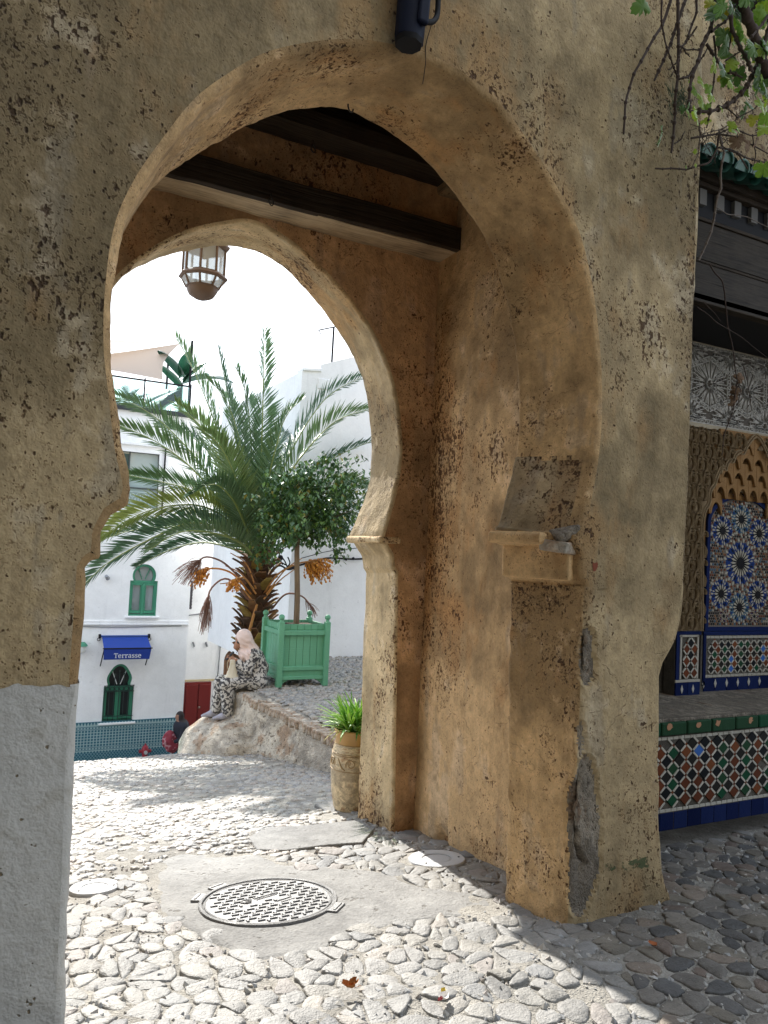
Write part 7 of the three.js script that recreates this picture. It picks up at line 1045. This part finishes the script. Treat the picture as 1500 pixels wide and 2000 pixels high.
{ // shade sails over the roof terrace
  const sailM = new THREE.MeshPhysicalMaterial({ color: C(0.46, 0.37, 0.30), roughness: 0.9, transmission: 0.3, thickness: 0, side: THREE.DoubleSide }), sail = (name, label, pts, sag, pull0) => { const [a, b, c] = pts, n = 14, p = [], I = []; const at = (u, v) => { const w = 1 - u - v, q = a.clone().multiplyScalar(w).addScaledVector(b, u).addScaledVector(c, v); const s = 0.10 * (u * v + v * w + w * u); const ctr = a.clone().add(b).add(c).multiplyScalar(1 / 3), e = 27 * u * v * w; const pull = Math.max(0, 1 - e) * 4 * Math.max(u * v, v * w, w * u) * pull0; q.lerp(ctr, pull); q.y -= sag * e; return q; }; const id = {}; for (let i = 0; i <= n; i++) for (let j = 0; j <= n - i; j++) { id[i + ',' + j] = p.length / 3; p.push(...at(i / n, j / n).toArray()); } for (let i = 0; i < n; i++) for (let j = 0; j < n - i; j++) { I.push(id[i + ',' + j], id[(i + 1) + ',' + j], id[i + ',' + (j + 1)]); if (i + j < n - 1) I.push(id[(i + 1) + ',' + j], id[(i + 1) + ',' + (j + 1)], id[i + ',' + (j + 1)]); } const g = new THREE.BufferGeometry(); g.setAttribute('position', new THREE.Float32BufferAttribute(p, 3)); g.setIndex(I); g.computeVertexNormals(); const o = thing(name, label, 'shade sail'); part(o, 'cloth', g, sailM); return o; };
  sail('shade_sail', 'large beige shade sail sagging low over the roof terrace', [P(352, 671, -18.5), P(60, 705, -19.2), P(318, 742, -17.8)], 0.10, 0.16);
  sail('shade_sail', 'narrow beige shade sail stretched above the lower one', [P(352, 671, -18.5), P(60, 655, -20.5), P(80, 700, -18.6)], 0.02, 0.03);
}
{ // terrace plants
  const R = rng(2024), b = P(352, 800, -18.7), t = thing('banana_plant', 'broad-leaved dark green plant behind the glass balustrade', 'plant', [b.x, 4.56, -18.7]);
  const lm = [[0.02, 0.10, 0.055], [0.03, 0.13, 0.06], [0.018, 0.075, 0.05]].map((c) => new THREE.MeshPhysicalMaterial({ color: C(...c), roughness: 0.4, transmission: 0.2, thickness: 0, side: THREE.DoubleSide }));
  part(t, 'stem', bar(V(0, 0, 0), V(0, 0.9, 0), 0.05, 0.03, 8), lm[1]);
  for (let i = 0; i < 13; i++) { const L = 0.9 + 0.7 * R(), a = i < 6 ? Math.PI + 0.5 * (R() - 0.5) : R() * 6.28, el = i < 6 ? 0.05 - 0.5 * R() : 0.5 + 0.9 * R(), g = new THREE.PlaneGeometry(0.34, L, 4, 9), p = g.attributes.position; for (let k = 0; k < p.count; k++) { const s = p.getY(k) / L + 0.5, x = p.getX(k) * Math.sin(Math.PI * Math.min(1, 0.12 + 0.86 * s)) ** 0.6; const r = L * s, y = r * Math.sin(el) - 0.35 * r * r, h = r * Math.cos(el); p.setXYZ(k, h * Math.cos(a) - x * Math.sin(a), 0.55 + 0.5 * R() * 0 + (i * 0.05) + y - Math.abs(x) * 0.6, h * Math.sin(a) + x * Math.cos(a)); } g.computeVertexNormals(); part(t, 'leaf', g, lm[i % 3]); }
  const c = P(256, 782, -19.2), s = thing('terrace_shrub', 'feathery green palm-like shrub at the left end of the roof terrace', 'shrub', [c.x, 4.56, -19.2]); const ls = [];
  for (let i = 0; i < 34; i++) { const a = R() * 6.28, L = 0.35 + 0.35 * R(), el = 0.3 + 1.1 * R(), pts = [0, 0.5, 1].map((q) => V(L * q * Math.cos(el) * Math.cos(a), 0.35 + L * q * Math.sin(el) - 0.22 * q * q, L * q * Math.cos(el) * Math.sin(a))); const cv = new THREE.CatmullRomCurve3(pts); for (let k = 0; k < 14; k++) { const q = cv.getPoint(0.2 + 0.8 * k / 14), d = cv.getTangent(0.5), sd = V(-d.z, 0, d.x).normalize(); for (const sg of [-1, 1]) { const e = q.clone().addScaledVector(sd, sg * 0.10).addScaledVector(d, 0.06); ls.push(bar(q, e, 0.006, 0.002, 3)); } } }
  part(s, 'foliage', ls, lm[1], null, 'stuff'); part(s, 'pot', bx(0.4, 0.32, 0.4, [0, 0.16, 0], [0, 0, 0], 0.02), mat(0.12, 0.12, 0.13, 0.7));
}
{ // the blue awning with its lettering
  const a = P(199, 1244), b = P(287, 1243), z1 = FZ + 0.62, f0 = P(203, 1267, z1), f1 = P(296, 1267, z1), l0 = P(204, 1289, z1), aw = thing('awning', 'blue fabric awning lettered Terrasse above the lower green window', 'awning', [0, 0, 0]);
  const blue = mat(0.006, 0.045, 0.30, 0.7), blue2 = mat(0.006, 0.035, 0.26, 0.7); const y0 = a.y, yf = f0.y, yl = l0.y;
  const quad = (p, q, r, s, t = 0.012) => { const g = new THREE.BufferGeometry(), n = q.clone().sub(p).cross(s.clone().sub(p)).normalize().multiplyScalar(t), v = [p, q, r, s, ...[p, q, r, s].map((k) => k.clone().sub(n))]; g.setAttribute('position', new THREE.Float32BufferAttribute(v.flatMap((k) => k.toArray()), 3)); g.setIndex([0, 1, 2, 0, 2, 3, 4, 6, 5, 4, 7, 6, 0, 4, 5, 0, 5, 1, 1, 5, 6, 1, 6, 2, 2, 6, 7, 2, 7, 3, 3, 7, 4, 3, 4, 0]); const h = g.toNonIndexed(); h.computeVertexNormals(); return h; };
  const A = V(a.x, y0, FZ + 0.05), B = V(b.x, y0, FZ + 0.05), F0 = V(f0.x, yf, z1), F1 = V(f1.x, yf, z1), L0 = V(f0.x + 0.01, yl, z1 - 0.02), L1 = V(f1.x - 0.03, yl, z1 - 0.02);
  part(aw, 'canopy', quad(A, F0, F1, B), blue); part(aw, 'valance', quad(F0, L0, L1, F1), blue2);
  part(aw, 'roller', [bar(A.clone().add(V(-0.03, 0.02, -0.02)), B.clone().add(V(0.03, 0.02, -0.02)), 0.022)], mat(0.03, 0.08, 0.30, 0.5)); part(aw, 'front_bar', bar(F0.clone().add(V(-0.02, 0, 0)), F1.clone().add(V(0.02, 0, 0)), 0.014), M.black);
  for (const [p, q] of [[A, L0], [B, L1]]) { part(aw, 'bracket', [bx(0.05, 0.09, 0.07, [p.x + (p === A ? -0.05 : 0.04), p.y + 0.02, FZ + 0.03], [0, 0, 0], 0.008), new THREE.TorusGeometry(0.03, 0.008, 5, 12).translate(p.x + (p === A ? -0.07 : 0.05), p.y - 0.05, FZ + 0.05)], M.black); part(aw, 'support_arm', bar(V(p.x + 0.005, yl - 0.22, FZ + 0.02), V(q.x, yf - 0.02, z1 - 0.03), 0.013), M.black); }
  const font = await new FontLoader().loadAsync('fonts/droid/droid_serif_regular.typeface.json'), tg = new TextGeometry('Terrasse', { font, size: 0.125, depth: 0.004, curveSegments: 5 }); tg.computeBoundingBox(); const t0 = P(222, 1284, z1), t1 = P(275, 1284, z1), sc = (t1.x - t0.x) / (tg.boundingBox.max.x - tg.boundingBox.min.x); tg.scale(sc, sc, 1).translate(t0.x, P(240, 1285, z1).y, z1 + 0.001); part(aw, 'lettering', tg, mat(0.75, 0.77, 0.80, 0.7));
}
{ // lantern on the wall, hydrant
  const p = P(160, 1264, FZ + 0.1), l = thing('wall_lamp', 'small green and white lamp on the white house wall beside the left pier', 'lamp', [p.x, p.y, FZ + 0.14]); part(l, 'hood', lathe([[0.0, 0.12], [0.05, 0.115], [0.10, 0.07], [0.12, 0.03]], 14), greenP); part(l, 'globe', lathe([[0.09, 0.03], [0.10, -0.02], [0.085, -0.10], [0.04, -0.13], [0, -0.135]], 14), mat(0.7, 0.72, 0.7, 0.3)); part(l, 'arm', [bar(V(0, 0.08, 0), V(0, 0.08, -0.13), 0.012), new THREE.TorusGeometry(0.05, 0.008, 5, 14).rotateY(1.57).translate(0.02, 0.05, -0.07)], greenP);
  const h = P(283, 1470, -17.85), hy = thing('fire_hydrant', 'red pillar hydrant standing before the blue tiled dado', 'hydrant', [h.x, BASE, -17.85]); const red = mat(0.28, 0.012, 0.025, 0.45), H = P(283, 1453, -17.85).y - BASE;
  part(hy, 'barrel', lathe([[0.09, 0], [0.09, 0.03], [0.065, 0.05], [0.062, H - 0.22], [0.08, H - 0.20], [0.08, H - 0.12], [0.055, H - 0.05], [0.03, H - 0.03]], 16), red); part(hy, 'cap', [cy(0.022, 0.018, 0.05, [0, H - 0.015, 0]), ball(0.05, [0, H - 0.055, 0], [1, 0.6, 1])], red); for (const s of [-1, 1]) part(hy, 'outlet', [cy(0.034, 0.034, 0.07, [s * 0.085, H - 0.16, 0], [0, 0, Math.PI / 2]), cy(0.042, 0.042, 0.02, [s * 0.12, H - 0.16, 0], [0, 0, Math.PI / 2])], red); part(hy, 'front_outlet', [cy(0.04, 0.04, 0.06, [0, H - 0.17, 0.08], [Math.PI / 2, 0, 0])], mat(0.45, 0.45, 0.45, 0.4));
}
{ // lower white wall between the houses, with its doors
  const z = -19.6, w = thing('white_annex', 'plain white wall set back between the houses, with a dark red door', 'house', [0, 0, 0]), a = P(372, 1200, z), yt = P(470, 985, z).y;
  const doorL = P(357, 1400, z).x, dr = P(412, 1331, z), bl = P(437, 1300, z), br = P(482, 1300, z), bt = P(462, 1266, z);
  const dpath = [[bl.x, BASE - 0.3], [br.x, BASE - 0.3], ...Array.from({ length: 13 }, (_, i) => { const t = i / 12 * Math.PI; return [(bl.x + br.x) / 2 + (br.x - bl.x) / 2 * Math.cos(t), bt.y - (br.x - bl.x) / 2 + (br.x - bl.x) / 2 * Math.sin(t)]; })];
  part(w, 'wall', metreUV(ext([[a.x - 1.2, BASE - 0.3], [9.5, BASE - 0.3], [9.5, yt], [a.x - 1.2, yt]], 0.4, [dpath]).translate(0, 0, z - 0.4)), M.white);
  const dk = new THREE.MeshStandardMaterial({ color: C(0.24, 0.13, 0.07), map: T.wood, roughness: 0.7, side: THREE.DoubleSide }); part(w, 'arched_door', ext(dpath, 0.05).translate(0, 0, z - 0.16), dk); for (let i = 0; i < 7; i++) { const x = lerp(bl.x, br.x, (i + 0.5) / 7); part(w, 'door_board', bx((br.x - bl.x) / 7 - 0.012, bt.y - BASE - 0.25, 0.03, [x, (bt.y + BASE) / 2 - 0.14, z - 0.10], [0, 0, 0], 0.005), dk); }
  const red = mat(0.17, 0.014, 0.012, 0.45); const d = part(w, 'red_door', bx(dr.x - doorL + 0.3, dr.y - BASE, 0.06, [(dr.x + doorL) / 2 - 0.15, (dr.y + BASE) / 2, z + 0.03], [0, 0, 0], 0.01), red); part(d, 'door_leaf', bx(0.30, dr.y - BASE - 0.05, 0.03, [dr.x - 0.17, (dr.y + BASE) / 2 - 0.03, z + 0.075], [0, 0, 0], 0.008), red); part(d, 'door_leaf', bx(0.30, dr.y - BASE - 0.05, 0.03, [dr.x - 0.49, (dr.y + BASE) / 2 - 0.03, z + 0.075], [0, 0, 0], 0.008), red); part(d, 'knob', ball(0.03, [dr.x - 0.29, dr.y - 0.62, z + 0.10]), mat(0.3, 0.2, 0.15, 0.4)); part(w, 'cream_band', bx(dr.x - doorL + 0.5, 0.05, 0.02, [(dr.x + doorL) / 2 - 0.1, dr.y + 0.04, z + 0.01], [0, 0, 0], 0), mat(0.6, 0.5, 0.3, 0.8));
  const g = []; const pt = (x, y) => { const q = P(x, y, z + 0.03); return q; }; const run = (l, r = 0.012) => g.push(tube(l.map(([x, y]) => pt(x, y)), r, 4, 20)); run([[366, 1202], [390, 1199], [420, 1195], [470, 1178]], 0.014); run([[415, 1192], [440, 1190], [470, 1185]], 0.006); run([[432, 1258], [452, 1257], [475, 1256]], 0.01); run([[430, 1262], [427, 1300], [424, 1335]], 0.014); for (const [x, y] of [[378, 1258], [403, 1258], [430, 1259]]) g.push(bar(pt(x - 1, y - 4), pt(x + 1.5, y + 5), 0.022), bar(pt(x, y), P(x, y, z + 0.12), 0.014)); part(w, 'wall_cable', g, mat(0.18, 0.19, 0.2, 0.7));
  const sg = P(372, 1135, z + 0.4), s1 = P(371, 1190, z + 0.4); part(w, 'projecting_sign', [bx(0.05, sg.y - s1.y, 0.34, [sg.x + 0.05, (sg.y + s1.y) / 2, z + 0.22], [0, 0, 0], 0.01), ...Array.from({ length: 9 }, (_, i) => bx(0.09, 0.04, 0.3, [sg.x + 0.04, lerp(s1.y, sg.y, (i + 0.5) / 9), z + 0.22], [0, 0, 0], 0.01))], mat(0.05, 0.045, 0.05, 0.7));
}
{ // tall plain white house on the right
  const z = -12.2, h = thing('tall_white_house', 'tall plain white house behind the palm, with a roof aerial and wall cables', 'house', [0, 0, 0]), x0 = 4.595, y1 = 4.62, y2 = 4.80;
  const wallG = ext([[x0 - 0.02, TY - 0.3], [12, TY - 0.3], [12, y2 + 0.2], [5.5, y2 + 0.2], [4.93, y2 - 0.02], [4.93, y1 + 0.06], [x0, y1]], 5).translate(0, 0, z - 5); part(h, 'wall', metreUV(wallG), M.white);
  part(h, 'parapet_cap', [bx(0.34, 0.05, 0.3, [4.77, y1 + 0.045, z - 0.12], [0, 0, 0.1], 0.01)], M.white); part(h, 'relief_panel', bx(0.22, 0.18, 0.02, [5.0, 4.45, z + 0.004], [0, 0, 0], 0.01), M.white);
  const a = P(648, 706, z - 0.3), b = P(652, 640, z - 0.3), c = P(622, 645, z - 0.3), d = P(656, 638, z - 0.3); part(h, 'roof_aerial', [bar(V(a.x, 4.6, a.z), b, 0.018), bar(c, d, 0.012), bar(V(c.x, c.y, c.z), V(c.x + 0.05, c.y - 0.06, c.z), 0.008)], M.black);
  const run = (l, r, name = 'wall_cable') => part(h, name, tube(l.map(([x, y]) => P(x, y, z + 0.05)), r, 4, 30), M.black); run([[555, 1112], [600, 1100], [640, 1090], [690, 1092], [760, 1088]], 0.016); run([[590, 1090], [640, 1077], [700, 1070], [760, 1060]], 0.006);
  for (const [x, y] of [[655, 1092], [676, 1092], [690, 1091], [668, 1073]]) { const q = P(x, y, z + 0.05); part(h, 'cable_clip', ball(0.028, [q.x, q.y, q.z], [1, 1, 1], 8, 6), M.black); }
  { const g = [], q = P(549, 1104, z + 0.2), ir = (l, r = 0.012) => g.push(tube(l.map(([x, y]) => P(x, y, z + 0.2)), r, 5, 24)); ir([[534, 1108], [548, 1105], [562, 1112], [580, 1108]], 0.016); ir([[562, 1110], [556, 1096], [549, 1088], [545, 1094], [552, 1100], [560, 1104]]); ir([[545, 1106], [540, 1098], [546, 1094], [552, 1103]]); ir([[562, 1088], [566, 1100], [560, 1108]]); g.push(ball(0.05, [q.x - 0.02, q.y + 0.12, q.z], [1, 1, 0.6], 10, 7)); part(h, 'wrought_iron_bracket', g, M.black); }
}
// unseen houses added round the camera, sized to cut skylight on the gateway
{
  const bk = (label, x, z, w, h, d, m, turn) => { const t = thing('added_house', label, 'house', [x, 0, z], turn); part(t, 'wall', bx(w, h, d, [0, h / 2, 0], [0, 0, 0], 0.02), m); part(t, 'roof', bx(w + 0.2, 0.15, d + 0.2, [0, h + 0.076, 0], [0, 0, 0], 0.02), M.white); for (let i = 0; i < 3; i++) { part(t, 'door', bx(0.9, 1.9, 0.06, [-w / 2 + (i + 0.5) * w / 3, 0.95, -d / 2 - 0.02], [0, 0, 0], 0.01), M.woodDark); if (h > 5) part(t, 'window', bx(0.8, 1.0, 0.06, [-w / 2 + (i + 0.5) * w / 3, 3.6, -d / 2 - 0.02], [0, 0, 0], 0.01), greenP); } return t; };
  const grey = new THREE.MeshStandardMaterial({ color: C(0.20, 0.195, 0.185), map: rep(T.pale, 0.25), roughness: 0.9, side: THREE.DoubleSide });
  bk('added unseen grey house behind the viewer, made tall to cut skylight', -3.2, 6.4, 17, 13, 6, grey, 0);
  bk('grey rendered house hard by on the viewer\u2019s left', -3.35, 0.75, 6.6, 13, 5, grey, Math.PI / 2);
  bk('grey house closing the square on the viewer\u2019s right', 11.8, 1.5, 12, 2.7, 5, grey, -Math.PI / 2);
}
{ // unseen vine pergola, added above the frame to darken the fountain corner
  const pg = thing('added_pergola', 'added unseen timber pergola with leaf canopy, shading the fountain', 'pergola', [6.6, 0, -2.45]), R = rng(640);
  for (const z of [-0.8, 0, 0.8]) part(pg, 'beam', bx(5.0, 0.12, 0.10, [0, 5.3, z], [0, 0, 0], 0.01), M.woodGrey); for (let i = 0; i < 7; i++) part(pg, 'rafter', bx(0.07, 0.09, 1.9, [-2.3 + i * 0.76, 5.41, 0], [0, 0, 0], 0.01), M.woodGrey); for (const x of [-2.2, 2.9]) part(pg, 'post', bx(0.12, 5.3, 0.12, [x, 2.65, 0.9], [0, 0, 0], 0.01), M.woodGrey);
  const p = []; for (let i = 0; i < 3600; i++) { const x = (R() - 0.5) * 5.2, z = (R() - 0.5) * 2.0, y = 5.5 + 0.22 * R() + 0.1 * n3(x, 1, z), s = 0.05 + 0.04 * R(), a = V(R() - 0.5, R() - 0.5, R() - 0.5).normalize().multiplyScalar(s), b = V(R() - 0.5, (R() - 0.5) * 0.5, R() - 0.5).normalize().multiplyScalar(s); p.push(x - a.x, y - a.y, z - a.z, x + b.x, y + b.y, z + b.z, x + a.x, y + a.y, z + a.z, x - a.x, y - a.y, z - a.z, x + a.x, y + a.y, z + a.z, x - b.x, y - b.y, z - b.z); }
  const g = new THREE.BufferGeometry(); g.setAttribute('position', new THREE.Float32BufferAttribute(p, 3)); g.computeVertexNormals(); part(pg, 'leaf_canopy', g, new THREE.MeshPhysicalMaterial({ color: C(0.08, 0.18, 0.03), roughness: 0.7, transmission: 0.4, thickness: 0, side: THREE.DoubleSide }), null, 'stuff');
}

scene.traverse((o) => { if (o.isMesh) { o.castShadow = true; o.receiveShadow = true; } });
renderer.render(scene, camera);
